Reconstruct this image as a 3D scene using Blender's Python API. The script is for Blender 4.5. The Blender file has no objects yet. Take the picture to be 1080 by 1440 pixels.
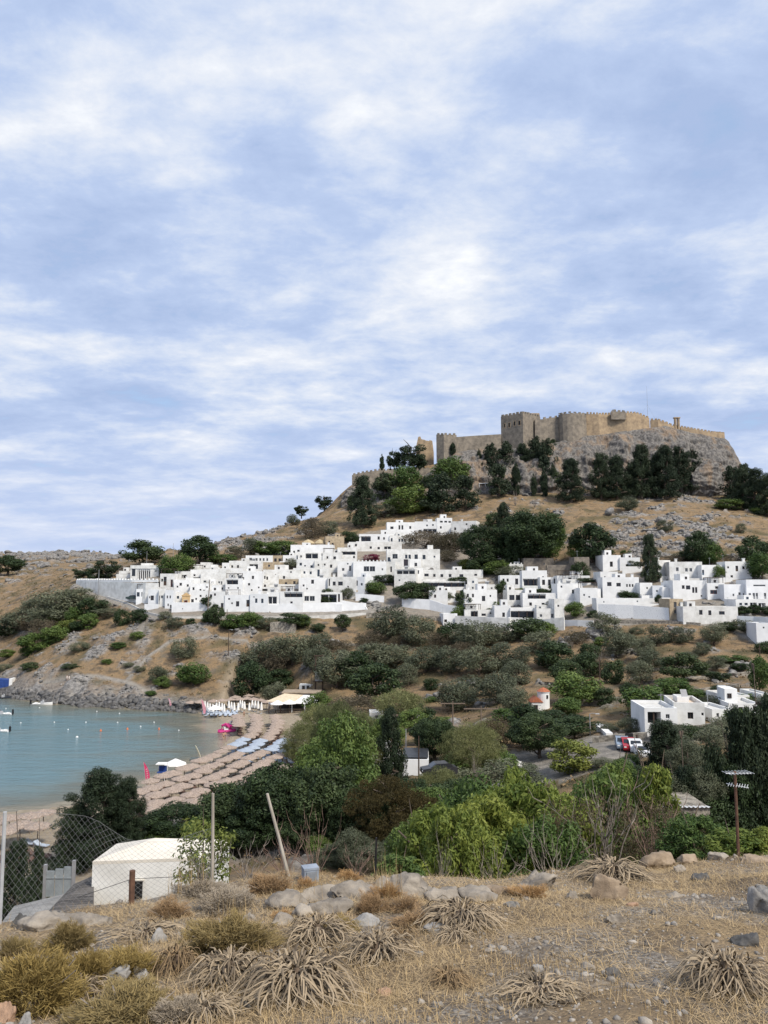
import bpy, math, random
import numpy as np
from mathutils import Vector
R = math.radians
random.seed(7)
SC = bpy.context.scene
COL = SC.collection
F = 1100.0; PITCH = math.atan(110 / F); EYE = 30.0
CP, SP = math.cos(PITCH), math.sin(PITCH)

# ------------------------------------------------------------------ camera
cd = bpy.data.cameras.new('camera'); cam = bpy.data.objects.new('camera', cd); COL.objects.link(cam)
cd.sensor_fit = 'VERTICAL'; cd.sensor_height = 36; cd.lens = 36 * F / 1440
cd.clip_start = 0.05; cd.clip_end = 20000
cam.location = (0, 0, EYE); cam.rotation_euler = (R(90) + PITCH, 0, 0)
SC.camera = cam

def slope(py): return math.tan(PITCH + math.atan((720 - py) / F))
def PT(px, py, D):                       # point on the sight line of a photo pixel at forward distance D
    u, v = (px - 540) / F, (720 - py) / F
    k = D / (CP - v * SP)
    return Vector((u * k, D, EYE + (SP + v * CP) * k))
def project(x, y, z):
    dz = z - EYE; d = y * CP + dz * SP; v = (-y * SP + dz * CP) / d
    return 540 + F * x / d, 720 - F * v

# ------------------------------------------------------------------ noise
_rs = np.random.RandomState(11)
_perm = _rs.permutation(4096); _val = _rs.rand(4096) * 2 - 1
def vn(x, y, z=None, s=0):
    x = np.asarray(x, float); y = np.asarray(y, float)
    z = np.zeros_like(x) if z is None else np.asarray(z, float)
    xi, yi, zi = np.floor(x).astype(int), np.floor(y).astype(int), np.floor(z).astype(int)
    fx, fy, fz = x - xi, y - yi, z - zi
    fx, fy, fz = [t * t * (3 - 2 * t) for t in (fx, fy, fz)]
    def h(a, b, c): return _val[_perm[(_perm[(_perm[(a + s * 57) & 4095] + b) & 4095] + c) & 4095]]
    r = 0
    for dx in (0, 1):
        for dy in (0, 1):
            for dz in (0, 1):
                r = r + h(xi + dx, yi + dy, zi + dz) * (fx if dx else 1 - fx) * (fy if dy else 1 - fy) * (fz if dz else 1 - fz)
    return r
def fbm(x, y, z=None, o=4, s=0, g=0.5):
    x = np.asarray(x, float); y = np.asarray(y, float); r = 0; a = 1; t = 0
    for i in range(o):
        r = r + a * vn(x * 2 ** i + 17.3 * i, y * 2 ** i + 9.1 * i, None if z is None else np.asarray(z, float) * 2 ** i, s + i); t += a; a *= g
    return r / t
def ridged(x, y, z=None, o=4, s=0):
    x = np.asarray(x, float); y = np.asarray(y, float); r = 0; a = 1; t = 0
    for i in range(o):
        r = r + a * (1 - 2 * np.abs(vn(x * 2 ** i, y * 2 ** i, None if z is None else np.asarray(z, float) * 2 ** i, s + i))); t += a; a *= .5
    return r / t

# ------------------------------------------------------------------ materials
def newmat(name):
    m = bpy.data.materials.new(name); m.use_nodes = True
    nt = m.node_tree; return m, nt, nt.nodes['Principled BSDF']
def lk(nt, a, b): nt.links.new(a, b)
def mixc(nt, fac, a, b):
    n = nt.nodes.new('ShaderNodeMix'); n.data_type = 'RGBA'
    for i, v in ((0, fac), (6, a), (7, b)):
        if isinstance(v, bpy.types.NodeSocket): lk(nt, v, n.inputs[i])
        else: n.inputs[i].default_value = v if not isinstance(v, tuple) or len(v) == 4 else (*v, 1)
    return n.outputs[2]
def ramp(nt, fac, stops):
    n = nt.nodes.new('ShaderNodeValToRGB'); e = n.color_ramp.elements
    while len(e) < len(stops): e.new(.5)
    for i, (p, c) in enumerate(stops): e[i].position = p; e[i].color = (*c, 1) if len(c) == 3 else c
    lk(nt, fac, n.inputs[0]); return n.outputs[0]
def noise(nt, scale, detail=5, rough=.6, stretch=None, obj=False):
    tc = nt.nodes.new('ShaderNodeTexCoord'); n = nt.nodes.new('ShaderNodeTexNoise')
    n.inputs['Scale'].default_value = scale; n.inputs['Detail'].default_value = detail; n.inputs['Roughness'].default_value = rough
    src = tc.outputs['Object'] if obj else nt.nodes.new('ShaderNodeNewGeometry').outputs['Position']
    if stretch:
        mp = nt.nodes.new('ShaderNodeMapping'); mp.inputs['Scale'].default_value = stretch; lk(nt, src, mp.inputs[0]); src = mp.outputs[0]
    lk(nt, src, n.inputs['Vector']); return n.outputs[0]
def bump(nt, b, h, strength, dist=.1):
    n = nt.nodes.new('ShaderNodeBump'); n.inputs['Strength'].default_value = strength; n.inputs['Distance'].default_value = dist
    lk(nt, h, n.inputs['Height']); lk(nt, n.outputs[0], b.inputs['Normal'])
def math_(nt, op, a, b=None):
    n = nt.nodes.new('ShaderNodeMath'); n.operation = op
    for i, v in enumerate((a, b)):
        if v is None: continue
        if isinstance(v, bpy.types.NodeSocket): lk(nt, v, n.inputs[i])
        else: n.inputs[i].default_value = v
    return n.outputs[0]
MATS = {}
def mat(name, c, c2=None, rough=.8, scale=1.5, bmp=.3, bdist=.05, metal=0, stretch=None, detail=5, lo=.35, hi=.65, spec=.3):
    if name in MATS: return MATS[name]
    m, nt, b = newmat(name); c2 = c2 or tuple(x * .75 for x in c)
    n = noise(nt, scale, detail, .62, stretch)
    lk(nt, ramp(nt, n, [(lo, c2), (hi, c)]), b.inputs['Base Color'])
    b.inputs['Roughness'].default_value = rough; b.inputs['Metallic'].default_value = metal; b.inputs['Specular IOR Level'].default_value = spec
    if bmp: bump(nt, b, noise(nt, scale * 4, 6, .65, stretch), bmp, bdist)
    MATS[name] = m; return m

# ------------------------------------------------------------------ mesh builder
class MB:
    def __init__(s): s.v = []; s.f = []; s.m = []
    def add(s, vs, fs, mi=0):
        o = len(s.v); s.v += [tuple(v) for v in vs]; s.f += [tuple(i + o for i in f) for f in fs]; s.m += [mi] * len(fs); return s
    def box(s, x0, x1, y0, y1, z0, z1, mi=0):
        return s.add([(x0, y0, z0), (x1, y0, z0), (x1, y1, z0), (x0, y1, z0), (x0, y0, z1), (x1, y0, z1), (x1, y1, z1), (x0, y1, z1)],
                     [(0, 3, 2, 1), (4, 5, 6, 7), (0, 1, 5, 4), (1, 2, 6, 5), (2, 3, 7, 6), (3, 0, 4, 7)], mi)
    def tube(s, pts, rads, n=6, mi=0, cap=True):
        pts = [Vector(p) for p in pts]; rings = []
        for i, p in enumerate(pts):
            d = (pts[min(i + 1, len(pts) - 1)] - pts[max(i - 1, 0)]).normalized()
            a = d.cross(Vector((0, 0, 1)) if abs(d.z) < .9 else Vector((1, 0, 0))).normalized(); b = d.cross(a)
            rr = rads[i] if hasattr(rads, '__len__') else rads
            rings.append([p + (a * math.cos(2 * math.pi * k / n) + b * math.sin(2 * math.pi * k / n)) * rr for k in range(n)])
        vs = [v for r in rings for v in r]; fs = []
        for i in range(len(pts) - 1):
            for k in range(n): fs.append((i * n + k, i * n + (k + 1) % n, (i + 1) * n + (k + 1) % n, (i + 1) * n + k))
        if cap: fs += [tuple(range(n))[::-1], tuple((len(pts) - 1) * n + k for k in range(n))]
        return s.add(vs, fs, mi)
    def lathe(s, prof, n=12, mi=0, c=(0, 0, 0), ry=1):
        vs = []; fs = []
        for r, z in prof:
            for k in range(n):
                a = 2 * math.pi * k / n; vs.append((c[0] + r * math.cos(a), c[1] + r * math.sin(a) * ry, c[2] + z))
        for i in range(len(prof) - 1):
            for k in range(n): fs.append((i * n + k, i * n + (k + 1) % n, (i + 1) * n + (k + 1) % n, (i + 1) * n + k))
        return s.add(vs, fs, mi)
    def prism(s, poly, y0, y1, mi=0):     # polygon in x,z extruded along y
        n = len(poly); vs = [(x, y0, z) for x, z in poly] + [(x, y1, z) for x, z in poly]
        fs = [tuple(range(n)), tuple(range(n, 2 * n))[::-1]] + [(i, i + n, (i + 1) % n + n, (i + 1) % n) for i in range(n)]
        return s.add(vs, fs, mi)
    def mesh(s, name, mats, smooth=False):
        me = bpy.data.meshes.new(name); me.from_pydata(s.v, [], s.f)
        for m in (mats if isinstance(mats, (list, tuple)) else [mats]): me.materials.append(m)
        if len(set(s.m)) > 1: me.polygons.foreach_set('material_index', s.m)
        if smooth: me.polygons.foreach_set('use_smooth', [True] * len(s.f))
        me.update(); return me
    def build(s, name, mats, parent=None, smooth=False, loc=None):
        return ob(name, s.mesh(name, mats, smooth), parent, loc)
def ob(name, me, parent=None, loc=None, rz=0):
    o = bpy.data.objects.new(name, me); COL.objects.link(o)
    if parent: o.parent = parent
    if loc is not None: o.location = loc
    if rz: o.rotation_euler = (0, 0, rz)
    return o
def tag(o, label, cat, group=None):
    o['label'] = label; o['category'] = cat
    if group: o['group'] = group
    return o
def thing(name, label, cat, loc, rz=0, group=None):
    return tag(ob(name, None, None, loc, rz), label, cat, group)
def nmesh(name, V, Fq, mats, smooth=False, attrs=None, k=4):
    V = np.asarray(V, np.float32); Fq = np.asarray(Fq, np.int32); me = bpy.data.meshes.new(name)
    me.vertices.add(len(V)); me.vertices.foreach_set('co', V.ravel())
    me.loops.add(Fq.size); me.loops.foreach_set('vertex_index', Fq.ravel())
    me.polygons.add(len(Fq)); me.polygons.foreach_set('loop_start', np.arange(0, Fq.size, k, dtype=np.int32))
    me.polygons.foreach_set('loop_total', np.full(len(Fq), k, np.int32))
    if smooth: me.polygons.foreach_set('use_smooth', np.ones(len(Fq), bool))
    for m in (mats if isinstance(mats, (list, tuple)) else [mats]): me.materials.append(m)
    for an, (ty, data) in (attrs or {}).items():
        a = me.attributes.new(an, ty, 'POINT')
        a.data.foreach_set('color' if ty == 'FLOAT_COLOR' else 'value', np.asarray(data, np.float32).ravel())
    me.update(calc_edges=True); me.validate(); return me
def grid_faces(nr, nc):
    i = np.arange((nr - 1) * nc).reshape(nr - 1, nc)[:, :-1].ravel()
    return np.stack([i, i + 1, i + nc + 1, i + nc], 1)
ORD = ('first second third fourth fifth sixth seventh eighth ninth tenth eleventh twelfth thirteenth fourteenth fifteenth sixteenth seventeenth '
       'eighteenth nineteenth twentieth').split()
ORD += ['twenty-' + o for o in ORD[:9]] + ['thirtieth'] + ['thirty-' + o for o in ORD[:9]] + ['fortieth'] + ['forty-' + o for o in ORD[:9]] + ['fiftieth'] + ['fifty-' + o for o in ORD[:9]] + ['sixtieth'] + ['sixty-' + o for o in ORD[:9]]

# ------------------------------------------------------------------ world, sun
SUN_EL, SUN_AZ = 48, 138                     # azimuth clockwise from the viewing direction (+Y)
w = bpy.data.worlds.new('World'); SC.world = w; w.use_nodes = True; nt = w.node_tree
bg = nt.nodes['Background']; bg.inputs['Strength'].default_value = 0.12
sky = nt.nodes.new('ShaderNodeTexSky'); sky.sky_type = 'NISHITA'; sky.sun_disc = False
sky.sun_elevation = R(SUN_EL); sky.sun_rotation = R(SUN_AZ); sky.altitude = 50; sky.dust_density = 1.5
tc = nt.nodes.new('ShaderNodeTexCoord'); sx = nt.nodes.new('ShaderNodeSeparateXYZ'); lk(nt, tc.outputs['Generated'], sx.inputs[0])
zc = math_(nt, 'ADD', math_(nt, 'MAXIMUM', sx.outputs[2], 0.0), 0.16)
cx = math_(nt, 'DIVIDE', sx.outputs[0], zc); cy = math_(nt, 'DIVIDE', sx.outputs[1], zc)
cmb = nt.nodes.new('ShaderNodeCombineXYZ'); lk(nt, cx, cmb.inputs[0]); lk(nt, cy, cmb.inputs[1])
def wn(scale, detail, rough, off, sc=(1, 1, 1), dist=0.0):
    mp = nt.nodes.new('ShaderNodeMapping'); mp.inputs['Location'].default_value = off; mp.inputs['Scale'].default_value = sc
    lk(nt, cmb.outputs[0], mp.inputs[0]); n = nt.nodes.new('ShaderNodeTexNoise'); n.inputs['Distortion'].default_value = dist
    n.inputs['Scale'].default_value = scale; n.inputs['Detail'].default_value = detail; n.inputs['Roughness'].default_value = rough
    lk(nt, mp.outputs[0], n.inputs['Vector']); return n.outputs[0]
n1 = wn(1.75, 11, .57, (3.1, 1.7, 0), (1, 1.3, 1), .12)        # cloud lumps
n2 = wn(7.0, 8, .66, (7.3, 2.2, 0), (1, 1.15, 1), .2)         # small puffs
n3 = wn(.75, 3, .5, (1.3, 5.2, 0))                           # broad bands of light and dark
tot = math_(nt, 'ADD', math_(nt, 'ADD', math_(nt, 'MULTIPLY', n1, .62), math_(nt, 'MULTIPLY', n2, .21)), math_(nt, 'MULTIPLY', n3, .22))
cloudcol = ramp(nt, tot, [(.43, (2.4, 3.05, 4.5)), (.50, (2.9, 3.55, 4.95)), (.55, (3.7, 4.2, 5.2)), (.605, (4.7, 4.95, 5.45)), (.68, (6.1, 6.15, 6.2))])
cover = ramp(nt, math_(nt, 'ADD', math_(nt, 'MULTIPLY', n1, .6), math_(nt, 'MULTIPLY', n2, .4)), [(.30, (.35, .35, .35)), (.42, (1, 1, 1))])
skyc = nt.nodes.new('ShaderNodeMix'); skyc.data_type = 'RGBA'; skyc.blend_type = 'MIX'
hz = ramp(nt, sx.outputs[2], [(0, (.8, .8, .8)), (.08, (.55, .55, .55)), (.22, (0, 0, 0))])
cl2 = mixc(nt, hz, cloudcol, (3.3, 3.85, 5.2, 1))
skb = mixc(nt, .5, sky.outputs[0], (2.4, 3.8, 5.6, 1))
lk(nt, cover, skyc.inputs[0]); lk(nt, skb, skyc.inputs[6]); lk(nt, cl2, skyc.inputs[7])
lk(nt, skyc.outputs[2], bg.inputs[0])
sl = bpy.data.lights.new('sun', 'SUN'); sun = bpy.data.objects.new('sun', sl); COL.objects.link(sun)
sl.energy = 3.1; sl.angle = R(12); sl.color = (1, .93, .82)
sd_ = Vector((math.sin(R(SUN_AZ)) * math.cos(R(SUN_EL)), math.cos(R(SUN_AZ)) * math.cos(R(SUN_EL)), math.sin(R(SUN_EL))))
sun.rotation_euler = sd_.to_track_quat('Z', 'Y').to_euler()
SC.view_settings.view_transform = 'Standard'; SC.view_settings.look = 'None'; SC.view_settings.exposure = 0.55; SC.view_settings.gamma = 1
SC.render.engine = 'CYCLES'; SC.cycles.max_bounces = 5; SC.cycles.diffuse_bounces = 2; SC.cycles.glossy_bounces = 2
SC.cycles.transmission_bounces = 2; SC.cycles.transparent_max_bounces = 4; SC.cycles.caustics_reflective = False; SC.cycles.caustics_refractive = False

# ------------------------------------------------------------------ terrain raster
PROF = {
 -500: [(9, 'z', 24), (30, 'z', 15), (60, 'z', 5), (85, 'z', 2), (240, 'z', 3), (300, 'z', 20), (400, 'z', 40), (850, 'z', 66), (1500, 'z', 40)],
 0: [(9, 'z', 24), (14, 'z', 22.2), (20, 'z', 19.5), (32, 'z', 14.5), (45, 'z', 9), (60, 'z', 5), (76, 'z', 2.4), (100, 'z', 1.3), (233, 'z', 1), (240, 956), (255, 940), (280, 900), (310, 860), (345, 835), (370, 811), (450, 803), (600, 795), (850, 782), (1000, 'z', 60), (1500, 'z', 30)],
 120: [(9, 'z', 24), (14, 'z', 22.2), (20, 'z', 19.3), (32, 'z', 14.5), (45, 'z', 9), (60, 'z', 5), (76, 'z', 2.4), (100, 'z', 1.4), (207, 'z', 1.2), (212, 970), (222, 945), (245, 900), (262, 868), (272, 850), (290, 818), (340, 806), (450, 800), (600, 793), (850, 780), (1000, 'z', 60), (1500, 'z', 30)],
 240: [(9, 'z', 24), (14, 'z', 22.2), (20, 'z', 19), (32, 'z', 14.5), (45, 'z', 9), (60, 'z', 5), (76, 'z', 3), (110, 'z', 1.5), (202, 'z', 1.5), (208, 975), (222, 935), (234, 900), (247, 868), (252, 862), (285, 800), (310, 783), (330, 774), (350, 'z', 43), (430, 'z', 42), (850, 'z', 60), (1500, 'z', 30)],
 330: [(9, 'z', 24), (14, 'z', 22.2), (20, 'z', 19), (32, 'z', 14), (45, 'z', 9), (60, 'z', 5.5), (76, 'z', 4), (110, 'z', 2.2), (150, 'z', 1.2), (195, 'z', 1.5), (202, 985), (214, 955), (235, 900), (249, 865), (275, 820), (300, 790), (340, 768), (370, 757), (400, 'z', 48), (850, 'z', 50), (1500, 'z', 20)],
 420: [(9, 'z', 24), (20, 'z', 19), (32, 'z', 14), (45, 'z', 9), (60, 'z', 5.5), (90, 'z', 4), (130, 'z', 2.6), (170, 'z', 2.6), (196, 'z', 3.2), (210, 958), (232, 900), (250, 862), (310, 780), (345, 752), (380, 733), (400, 'z', 60), (500, 'z', 50), (1500, 'z', 20)],
 500: [(9, 'z', 24.6), (12, 'z', 24.4), (14, 'z', 23.6), (20, 'z', 21.2), (26, 'z', 18.8), (32, 'z', 16.6), (45, 'z', 12), (60, 'z', 6), (90, 'z', 4.5), (130, 'z', 4), (170, 'z', 5), (195, 985), (210, 955), (232, 900), (250, 866), (290, 800), (340, 745), (370, 722), (385, 708), (404, 'z', 86), (440, 'z', 85), (500, 'z', 50), (1500, 'z', 20)],
 620: [(9, 'z', 24.6), (12, 'z', 24.4), (14, 'z', 23.6), (20, 'z', 21.2), (26, 'z', 18.8), (32, 'z', 16.6), (45, 'z', 12), (60, 'z', 6.5), (90, 'z', 5), (130, 'z', 5.5), (165, 1010), (190, 965), (215, 920), (238, 885), (270, 830), (300, 790), (340, 742), (372, 705), (380, 692), (404, 652), (440, 'z', 95), (520, 'z', 50), (1500, 'z', 20)],
 740: [(9, 'z', 24.6), (12, 'z', 24.4), (14, 'z', 23.6), (20, 'z', 21.2), (26, 'z', 18.8), (32, 'z', 16.6), (45, 'z', 12), (60, 'z', 7), (90, 'z', 6), (130, 'z', 7), (150, 995), (180, 960), (205, 920), (230, 886), (260, 838), (290, 790), (330, 735), (365, 703), (378, 692), (404, 636), (440, 'z', 102), (520, 'z', 50), (1500, 'z', 20)],
 850: [(9, 'z', 24.6), (12, 'z', 24.4), (14, 'z', 23.6), (20, 'z', 21.2), (26, 'z', 18.8), (32, 'z', 16.6), (45, 'z', 12), (60, 'z', 8), (90, 'z', 8), (105, 1055), (125, 1025), (150, 990), (180, 950), (205, 905), (222, 872), (250, 830), (277, 782), (310, 745), (350, 712), (375, 696), (404, 618), (440, 'z', 108), (520, 'z', 60), (1500, 'z', 20)],
 960: [(9, 'z', 24.6), (12, 'z', 24.4), (14, 'z', 23.6), (20, 'z', 21.2), (26, 'z', 18.8), (32, 'z', 16.6), (45, 'z', 12), (60, 'z', 9.5), (90, 'z', 9), (105, 1055), (116, 1019), (140, 985), (175, 940), (195, 905), (213, 872), (240, 825), (262, 790), (295, 755), (335, 720), (365, 700), (380, 694), (404, 616), (440, 'z', 108), (520, 'z', 60), (1500, 'z', 20)],
 1045: [(9, 'z', 24.6), (12, 'z', 24.4), (14, 'z', 23.6), (20, 'z', 21.2), (26, 'z', 18.8), (32, 'z', 16.6), (45, 'z', 12), (60, 'z', 10), (90, 'z', 9), (116, 1020), (140, 980), (175, 938), (195, 903), (206, 880), (230, 830), (256, 795), (290, 760), (330, 725), (370, 705), (404, 676), (430, 'z', 85), (520, 'z', 50), (1500, 'z', 20)],
 1110: [(9, 'z', 24.6), (12, 'z', 24.4), (14, 'z', 23.6), (20, 'z', 21.2), (26, 'z', 18.8), (32, 'z', 16.6), (45, 'z', 12), (60, 'z', 11), (90, 'z', 9.5), (116, 1020), (140, 985), (175, 940), (200, 885), (225, 835), (258, 795), (300, 755), (350, 722), (395, 700), (430, 'z', 75), (520, 'z', 40), (1500, 'z', 20)],
 1500: [(9, 'z', 24.6), (12, 'z', 24.4), (14, 'z', 23.6), (20, 'z', 21.2), (26, 'z', 18.8), (32, 'z', 16.6), (45, 'z', 12), (60, 'z', 12), (100, 'z', 10), (200, 900), (300, 800), (400, 765), (500, 'z', 40), (1500, 'z', 20)]}
UMAX = 1.15
US = np.linspace(-UMAX, UMAX, 860); NU = len(US)
DS = np.concatenate([np.geomspace(9, 120, 190, endpoint=False), np.linspace(120, 430, 470, endpoint=False), np.geomspace(430, 1500, 80)]); ND = len(DS)
cu = []; cz = []
for px in sorted(PROF):
    pr = PROF[px]; d = [e[0] for e in pr]; z = [e[2] if e[1] == 'z' else EYE + e[0] * slope(e[1]) for e in pr]
    cu.append((px - 540) / F / .985); cz.append(np.interp(DS, d, z))
cu = np.array(cu); cz = np.array(cz)                      # columns x D
ZR = np.zeros((ND, NU)); j = np.clip(np.searchsorted(cu, US) - 1, 0, len(cu) - 2)
t = np.clip((US - cu[j]) / (cu[j + 1] - cu[j]), 0, 1); t = t * t * (3 - 2 * t) * .5 + t * .5
for i in range(ND): ZR[i] = cz[j, i] * (1 - t) + cz[j + 1, i] * t
def blur(a, n, ax):
    k = np.hanning(2 * n + 3)[1:-1]; k /= k.sum(); p = np.pad(a, [(n, n) if i == ax else (0, 0) for i in (0, 1)], mode='edge')
    return np.apply_along_axis(lambda r: np.convolve(r, k, 'valid'), ax, p)
ZR = blur(blur(ZR, 6, 1), 3, 0)
GX = DS[:, None] * US[None, :]; GY = np.repeat(DS[:, None], NU, 1)

SHORE = [(-600, 1165), (0, 1142), (60, 1137), (130, 1128), (195, 1108), (240, 1087), (285, 1068), (312, 1052), (325, 1035), (322, 1020), (305, 1008), (278, 1002), (235, 999), (205, 998), (180, 995), (160, 996), (140, 993), (120, 994), (100, 990), (80, 990), (60, 986), (40, 984), (20, 982), (0, 975), (-40, 968), (-150, 960), (-400, 950), (-700, 945)]
SH = np.array([(lambda D: (PT(px, py, D).x, D))(-EYE / slope(py)) for px, py in SHORE])
SEAPOLY = np.vstack([SH, [(-2500, 260), (-2500, 90)]])
def seg_dist(X, Y, pl):
    d = np.full(X.shape, 1e9)
    for a, b in zip(pl[:-1], pl[1:]):
        ab = b - a; L = (ab ** 2).sum(); tt = np.clip(((X - a[0]) * ab[0] + (Y - a[1]) * ab[1]) / L, 0, 1)
        d = np.minimum(d, np.hypot(X - a[0] - tt * ab[0], Y - a[1] - tt * ab[1]))
    return d
def inside(X, Y, poly):
    r = np.zeros(X.shape, bool); q = np.roll(poly, -1, 0)
    for (x1, y1), (x2, y2) in zip(poly, q):
        c = (y1 > Y) != (y2 > Y)
        with np.errstate(divide='ignore', invalid='ignore'): r ^= c & (X < (x2 - x1) * (Y - y1) / (y2 - y1 + 1e-12) + x1)
    return r
SDR = seg_dist(GX, GY, SEAPOLY) * np.where(inside(GX, GY, SEAPOLY), -1, 1)
rocky = np.clip((GY - 192) / 4, 0, 1) * np.clip((-40 - GX) / 4, 0, 1)
capb = .055 * SDR + .05 + np.clip(SDR - 24, 0, None) * .9
capr = .9 * SDR + .1
cap = capb * (1 - rocky) + capr * rocky
ZR = np.where(SDR > 0, np.maximum(np.minimum(ZR, cap), np.minimum(.03 * SDR + .04, 1.0)), np.maximum(.1 * SDR - .05, -4))

# masks
PYR = 720 - F * ((-GY * SP + (ZR - EYE) * CP) / (GY * CP + (ZR - EYE) * SP)); PXR = 540 + F * GX / (GY * CP + (ZR - EYE) * SP)
def gb(px, py, rx, ry): return np.exp(-(((PXR - px) / rx) ** 2 + ((PYR - py) / ry) ** 2))
land = np.clip(SDR / 4, 0, 1)
rb = -.36 + .42 * gb(60, 972, 150, 20) + .55 * gb(960, 755, 130, 40) + .6 * gb(310, 762, 120, 16) + .30 * gb(120, 935, 130, 30) + .7 * gb(110, 783, 260, 8) * (GY > 420) + .5 * gb(270, 880, 80, 14) + .4 * gb(1000, 690, 60, 20) + .35 * gb(830, 770, 50, 12) + .45 * gb(860, 900, 60, 16)
rn = fbm(GX / 7, GY / 5, o=5, s=3, g=.6) * 1.5
rockm = np.clip((rb + rn) * 2.4, 0, 1) * np.clip((GY - 15) / 10, 0, 1)
rockm = np.maximum(rockm, np.clip(1 - SDR / 9, 0, 1) * rocky * (SDR > 0))
sandm = np.clip((26 - SDR) / 6, 0, 1) * (1 - rocky) * (SDR > -3) * np.clip((GY - 72) / 5, 0, 1)
sandm = np.where(SDR <= 0, 1, sandm)
scrub = np.clip(fbm(GX / 6, GY / 6, o=4, s=21) * 2.6 - .1 + .6 * gb(640, 945, 260, 60) + .5 * gb(600, 1060, 300, 60), 0, 1) * np.clip((GY - 15) / 10, 0, 1)
road = np.zeros_like(ZR)
# smooth base for placing, then relief
def HS(x, y, ZZ=None):
    ZZ = ZR if ZZ is None else ZZ
    x = np.asarray(x, float); y = np.asarray(y, float); u = x / np.maximum(y, 1e-6)
    fu = np.clip((u + UMAX) / (2 * UMAX) * (NU - 1), 0, NU - 1.001); fd = np.clip(np.interp(y, DS, np.arange(ND)), 0, ND - 1.001)
    i = fd.astype(int); k = fu.astype(int); a = fd - i; b = fu - k
    return (ZZ[i, k] * (1 - a) * (1 - b) + ZZ[i + 1, k] * a * (1 - b) + ZZ[i, k + 1] * (1 - a) * b + ZZ[i + 1, k + 1] * a * b)
_DD = np.concatenate([np.arange(14, 120, .15), np.arange(120, 460, .25), np.arange(460, 1400, 2)])
def hit(px, py, dmin=14):
    u, v = (px - 540) / F, (720 - py) / F; k = _DD / (CP - v * SP)
    zz = EYE + (SP + v * CP) * k; g = (zz <= HS(u * k, _DD)) & (_DD >= dmin)
    D = float(_DD[np.argmax(g)]) if g.any() else 400.0
    p = PT(px, py, D); return p
def Hz(x, y): return float(HS(x, y))

def polyw(pts): return np.array([(lambda p: (p.x, p.y))(hit(a, b)) for a, b in pts])
for pts, wd in (([(108, 822), (140, 838), (185, 850), (225, 868), (260, 867), (310, 868), (360, 866), (420, 864), (470, 863), (520, 860)], 1.6),
                ([(1080, 906), (1030, 882), (900, 874), (830, 880)], 1.6),
                ([(235, 1000), (205, 972), (180, 960), (140, 952), (95, 955), (60, 960)], .45),
                ([(180, 955), (205, 925), (240, 902), (300, 896), (380, 905)], .3), ([(195, 905), (200, 880), (205, 865)], .5),
                ([(700, 1075), (770, 1058), (850, 1052), (905, 1040), (990, 1030), (1080, 1026)], 3.0)):
    pl = polyw(pts); road = np.maximum(road, np.clip((wd + .8 - seg_dist(GX, GY, pl)) / .8, 0, 1))
park = inside(GX, GY, polyw([(735, 1105), (725, 1060), (830, 1034), (900, 1040), (920, 1062), (860, 1085)])); road = np.maximum(road, park * 1.0)
bare = np.clip(gb(60, 1225, 110, 45) * 1.4, 0, 1) * (GY < 100) * (GY > 40)
sandm = np.maximum(sandm, np.clip(bare * 1.5 - .1, 0, 1))
village = inside(GX, GY, polyw([(205, 866), (250, 864), (330, 863), (515, 858), (560, 862), (640, 880), (800, 880), (1120, 876), (1120, 800), (860, 790), (700, 780), (660, 742), (560, 740), (430, 770), (300, 792), (200, 815)]))
rockm *= (1 - road); rockm *= (1 - sandm)
amp = np.clip((GY - 14) / 60, .15, 1) * (1 - road) * (1 - .9 * sandm) * land * (1 - .8 * village)
rel = fbm(GX / 14, GY / 14, o=4, s=5) * 1.0 + fbm(GX / 3, GY / 3, o=3, s=8) * .28
rel += rockm * (ridged(GX / 7, GY / 7, o=5, s=9) * 1.5 + .3 + .5 * fbm(GX / 1.8, GY / 1.8, o=3, s=14))
far = np.clip((GY - 420) / 150, 0, 1)
rel += far * (ridged(GX / 60, GY / 40, o=4, s=31) * 4 + fbm(GX / 16, GY / 12, o=4, s=33) * 3)
TZ = ZR + rel * amp
TZ = np.where((SDR > 0), np.maximum(TZ, np.minimum(.02 + .02 * SDR, .4)), TZ)
TV = np.stack([GX, GY, TZ], 2).reshape(-1, 3)
m, nt, b = newmat('dry_hillside')
at = nt.nodes.new('ShaderNodeAttribute'); at.attribute_name = 'mask'; sp_ = nt.nodes.new('ShaderNodeSeparateColor'); lk(nt, at.outputs['Color'], sp_.inputs[0])
at2 = nt.nodes.new('ShaderNodeAttribute'); at2.attribute_name = 'scrub'
gr = ramp(nt, noise(nt, .20, 9, .72), [(.30, (.07, .06, .045)), (.41, (.135, .105, .075)), (.50, (.30, .205, .115)), (.57, (.23, .17, .11)), (.64, (.16, .14, .112)), (.74, (.26, .19, .12))])
fine = noise(nt, 2.2, 4, .7)
gr = mixc(nt, math_(nt, 'MULTIPLY', ramp(nt, fine, [(.35, (0, 0, 0)), (.7, (1, 1, 1))]), .5), gr, (.17, .125, .075, 1))
gr = mixc(nt, math_(nt, 'MULTIPLY', at2.outputs['Fac'], .75), gr, ramp(nt, fine, [(.35, (.06, .06, .032)), (.65, (.13, .11, .06))]))
rk = ramp(nt, noise(nt, .8, 8, .7, (1, 1, 2.2)), [(.32, (.07, .065, .062)), (.47, (.21, .20, .19)), (.6, (.34, .32, .30)), (.72, (.40, .34, .26))])
c = mixc(nt, sp_.outputs[0], gr, rk)
sn = ramp(nt, noise(nt, 1.1, 6, .6), [(.3, (.30, .245, .18)), (.7, (.42, .355, .27))])
c = mixc(nt, sp_.outputs[1], c, sn)
rd = ramp(nt, noise(nt, .7, 6, .6), [(.3, (.20, .185, .165)), (.7, (.34, .31, .27))])
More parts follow.
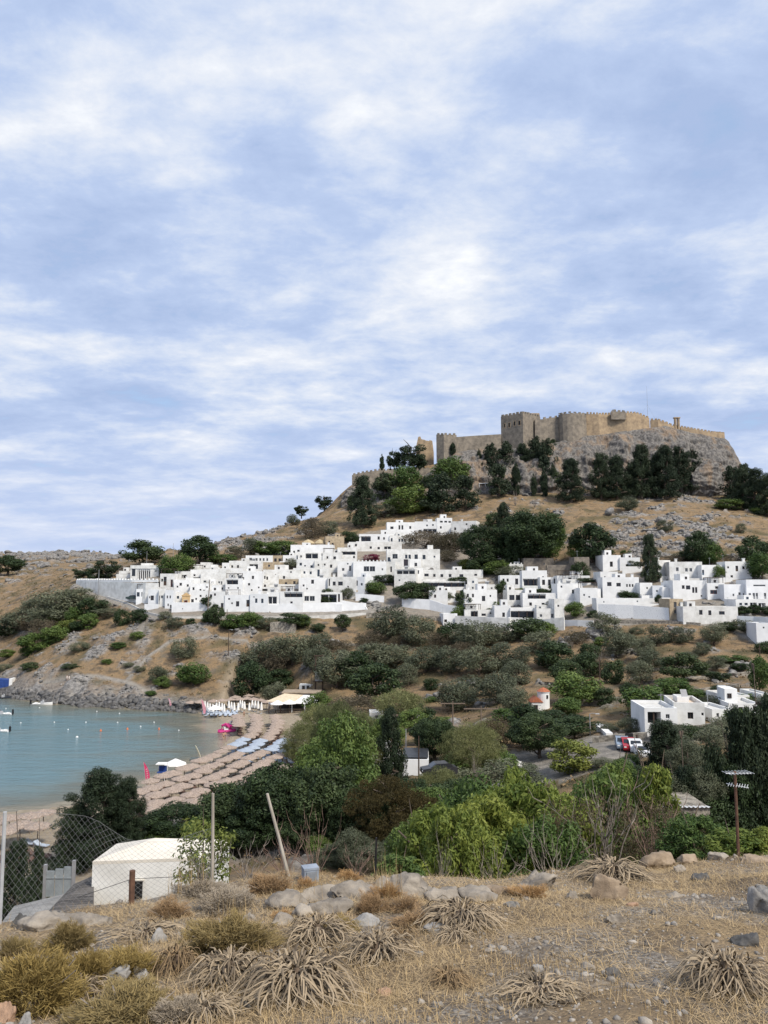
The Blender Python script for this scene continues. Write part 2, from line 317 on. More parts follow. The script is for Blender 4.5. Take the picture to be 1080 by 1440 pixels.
c = mixc(nt, sp_.outputs[2], c, rd)
lk(nt, c, b.inputs['Base Color']); b.inputs['Roughness'].default_value = .95; b.inputs['Specular IOR Level'].default_value = .1
bump(nt, b, noise(nt, 1.6, 8, .75), .9, .6)
ter = nmesh('terrain', TV, grid_faces(ND, NU), m, True, {'mask': ('FLOAT_COLOR', np.stack([rockm, sandm, np.maximum(road, village * .75), np.ones_like(ZR)], 2).reshape(-1, 4)), 'scrub': ('FLOAT', scrub * (1 - sandm))})
o = ob('terrain', ter); o['kind'] = 'structure'

# ------------------------------------------------------------------ sea
m, nt, b = newmat('bay_water')
geo = nt.nodes.new('ShaderNodeNewGeometry'); at = nt.nodes.new('ShaderNodeAttribute'); at.attribute_name = 'shallow'
n = noise(nt, .035, 4, .6, (1, 3, 1))
f = math_(nt, 'ADD', at.outputs['Fac'], math_(nt, 'MULTIPLY', math_(nt, 'SUBTRACT', n, .5), 1.5))
lk(nt, ramp(nt, f, [(.05, (.105, .185, .21)), (.35, (.12, .175, .18)), (.6, (.115, .13, .11)), (.85, (.15, .145, .11)), (1.0, (.24, .21, .15))]), b.inputs['Base Color'])
b.inputs['Roughness'].default_value = .16; b.inputs['Specular IOR Level'].default_value = .4; b.inputs['IOR'].default_value = 1.33
wv = math_(nt, 'ADD', noise(nt, 1.1, 4, .6, (1, 2.2, 1)), math_(nt, 'MULTIPLY', noise(nt, .16, 3, .5, (1, 2.4, 1)), 2.0))
bump(nt, b, wv, .38, .4)
xs = np.concatenate([np.geomspace(-4000, -150, 20), np.linspace(-145, -20, 60), np.geomspace(-15, -1, 6), [40, 200, 1500, 4000]]); ys = np.concatenate([np.linspace(60, 240, 90), np.geomspace(245, 7000, 20)])
wx, wy = np.meshgrid(xs, ys); wsd = seg_dist(wx, wy, SEAPOLY) * np.where(inside(wx, wy, SEAPOLY), -1, 1)
sh = np.clip(1 + wsd / 22, 0, 1) * .75 + .25 * np.exp(-(((wx + 38) / 26) ** 2 + ((wy - 178) / 18) ** 2)) + np.where(wsd > -2.5, .2, 0)
o = ob('sea', nmesh('sea', np.stack([wx, wy, 0 * wx], 2).reshape(-1, 3), grid_faces(len(ys), len(xs)), m, True, {'shallow': ('FLOAT', sh)})); o['kind'] = 'structure'
# wet rocks of the shoreline and rubble of the slopes
def ico(sub=1):
    t = (1 + 5 ** .5) / 2
    v = [Vector(p).normalized() for p in [(-1, t, 0), (1, t, 0), (-1, -t, 0), (1, -t, 0), (0, -1, t), (0, 1, t), (0, -1, -t), (0, 1, -t), (t, 0, -1), (t, 0, 1), (-t, 0, -1), (-t, 0, 1)]]
    f = [(0, 11, 5), (0, 5, 1), (0, 1, 7), (0, 7, 10), (0, 10, 11), (1, 5, 9), (5, 11, 4), (11, 10, 2), (10, 7, 6), (7, 1, 8), (3, 9, 4), (3, 4, 2), (3, 2, 6), (3, 6, 8), (3, 8, 9), (4, 9, 5), (2, 4, 11), (6, 2, 10), (8, 6, 7), (9, 8, 1)]
    for _ in range(sub):
        c = {}; nf = []
        def mid(a, b):
            k = (min(a, b), max(a, b))
            if k not in c: v.append(((v[a] + v[b]) / 2).normalized()); c[k] = len(v) - 1
            return c[k]
        for a, b_, d in f:
            x, y, z = mid(a, b_), mid(b_, d), mid(d, a); nf += [(a, x, z), (b_, y, x), (d, z, y), (x, y, z)]
        f = nf
    return np.array([tuple(p) for p in v]), np.array(f)
def rockshape(seed, sub=2, rough=.35, flat=.7, cut=5):
    V, Fc = ico(sub); rs = np.random.RandomState(seed); V = V.copy()
    for _ in range(cut):
        d = rs.normal(size=3); d /= np.linalg.norm(d); h = rs.uniform(.45, .8); e = V @ d; V -= np.outer(np.maximum(e - h, 0), d)
    V *= (1 + rough * fbm(V[:, 0] * 1.6 + seed, V[:, 1] * 1.6, V[:, 2] * 1.6, o=3))[:, None]
    V[:, 2] *= flat; return V, Fc
def rubble(name, pos, size, material, sub=1, flat=.7, rough=.35):
    sh = [rockshape(i + 100, sub, rough, flat, 6) for i in range(14)]; rs = np.random.RandomState(3); VV = []; FF = []; o_ = 0
    for i, (p, s) in enumerate(zip(pos, size)):
        V, Fc = sh[i % 14]; a = rs.uniform(0, 6.28); ca, sa = math.cos(a), math.sin(a); st = rs.uniform(.7, 1.35, 3)
        W = V * st * s; W = np.stack([W[:, 0] * ca - W[:, 1] * sa, W[:, 0] * sa + W[:, 1] * ca, W[:, 2]], 1) + p; VV.append(W); FF.append(Fc + o_); o_ += len(V)
    me = nmesh(name, np.vstack(VV), np.vstack(FF), material, False, k=3); o = ob(name, me); o['kind'] = 'stuff'; return o
M_ROCK = mat('grey_limestone', (.29, .275, .255), (.085, .082, .08), .9, .9, .7, .2, stretch=(1, 1, 2))
M_DROCK = mat('dark_shore_rock', (.17, .165, .16), (.045, .043, .042), .8, 1.2, .7, .2)
M_CLIFF = None
rs = np.random.RandomState(5); pos = []; siz = []
seg = SH[11:25]
for a, b_ in zip(seg[:-1], seg[1:]):
    L = np.hypot(*(b_ - a)); 
    for _ in range(int(L * 7)):
        q = a + (b_ - a) * rs.rand(); off = abs(rs.normal()) * 2.2 - .7; q = q + np.array([0, off]); s = rs.uniform(.3, 1.15) * (1.2 if off < 2.5 else .8)
        pos.append((q[0], q[1], max(0, Hz(q[0], q[1])) + s * .05)); siz.append(s)
rubble('shore_rocks', np.array(pos), siz, M_DROCK, 1, .8)
# outcrops on the slopes: where the rock mask is strong
idx = np.argwhere((rockm > .55) & (GY > 150) & (GY < 420) & (SDR > 4) & (np.abs(US)[None, :] < .75)); rs.shuffle(idx); pos = []; siz = []
for i, k in idx[:6500]:
    s = rs.lognormal(-.75, .5); s = min(s, 2.2); pos.append((GX[i, k], GY[i, k], TZ[i, k] + s * .05)); siz.append(s * (.6 if US[k] < -.2 else 1))
idx = np.argwhere((rockm > .35) & (GY > 430) & (GY < 870) & (US[None, :] < -.18) & (US[None, :] > -.7)); rs.shuffle(idx)
for i, k in idx[:1300]:
    s = rs.uniform(.8, 3.2); pos.append((GX[i, k], GY[i, k], TZ[i, k] + s * .05)); siz.append(s)
rubble('hillside_rubble', np.array(pos), siz, M_ROCK, 1, .75)
# ------------------------------------------------------------------ crag below the fortress
def cliff_mat(name, dark=1.0):
    m, nt, b = newmat(name)
    g = ramp(nt, noise(nt, .55, 9, .72, (1.6, 1.6, .8)), [(.30, (.03, .028, .027)), (.43, (.115, .107, .10)), (.56, (.215, .20, .182)), (.70, (.32, .295, .26))])
    st = ramp(nt, noise(nt, .11, 4, .6, (1.3, 1.3, .5)), [(.50, (0, 0, 0)), (.62, (1, 1, 1))])
    c = mixc(nt, math_(nt, 'MULTIPLY', st, .6), g, ramp(nt, noise(nt, .9, 6, .7, (1.5, 1.5, .35)), [(.35, (.13, .085, .055)), (.6, (.38, .265, .165))]))
    lk(nt, c, b.inputs['Base Color']); b.inputs['Roughness'].default_value = .95; b.inputs['Specular IOR Level'].default_value = .1
    bump(nt, b, noise(nt, 1.3, 8, .75, (1.5, 1.5, .7)), 1.0, .7); return m
M_CLIFF = cliff_mat('weathered_crag_rock')
TOPC = [(481, 722), (484, 708), (490, 692), (497, 684), (560, 684), (585, 677), (613, 652), (640, 637), (660, 633), (704, 630), (740, 632), (783, 622), (806, 617), (824, 613), (852, 611), (880, 606), (910, 603), (935, 599), (960, 606), (990, 612), (1018, 617), (1024, 622), (1032, 636), (1045, 664), (1056, 700)]
BOTC = [(481, 728), (560, 702), (613, 696), (704, 694), (783, 700), (860, 700), (960, 705), (1056, 735)]
ns, ntv = 560, 84; pxs = np.linspace(481, 1056, ns); tp = np.interp(pxs, *zip(*TOPC)); bp = np.interp(pxs, *zip(*BOTC)) + 8
wall_D = np.interp(pxs, [481, 497, 560, 613, 704, 737, 800, 1018, 1056], [392, 392, 396, 402, 402, 397, 399, 402, 408])
T = np.linspace(0, 1, ntv); CV = np.zeros((ntv + 6, ns, 3))
for k in range(ns):
    a = PT(pxs[k], bp[k], 377); c_ = PT(pxs[k], tp[k], wall_D[k] - 1.0)
    s = T ** .8
    CV[:ntv, k, 0] = a.x + (c_.x - a.x) * T; CV[:ntv, k, 1] = a.y + (c_.y - a.y) * (T ** 1.7 * .55 + T * .45); CV[:ntv, k, 2] = a.z + (c_.z - a.z) * T
    for q in range(6): CV[ntv + q, k] = (c_.x * (1 + (q + 1) * .004), c_.y + (q + 1) * 3.0, c_.z - .2 - .25 * q)
X, Y, Z = CV[..., 0], CV[..., 1], CV[..., 2]
ampc = np.concatenate([np.sin(np.pi * np.clip(T * .98, 0, 1)) ** .5, [.12] * 6])[:, None] + .08
dsp = (ridged(X / 5.5, Z / 15, Y / 11, 5, 40) * 2.6 + fbm(X / 2, Z / 3, Y / 3, 4, 44) * 1.2 + fbm(X / 13, Z / 9, None, 3, 47) * 3.4 + ridged(X / 16, Z / 60, None, 2, 49) * 3.0)
led = np.abs(((Z + 2.5 * fbm(X / 9, Z / 20, None, 3, 51)) / 4.5) % 1 - .5) * 2.2
CV[..., 1] -= (dsp + led) * ampc; CV[..., 2] += .4 * fbm(X / 2.5, Y / 2.5, Z / 2.5, 3, 60) * ampc
CV[..., 0] += .8 * fbm(X / 4 + 9, Y / 4, Z / 4, 3, 62) * ampc
o = ob('rock_cliff', nmesh('rock_cliff', CV.reshape(-1, 3), grid_faces(ntv + 6, ns), M_CLIFF, False)); o['kind'] = 'structure'
def crag(name, px0, px1, pyt, pyb, D, deep, seed):
    V, Fc = rockshape(seed, 5, .28, 1, 9); a, b_ = PT(px0, pyb, D), PT(px1, pyt, D); c_ = (a + b_) / 2
    V = V * np.array([(b_.x - a.x) / 2 * 1.15, deep, (b_.z - a.z) / 2 * 1.25]) + np.array([c_.x, D + deep * .4, c_.z])
    d = ridged(V[:, 0] / 4, V[:, 2] / 3.0, V[:, 1] / 4, 5, seed) * .9 + np.abs((V[:, 2] / 2.4 + fbm(V[:, 0] / 6, V[:, 1] / 6, None, 3, seed)) % 1 - .5) * 1.3
    V[:, 1] -= d; V[:, 2] += .4 * d
    o = ob(name, nmesh(name, V, Fc, M_CLIFF, False, k=3)); o['kind'] = 'structure'
crag('rock_outcrop', 962, 1024, 650, 708, 376, 9, 3); crag('rock_outcrop', 480, 512, 690, 730, 386, 6, 8)
crag('rock_outcrop', 783, 830, 668, 704, 380, 5, 12); crag('rock_outcrop', 640, 690, 655, 690, 388, 5, 15)
crag('rock_outcrop', 1000, 1075, 700, 722, 372, 6, 17)

# ------------------------------------------------------------------ fortress
M_FORT = mat('grey_fortress_stone', (.29, .245, .19), (.135, .118, .097), .95, .5, 1.0, .2, detail=9, lo=.32, hi=.68)
M_FORT2 = mat('tan_fortress_stone', (.43, .32, .20), (.22, .165, .112), .95, .5, 1.0, .2, detail=9, lo=.32, hi=.68)
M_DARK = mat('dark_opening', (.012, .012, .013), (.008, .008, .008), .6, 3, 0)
def wall_run(mb, pts, th, mer=None, deep=4, mi=0, jag=0):
    """pts: (px, py_top, py_base, D); walls with merlons mer=(width, height, gap)"""
    for (a, b_) in zip(pts[:-1], pts[1:]):
        A, B = PT(a[0], a[1], a[3]), PT(b_[0], b_[1], b_[3]); za, zb = PT(a[0], a[2], a[3]).z - deep, PT(b_[0], b_[2], b_[3]).z - deep
        d = Vector((B.x - A.x, B.y - A.y, 0)); L = d.length; d /= L; n = Vector((-d.y, d.x, 0)) * th
        if n.y < 0: n = -n
        nseg = max(1, int(L / 1.2)) if jag else 1
        for q in range(nseg):
            p, r = A.lerp(B, q / nseg), A.lerp(B, (q + 1) / nseg); z0, z1 = za + (zb - za) * q / nseg, za + (zb - za) * (q + 1) / nseg
            h = (random.uniform(-jag, jag * .3) if jag else 0); p = p + Vector((0, 0, h)); r = r + Vector((0, 0, h))
            bt = Vector((0, -.05, 0)) * (p.z - z0)     # slight batter
            vs = [(p.x, p.y + bt.y, z0), (r.x, r.y + bt.y, z1), tuple(r), tuple(p)]
            vs += [(v[0] + n.x, v[1] + n.y, v[2]) for v in vs]
            mb.add(vs, [(0, 1, 2, 3), (5, 4, 7, 6), (3, 2, 6, 7), (4, 0, 3, 7), (1, 5, 6, 2)], mi)
        if mer:
            mw, mh, g = mer; k = max(1, int(L / (mw + g))); st = L / k
            for q in range(k):
                s0 = (q + .5) * st - mw / 2; c0 = A.lerp(B, s0 / L); c1 = A.lerp(B, (s0 + mw) / L); hh = mh * random.uniform(.75, 1.1)
                nn = n.normalized() * .7; vs = []
                for zz in (-.05, hh):
                    for c_ in (c0, c1, c1 + nn, c0 + nn): vs.append((c_.x - n.normalized().x * .01, c_.y - .01, c_.z + zz))
                mb.add(vs, [(4, 5, 6, 7), (0, 1, 5, 4), (1, 2, 6, 5), (2, 3, 7, 6), (3, 0, 4, 7)], mi)
def K(x, y): return 480 + x / 3.6, 540 + y / 3.6
def L_(x, y): return 780 + x / 3.6, 540 + y / 3.6
fp = PT(760, 640, 402)
fort = thing('fortress', 'crenellated medieval stone fortress with square tower on top of the grey crag', 'fortress', fp)
def fpart(name, mb, m):
    return ob(name, mb.mesh(name, m), fort, -fp)
mb = MB(); wall_run(mb, [(613.5, 611, 640, 403), (624, 611, 642, 400), (642, 611.5, 637, 402)], 6, (1.15, .9, .75)); fpart('bastion', mb, M_FORT)
mb = MB(); wall_run(mb, [(642, 614.5, 636, 402.5), (670, 612.5, 634, 403), (704.5, 610.5, 630, 404)], 3); fpart('curtain_wall', mb, M_FORT)
# square tower
TWp = [(704.5, 405), (735.5, 396), (760, 406), (729, 416)]
zt = PT(735, 580.5, 396).z; zb = PT(735, 640, 396).z - 3; cpt = [PT(a, 600, d) for a, d in TWp]; cen = sum(cpt, Vector()) / 4
mb = MB(); vs = []
for zz, e in ((zb, 1.06), (zt - 9, 1.0), (zt, 1.0)):
    for q in cpt: vs.append((cen.x + (q.x - cen.x) * e, cen.y + (q.y - cen.y) * e, zz))
fs = [(8, 9, 10, 11)]
for r in (0, 1):
    for k in range(4): fs.append((r * 4 + k, r * 4 + (k + 1) % 4, r * 4 + 4 + (k + 1) % 4, r * 4 + 4 + k))
mb.add(vs, fs)
for k in range(4):
    a, b_ = Vector(vs[8 + k]), Vector(vs[8 + (k + 1) % 4]); d = (b_ - a); n = max(2, int(d.length / 2.1)); inn = (cen - (a + b_) / 2); inn.z = 0; inn = inn.normalized() * .7
    for q in range(n):
        c0 = a.lerp(b_, (q + .2) / n); c1 = a.lerp(b_, (q + .8) / n); hh = random.uniform(.8, 1.15); v8 = []
        for zz in (-.05, hh):
            for c_ in (c0, c1, c1 + inn, c0 + inn): v8.append((c_.x - inn.x * .02, c_.y - inn.y * .02, c_.z + zz))
        mb.add(v8, [(4, 5, 6, 7), (0, 1, 5, 4), (1, 2, 6, 5), (2, 3, 7, 6), (3, 0, 4, 7)])
tower = fpart('tower', mb, M_FORT)
fa, fb = Vector(vs[8]), Vector(vs[9]); fdir = (fb - fa).normalized(); fn = Vector((fdir.y, -fdir.x, 0))
if fn.y > 0: fn = -fn
for X_, Y_, w_, h_ in ((828, 211, 8, 18), (851, 208, 10, 20), (878, 200, 10, 20), (902, 197, 12, 20)):
    px, py = K(X_, Y_); tt = (px - 704.5) / 31.; q = fa.lerp(fb, tt); z = PT(px, py, q.y).z
    ww, hh = w_ / 3.6 * q.y / F / 2, h_ / 3.6 * q.y / F / 2; wm = MB(); wm.box(-ww, ww, -.04, .3, -hh, hh, 1)
    for bx in ((-ww - .25, -ww - .003, -hh - .2, hh + .25), (ww + .003, ww + .25, -hh - .2, hh + .25), (-ww - .25, ww + .25, hh + .253, hh + .5), (-ww - .25, ww + .25, -hh - .45, -hh - .203)): wm.box(bx[0], bx[1], -.1, .25, bx[2], bx[3], 0)
    o = ob('window', wm.mesh('window', [M_FORT2, M_DARK]), tower, Vector((q.x, q.y, z))); o.rotation_euler = (0, 0, math.atan2(fdir.y, fdir.x))
mb = MB(); wall_run(mb, [(737, 581, 600, 408), (758.5, 581, 600, 410)], 5); wall_run(mb, [(758.5, 581, 600, 410.2), (760, 590, 600, 412)], 1); fpart('upper_room', mb, M_FORT2)
mb = MB(); wall_run(mb, [(*K(940, 175), 634, 398), (*K(1005, 180), 630, 402)][:0] or [(752, 590, 632, 401), (762, 589.5, 631, 401), (770, 588, 628, 402), (786, 586, 624, 402)], 3, (1.2, .95, .8)); fpart('curtain_wall', mb, M_FORT)
mb = MB(); rr = []
for k in range(9):
    a = math.pi * (k / 8); rr.append((805 - 20 * math.cos(a), 579 + 3 * abs(math.cos(a)) + random.uniform(0, 1.2), 620, 402 - 6 * math.sin(a)))
wall_run(mb, rr, 4, (1.3, .6, 1.2), 4, 0, .5); fpart('round_bastion', mb, M_FORT)
mb = MB(); wall_run(mb, [(824, 582, 613, 401), (842, 582.5, 612.5, 399.5), (859, 583, 609, 401), (881, 580.5, 609, 399), (895, 581, 606, 400), (913, 588, 603, 402)], 3, (1.0, .95, .55)); fpart('curtain_wall', mb, M_FORT2)
mb = MB(); wall_run(mb, [(859.5, 581, 590, 398.5), (861.5, 578.5, 590, 398.5), (874, 578.8, 590, 398.5), (880, 580, 590, 398.5)], 1.5, (1.2, 1.0, .7), 0); fpart('battlement', mb, M_FORT)
mb = MB(); wall_run(mb, [(914, 591, 606, 402.5), (925, 590, 602, 401), (946, 598, 607, 403), (957, 601, 612, 404)], 3, (1.1, .8, .7), 3, 0, .25); fpart('curtain_wall', mb, M_FORT2)
mb = MB(); wall_run(mb, [(957, 600, 614, 403), (975, 603, 617, 402), (1000, 607.5, 617, 402), (1018.5, 609, 620, 404), (1019, 611, 620, 412)], 2.5, (1.0, .65, .55)); fpart('curtain_wall', mb, M_FORT2)
mb = MB()
for a in (950.0, 954.4): q = PT(a, 605, 403.5); mb.tube([(q.x, q.y, q.z - 2), (q.x, q.y, PT(a, 588.5, 403.5).z)], [.75, .68], 10); mb.box(q.x - .85, q.x + .85, q.y - .85, q.y + .85, PT(a, 588.4, 403.5).z, PT(a, 587, 403.5).z)
fpart('column', mb, M_FORT2)
q = PT(911, 590, 404); t_ = thing('antenna_mast', 'thin tall antenna mast rising above the fortress wall', 'mast', q); mb = MB(); mb.tube([(0, 0, -2), (0, 0, 8), (0, 0, PT(911, 543, 404).z - q.z)], [.09, .07, .04], 5); mb.build('pole', mat('grey_metal', (.3, .3, .31), rough=.5, bmp=0), t_)
mb = MB(); mb.tube([(0, 0, 8), (5.5, 2, -1)], .025, 3); mb.tube([(0, 0, 8), (-5, 3, -1)], .025, 3); mb.build('guy_wire', MATS['grey_metal'], t_)
# outlying ruins
q = PT(598, 640, 414); t_ = thing('ruined_wall', 'broken tan stub of ruined wall left of the bastion', 'ruin', q); mb = MB()
wall_run(mb, [(585.5, 625, 640, 414), (588, 613.5, 640, 414), (591, 612.5, 640, 414), (593, 617, 640, 414), (598, 618, 640, 414), (604, 619, 640, 414), (608, 620, 640, 414), (610, 636, 640, 414)], 3, None, 6, 0, .5); ob('stonework', mb.mesh('stonework', M_FORT2), t_, -q)
q = PT(530, 684, 394); t_ = thing('outer_wall', 'low crenellated outer wall on the rock left of the fortress', 'wall', q); mb = MB()
wall_run(mb, [(495, 668, 688, 392), (513, 664, 688, 391), (531, 661.5, 686, 392), (555, 661, 686, 394), (566, 664, 684, 395)], 2.5, (1.1, .8, .9)); ob('stonework', mb.mesh('stonework', M_FORT), t_, -q)
q = PT(600, 680, 398); t_ = thing('rampart_wall', 'grey rampart wall half hidden by pines below the bastion', 'wall', q); mb = MB()
wall_run(mb, [(575, 661, 690, 396), (590, 659, 690, 396), (613, 658, 690, 396), (628, 661, 690, 397)], 2.5, (1.0, .6, 1.1)); ob('stonework', mb.mesh('stonework', M_FORT), t_, -q)
q = PT(682, 690, 381); t_ = thing('ticket_shelter', 'small white roofed shelter under pines below the curtain wall', 'shelter', q); mb = MB(); mb.box(-3.2, 3.2, -2, 2, 3.2, 3.5); mb.build('roof', mat('white_paint', (.78, .78, .77), (.68, .68, .67), .7, 2, .1), t_); mb = MB()
for a in (-3, 0, 3): mb = MB(); mb.box(a - .1, a + .1, -1.9, -1.7, -2, 3.197); mb.build('post', MATS['white_paint'], t_)
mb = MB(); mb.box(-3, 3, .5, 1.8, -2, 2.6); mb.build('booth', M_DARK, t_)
# ------------------------------------------------------------------ the white village
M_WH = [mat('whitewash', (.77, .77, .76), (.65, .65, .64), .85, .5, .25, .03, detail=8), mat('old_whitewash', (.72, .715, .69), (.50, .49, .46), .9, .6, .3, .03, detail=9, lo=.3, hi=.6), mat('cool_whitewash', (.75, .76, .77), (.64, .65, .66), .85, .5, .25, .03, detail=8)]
M_TAN = mat('tan_village_stone', (.47, .38, .26), (.29, .23, .16), .95, 1.2, .7, .08); M_RUIN = mat('brown_ruin_stone', (.25, .215, .175), (.13, .115, .10), .95, 1.0, .8, .1)
M_CEM = mat('cement_roof', (.60, .59, .56), (.42, .41, .39), .9, .6, .3); M_WOOD = mat('dark_wood', (.085, .055, .04), (.05, .034, .026), .7, 6, .3); M_BLUE = mat('blue_shutter', (.10, .15, .22), (.07, .10, .15), .6, 6, .2)
M_GREYF = mat('grey_frame', (.42, .43, .44), (.34, .35, .36), .6, 5, .1); M_RED = mat('red_brown_shutter', (.20, .055, .04), (.13, .04, .03), .7, 5, .2); M_TILE = mat('terracotta', (.42, .15, .075), (.27, .09, .05), .85, 3, .5)
mg, nt, b = newmat('window_glass'); b.inputs['Base Color'].default_value = (.022, .026, .032, 1); b.inputs['Roughness'].default_value = .12; M_GLASS = mg
M_STONEW = mat('dry_stone', (.36, .325, .27), (.15, .135, .115), .95, 1.6, .9, .12, lo=.4, hi=.6)
ZONE = {'A': (90, 720, 3.6), 'B': (370, 720, 3.6), 'C': (540, 720, 3.6), 'E': (780, 720, 3.6), 'F': (0, 740, 3.6), 'P': (0, 0, 1), 'R': (680, 900, 2.7), 'M': (400, 900, 3.6)}
_wc = {}
def window_mesh(w_, h_, st, kind):
    k = (round(w_, 1), round(h_, 1), st, kind)
    if k in _wc: return _wc[k]
    w2, h2 = k[0] / 2 + .02, k[1] / 2 + .02; m = MB(); t = min(.09, w2 * .25)
    m.box(-w2, w2, .02, .05, -h2, h2, 1)
    for bx in ((-w2, -w2 + t, -h2, h2), (w2 - t, w2, -h2, h2), (-w2 + t, w2 - t, h2 - t, h2), (-w2 + t, w2 - t, -h2, -h2 + t), (-t * .35, t * .35, -h2 + t, h2 - t)): m.box(bx[0], bx[1], -.03, .015, bx[2], bx[3], 0)
    if kind == 'd': m.box(-w2 + t, w2 - t, -.01, .012, -h2 + t, -h2 * .1, 0)
    elif kind == 'a':
        m.box(-w2, w2, -.04, .06, h2 - .02, h2 + .02, 0)
    _wc[k] = m.mesh('door' if kind == 'd' else 'window', [[M_WOOD, M_GREYF, M_BLUE, M_RED][st], M_GLASS]); return _wc[k]
HOUSES = []
def facade(m, w_, z0, z1, ops):
    xs = sorted(set([-w_ / 2, w_ / 2] + [v for o in ops for v in o[:2]])); zs = sorted(set([z0, z1] + [v for o in ops for v in o[2:4]]))
    for xa, xb in zip(xs[:-1], xs[1:]):
        for za, zb in zip(zs[:-1], zs[1:]):
            cx, cz_ = (xa + xb) / 2, (za + zb) / 2
            if not any(o[0] < cx < o[1] and o[2] < cz_ < o[3] for o in ops): m.add([(xa, 0, za), (xb, 0, za), (xb, 0, zb), (xa, 0, zb)], [(0, 1, 2, 3)])
    for x0, x1, a, b_, d, back in ops:
        m.add([(x0, 0, a), (x1, 0, a), (x1, 0, b_), (x0, 0, b_), (x0, d, a), (x1, d, a), (x1, d, b_), (x0, d, b_)], [(0, 4, 5, 1), (3, 2, 6, 7), (0, 3, 7, 4), (1, 5, 6, 2)] + ([(4, 7, 6, 5)] if back else []))
def house(zone, X0, X1, Yt, Yb, yaw, mi, label, ops='', dep=7.0, name='white_house', cat='house', roof=None, dD=0, D=None, extra=''):
    ox, oy, s = ZONE[zone]; p0, p1, pt, pb = ox + X0 / s, ox + X1 / s, oy + Yt / s, oy + Yb / s; pm = (p0 + p1) / 2
    base = hit(pm, pb); D = (D or base.y) + dD; c = PT(pm, pb, D); zt = PT(pm, pt, D).z; yw = R(yaw); w_ = (PT(p1, pb, D).x - PT(p0, pb, D).x) / math.cos(yw)
    gz = min(Hz(c.x - w_ / 2 * math.cos(yw), D), Hz(c.x + w_ / 2, D), c.z); zb = -max(1.5, c.z - gz + 1.5); H_ = zt - c.z
    t = thing(name, label, cat, c, yw); m = MB(); wins = []; cuts = []
    for tok in ops.split():
        kd, v = tok[0], [float(q) for q in tok[1:].split(',')]; x, y = v[:2]; ww, hh = (v[2], v[3]) if len(v) > 3 else (12, 14)
        wx = (PT(ox + x / s, pb, D).x - c.x) / math.cos(yw); wz = PT(pm, oy + y / s, D).z - c.z; rw, rh = ww / s * D / F, hh / s * D / F
        x0, x1, z0, z1 = wx - rw / 2, wx + rw / 2, wz - rh / 2, wz + rh / 2
        x0 = max(x0, -w_ / 2 + .12); x1 = min(x1, w_ / 2 - .12); z1 = min(z1, H_ - .25); z0 = max(z0, zb + .2)
        if x1 - x0 < .25 or z1 - z0 < .25: continue
        if any(not (x1 < q[0] + .02 or x0 > q[1] - .02 or z1 < q[2] + .02 or z0 > q[3] - .02) for q in cuts): continue
        d = 1.8 if kd == 'v' else .22; d = min(d, dep - 1)
        if kd == 'v' and (x1 - x0) > 1.2:
            cuts.append((x0, x1, z0, z1, d, True)); wins.append(('v', x0, x1, z0, z1, d))
        else: cuts.append((x0, x1, z0, z1, .22, False)); wins.append((kd, x0, x1, z0, z1, .22))
    facade(m, w_, zb, H_, cuts); a, b_ = -w_ / 2, w_ / 2; th = .25; pr = min(.55, H_ * .2)
    m.add([(a, 0, zb), (a, dep, zb), (a, dep, H_), (a, 0, H_)], [(0, 3, 2, 1)]); m.add([(b_, 0, zb), (b_, dep, zb), (b_, dep, H_), (b_, 0, H_)], [(0, 1, 2, 3)]); m.add([(a, dep, zb), (b_, dep, zb), (b_, dep, H_), (a, dep, H_)], [(0, 3, 2, 1)])
    o4 = [(a, 0), (b_, 0), (b_, dep), (a, dep)]; i4 = [(a + th, th), (b_ - th, th), (b_ - th, dep - th), (a + th, dep - th)]
    m.add([(x, y, H_) for x, y in o4] + [(x, y, H_) for x, y in i4] + [(x, y, H_ - pr) for x, y in i4], [(k, (k + 1) % 4, 4 + (k + 1) % 4, 4 + k) for k in range(4)] + [(4 + k, 4 + (k + 1) % 4, 8 + (k + 1) % 4, 8 + k) for k in range(4)])
    if mi == 0 and random.random() < .38: mi = 1
    wm = M_WH[mi] if isinstance(mi, int) else mi
    m.build('wall', wm, t); r = MB(); r.box(a + th + .003, b_ - th - .003, th + .003, dep - th - .003, H_ - pr - .15, H_ - pr + .01); ro = r.build('roof', roof or M_CEM, t)
    st = random.choice([0, 0, 0, 1, 2]); 
    for kd, x0, x1, z0, z1, d in wins:
        if kd == 'v':
            po = MB()
            n = max(1, int((x1 - x0) / 2.6))
            for q in range(1, n + 1): xx = x0 + (x1 - x0) * q / (n + 1); po.box(xx - .09, xx + .09, .25, .43, z0, z1 - .002)
            po.build('veranda_post', wm if random.random() < .5 else M_WOOD, t)
            g = MB(); g.box(x0 + .1, x1 - .1, d - .08, d - .003, z0 + .003, z0 + (z1 - z0) * .86); g.build('veranda_shade_pane', M_GLASS, t)  # dark pane added at the back to paint in the veranda's deep shade
        else: ob('door' if kd == 'd' else 'window', window_mesh(x1 - x0, z1 - z0, 3 if kd == 'r' else st, 'd' if kd == 'd' else 'w'), t, ((x0 + x1) / 2, d - .03, (z0 + z1) / 2))
    HOUSES.append((t, w_, H_, dep, pr))
    if 'p' in extra:    # pergola on the roof
        pg = MB(); ph = 2.1; px0, px1 = (a + .3, b_ - .3) if w_ < 7 else ((a + .3, .3) if random.random() < .5 else (-.3, b_ - .3)); y0_, y1_ = .4, min(3.6, dep - .5)
        for xx in (px0, px1):
            for yy in (y0_, y1_): pg.box(xx - .06, xx + .06, yy - .06, yy + .06, H_ - pr, H_ - pr + ph)
        for q in range(9): yy = y0_ + (y1_ - y0_) * q / 8; pg.box(px0 - .2, px1 + .2, yy - .05, yy + .05, H_ - pr + ph + .002, H_ - pr + ph + .1)
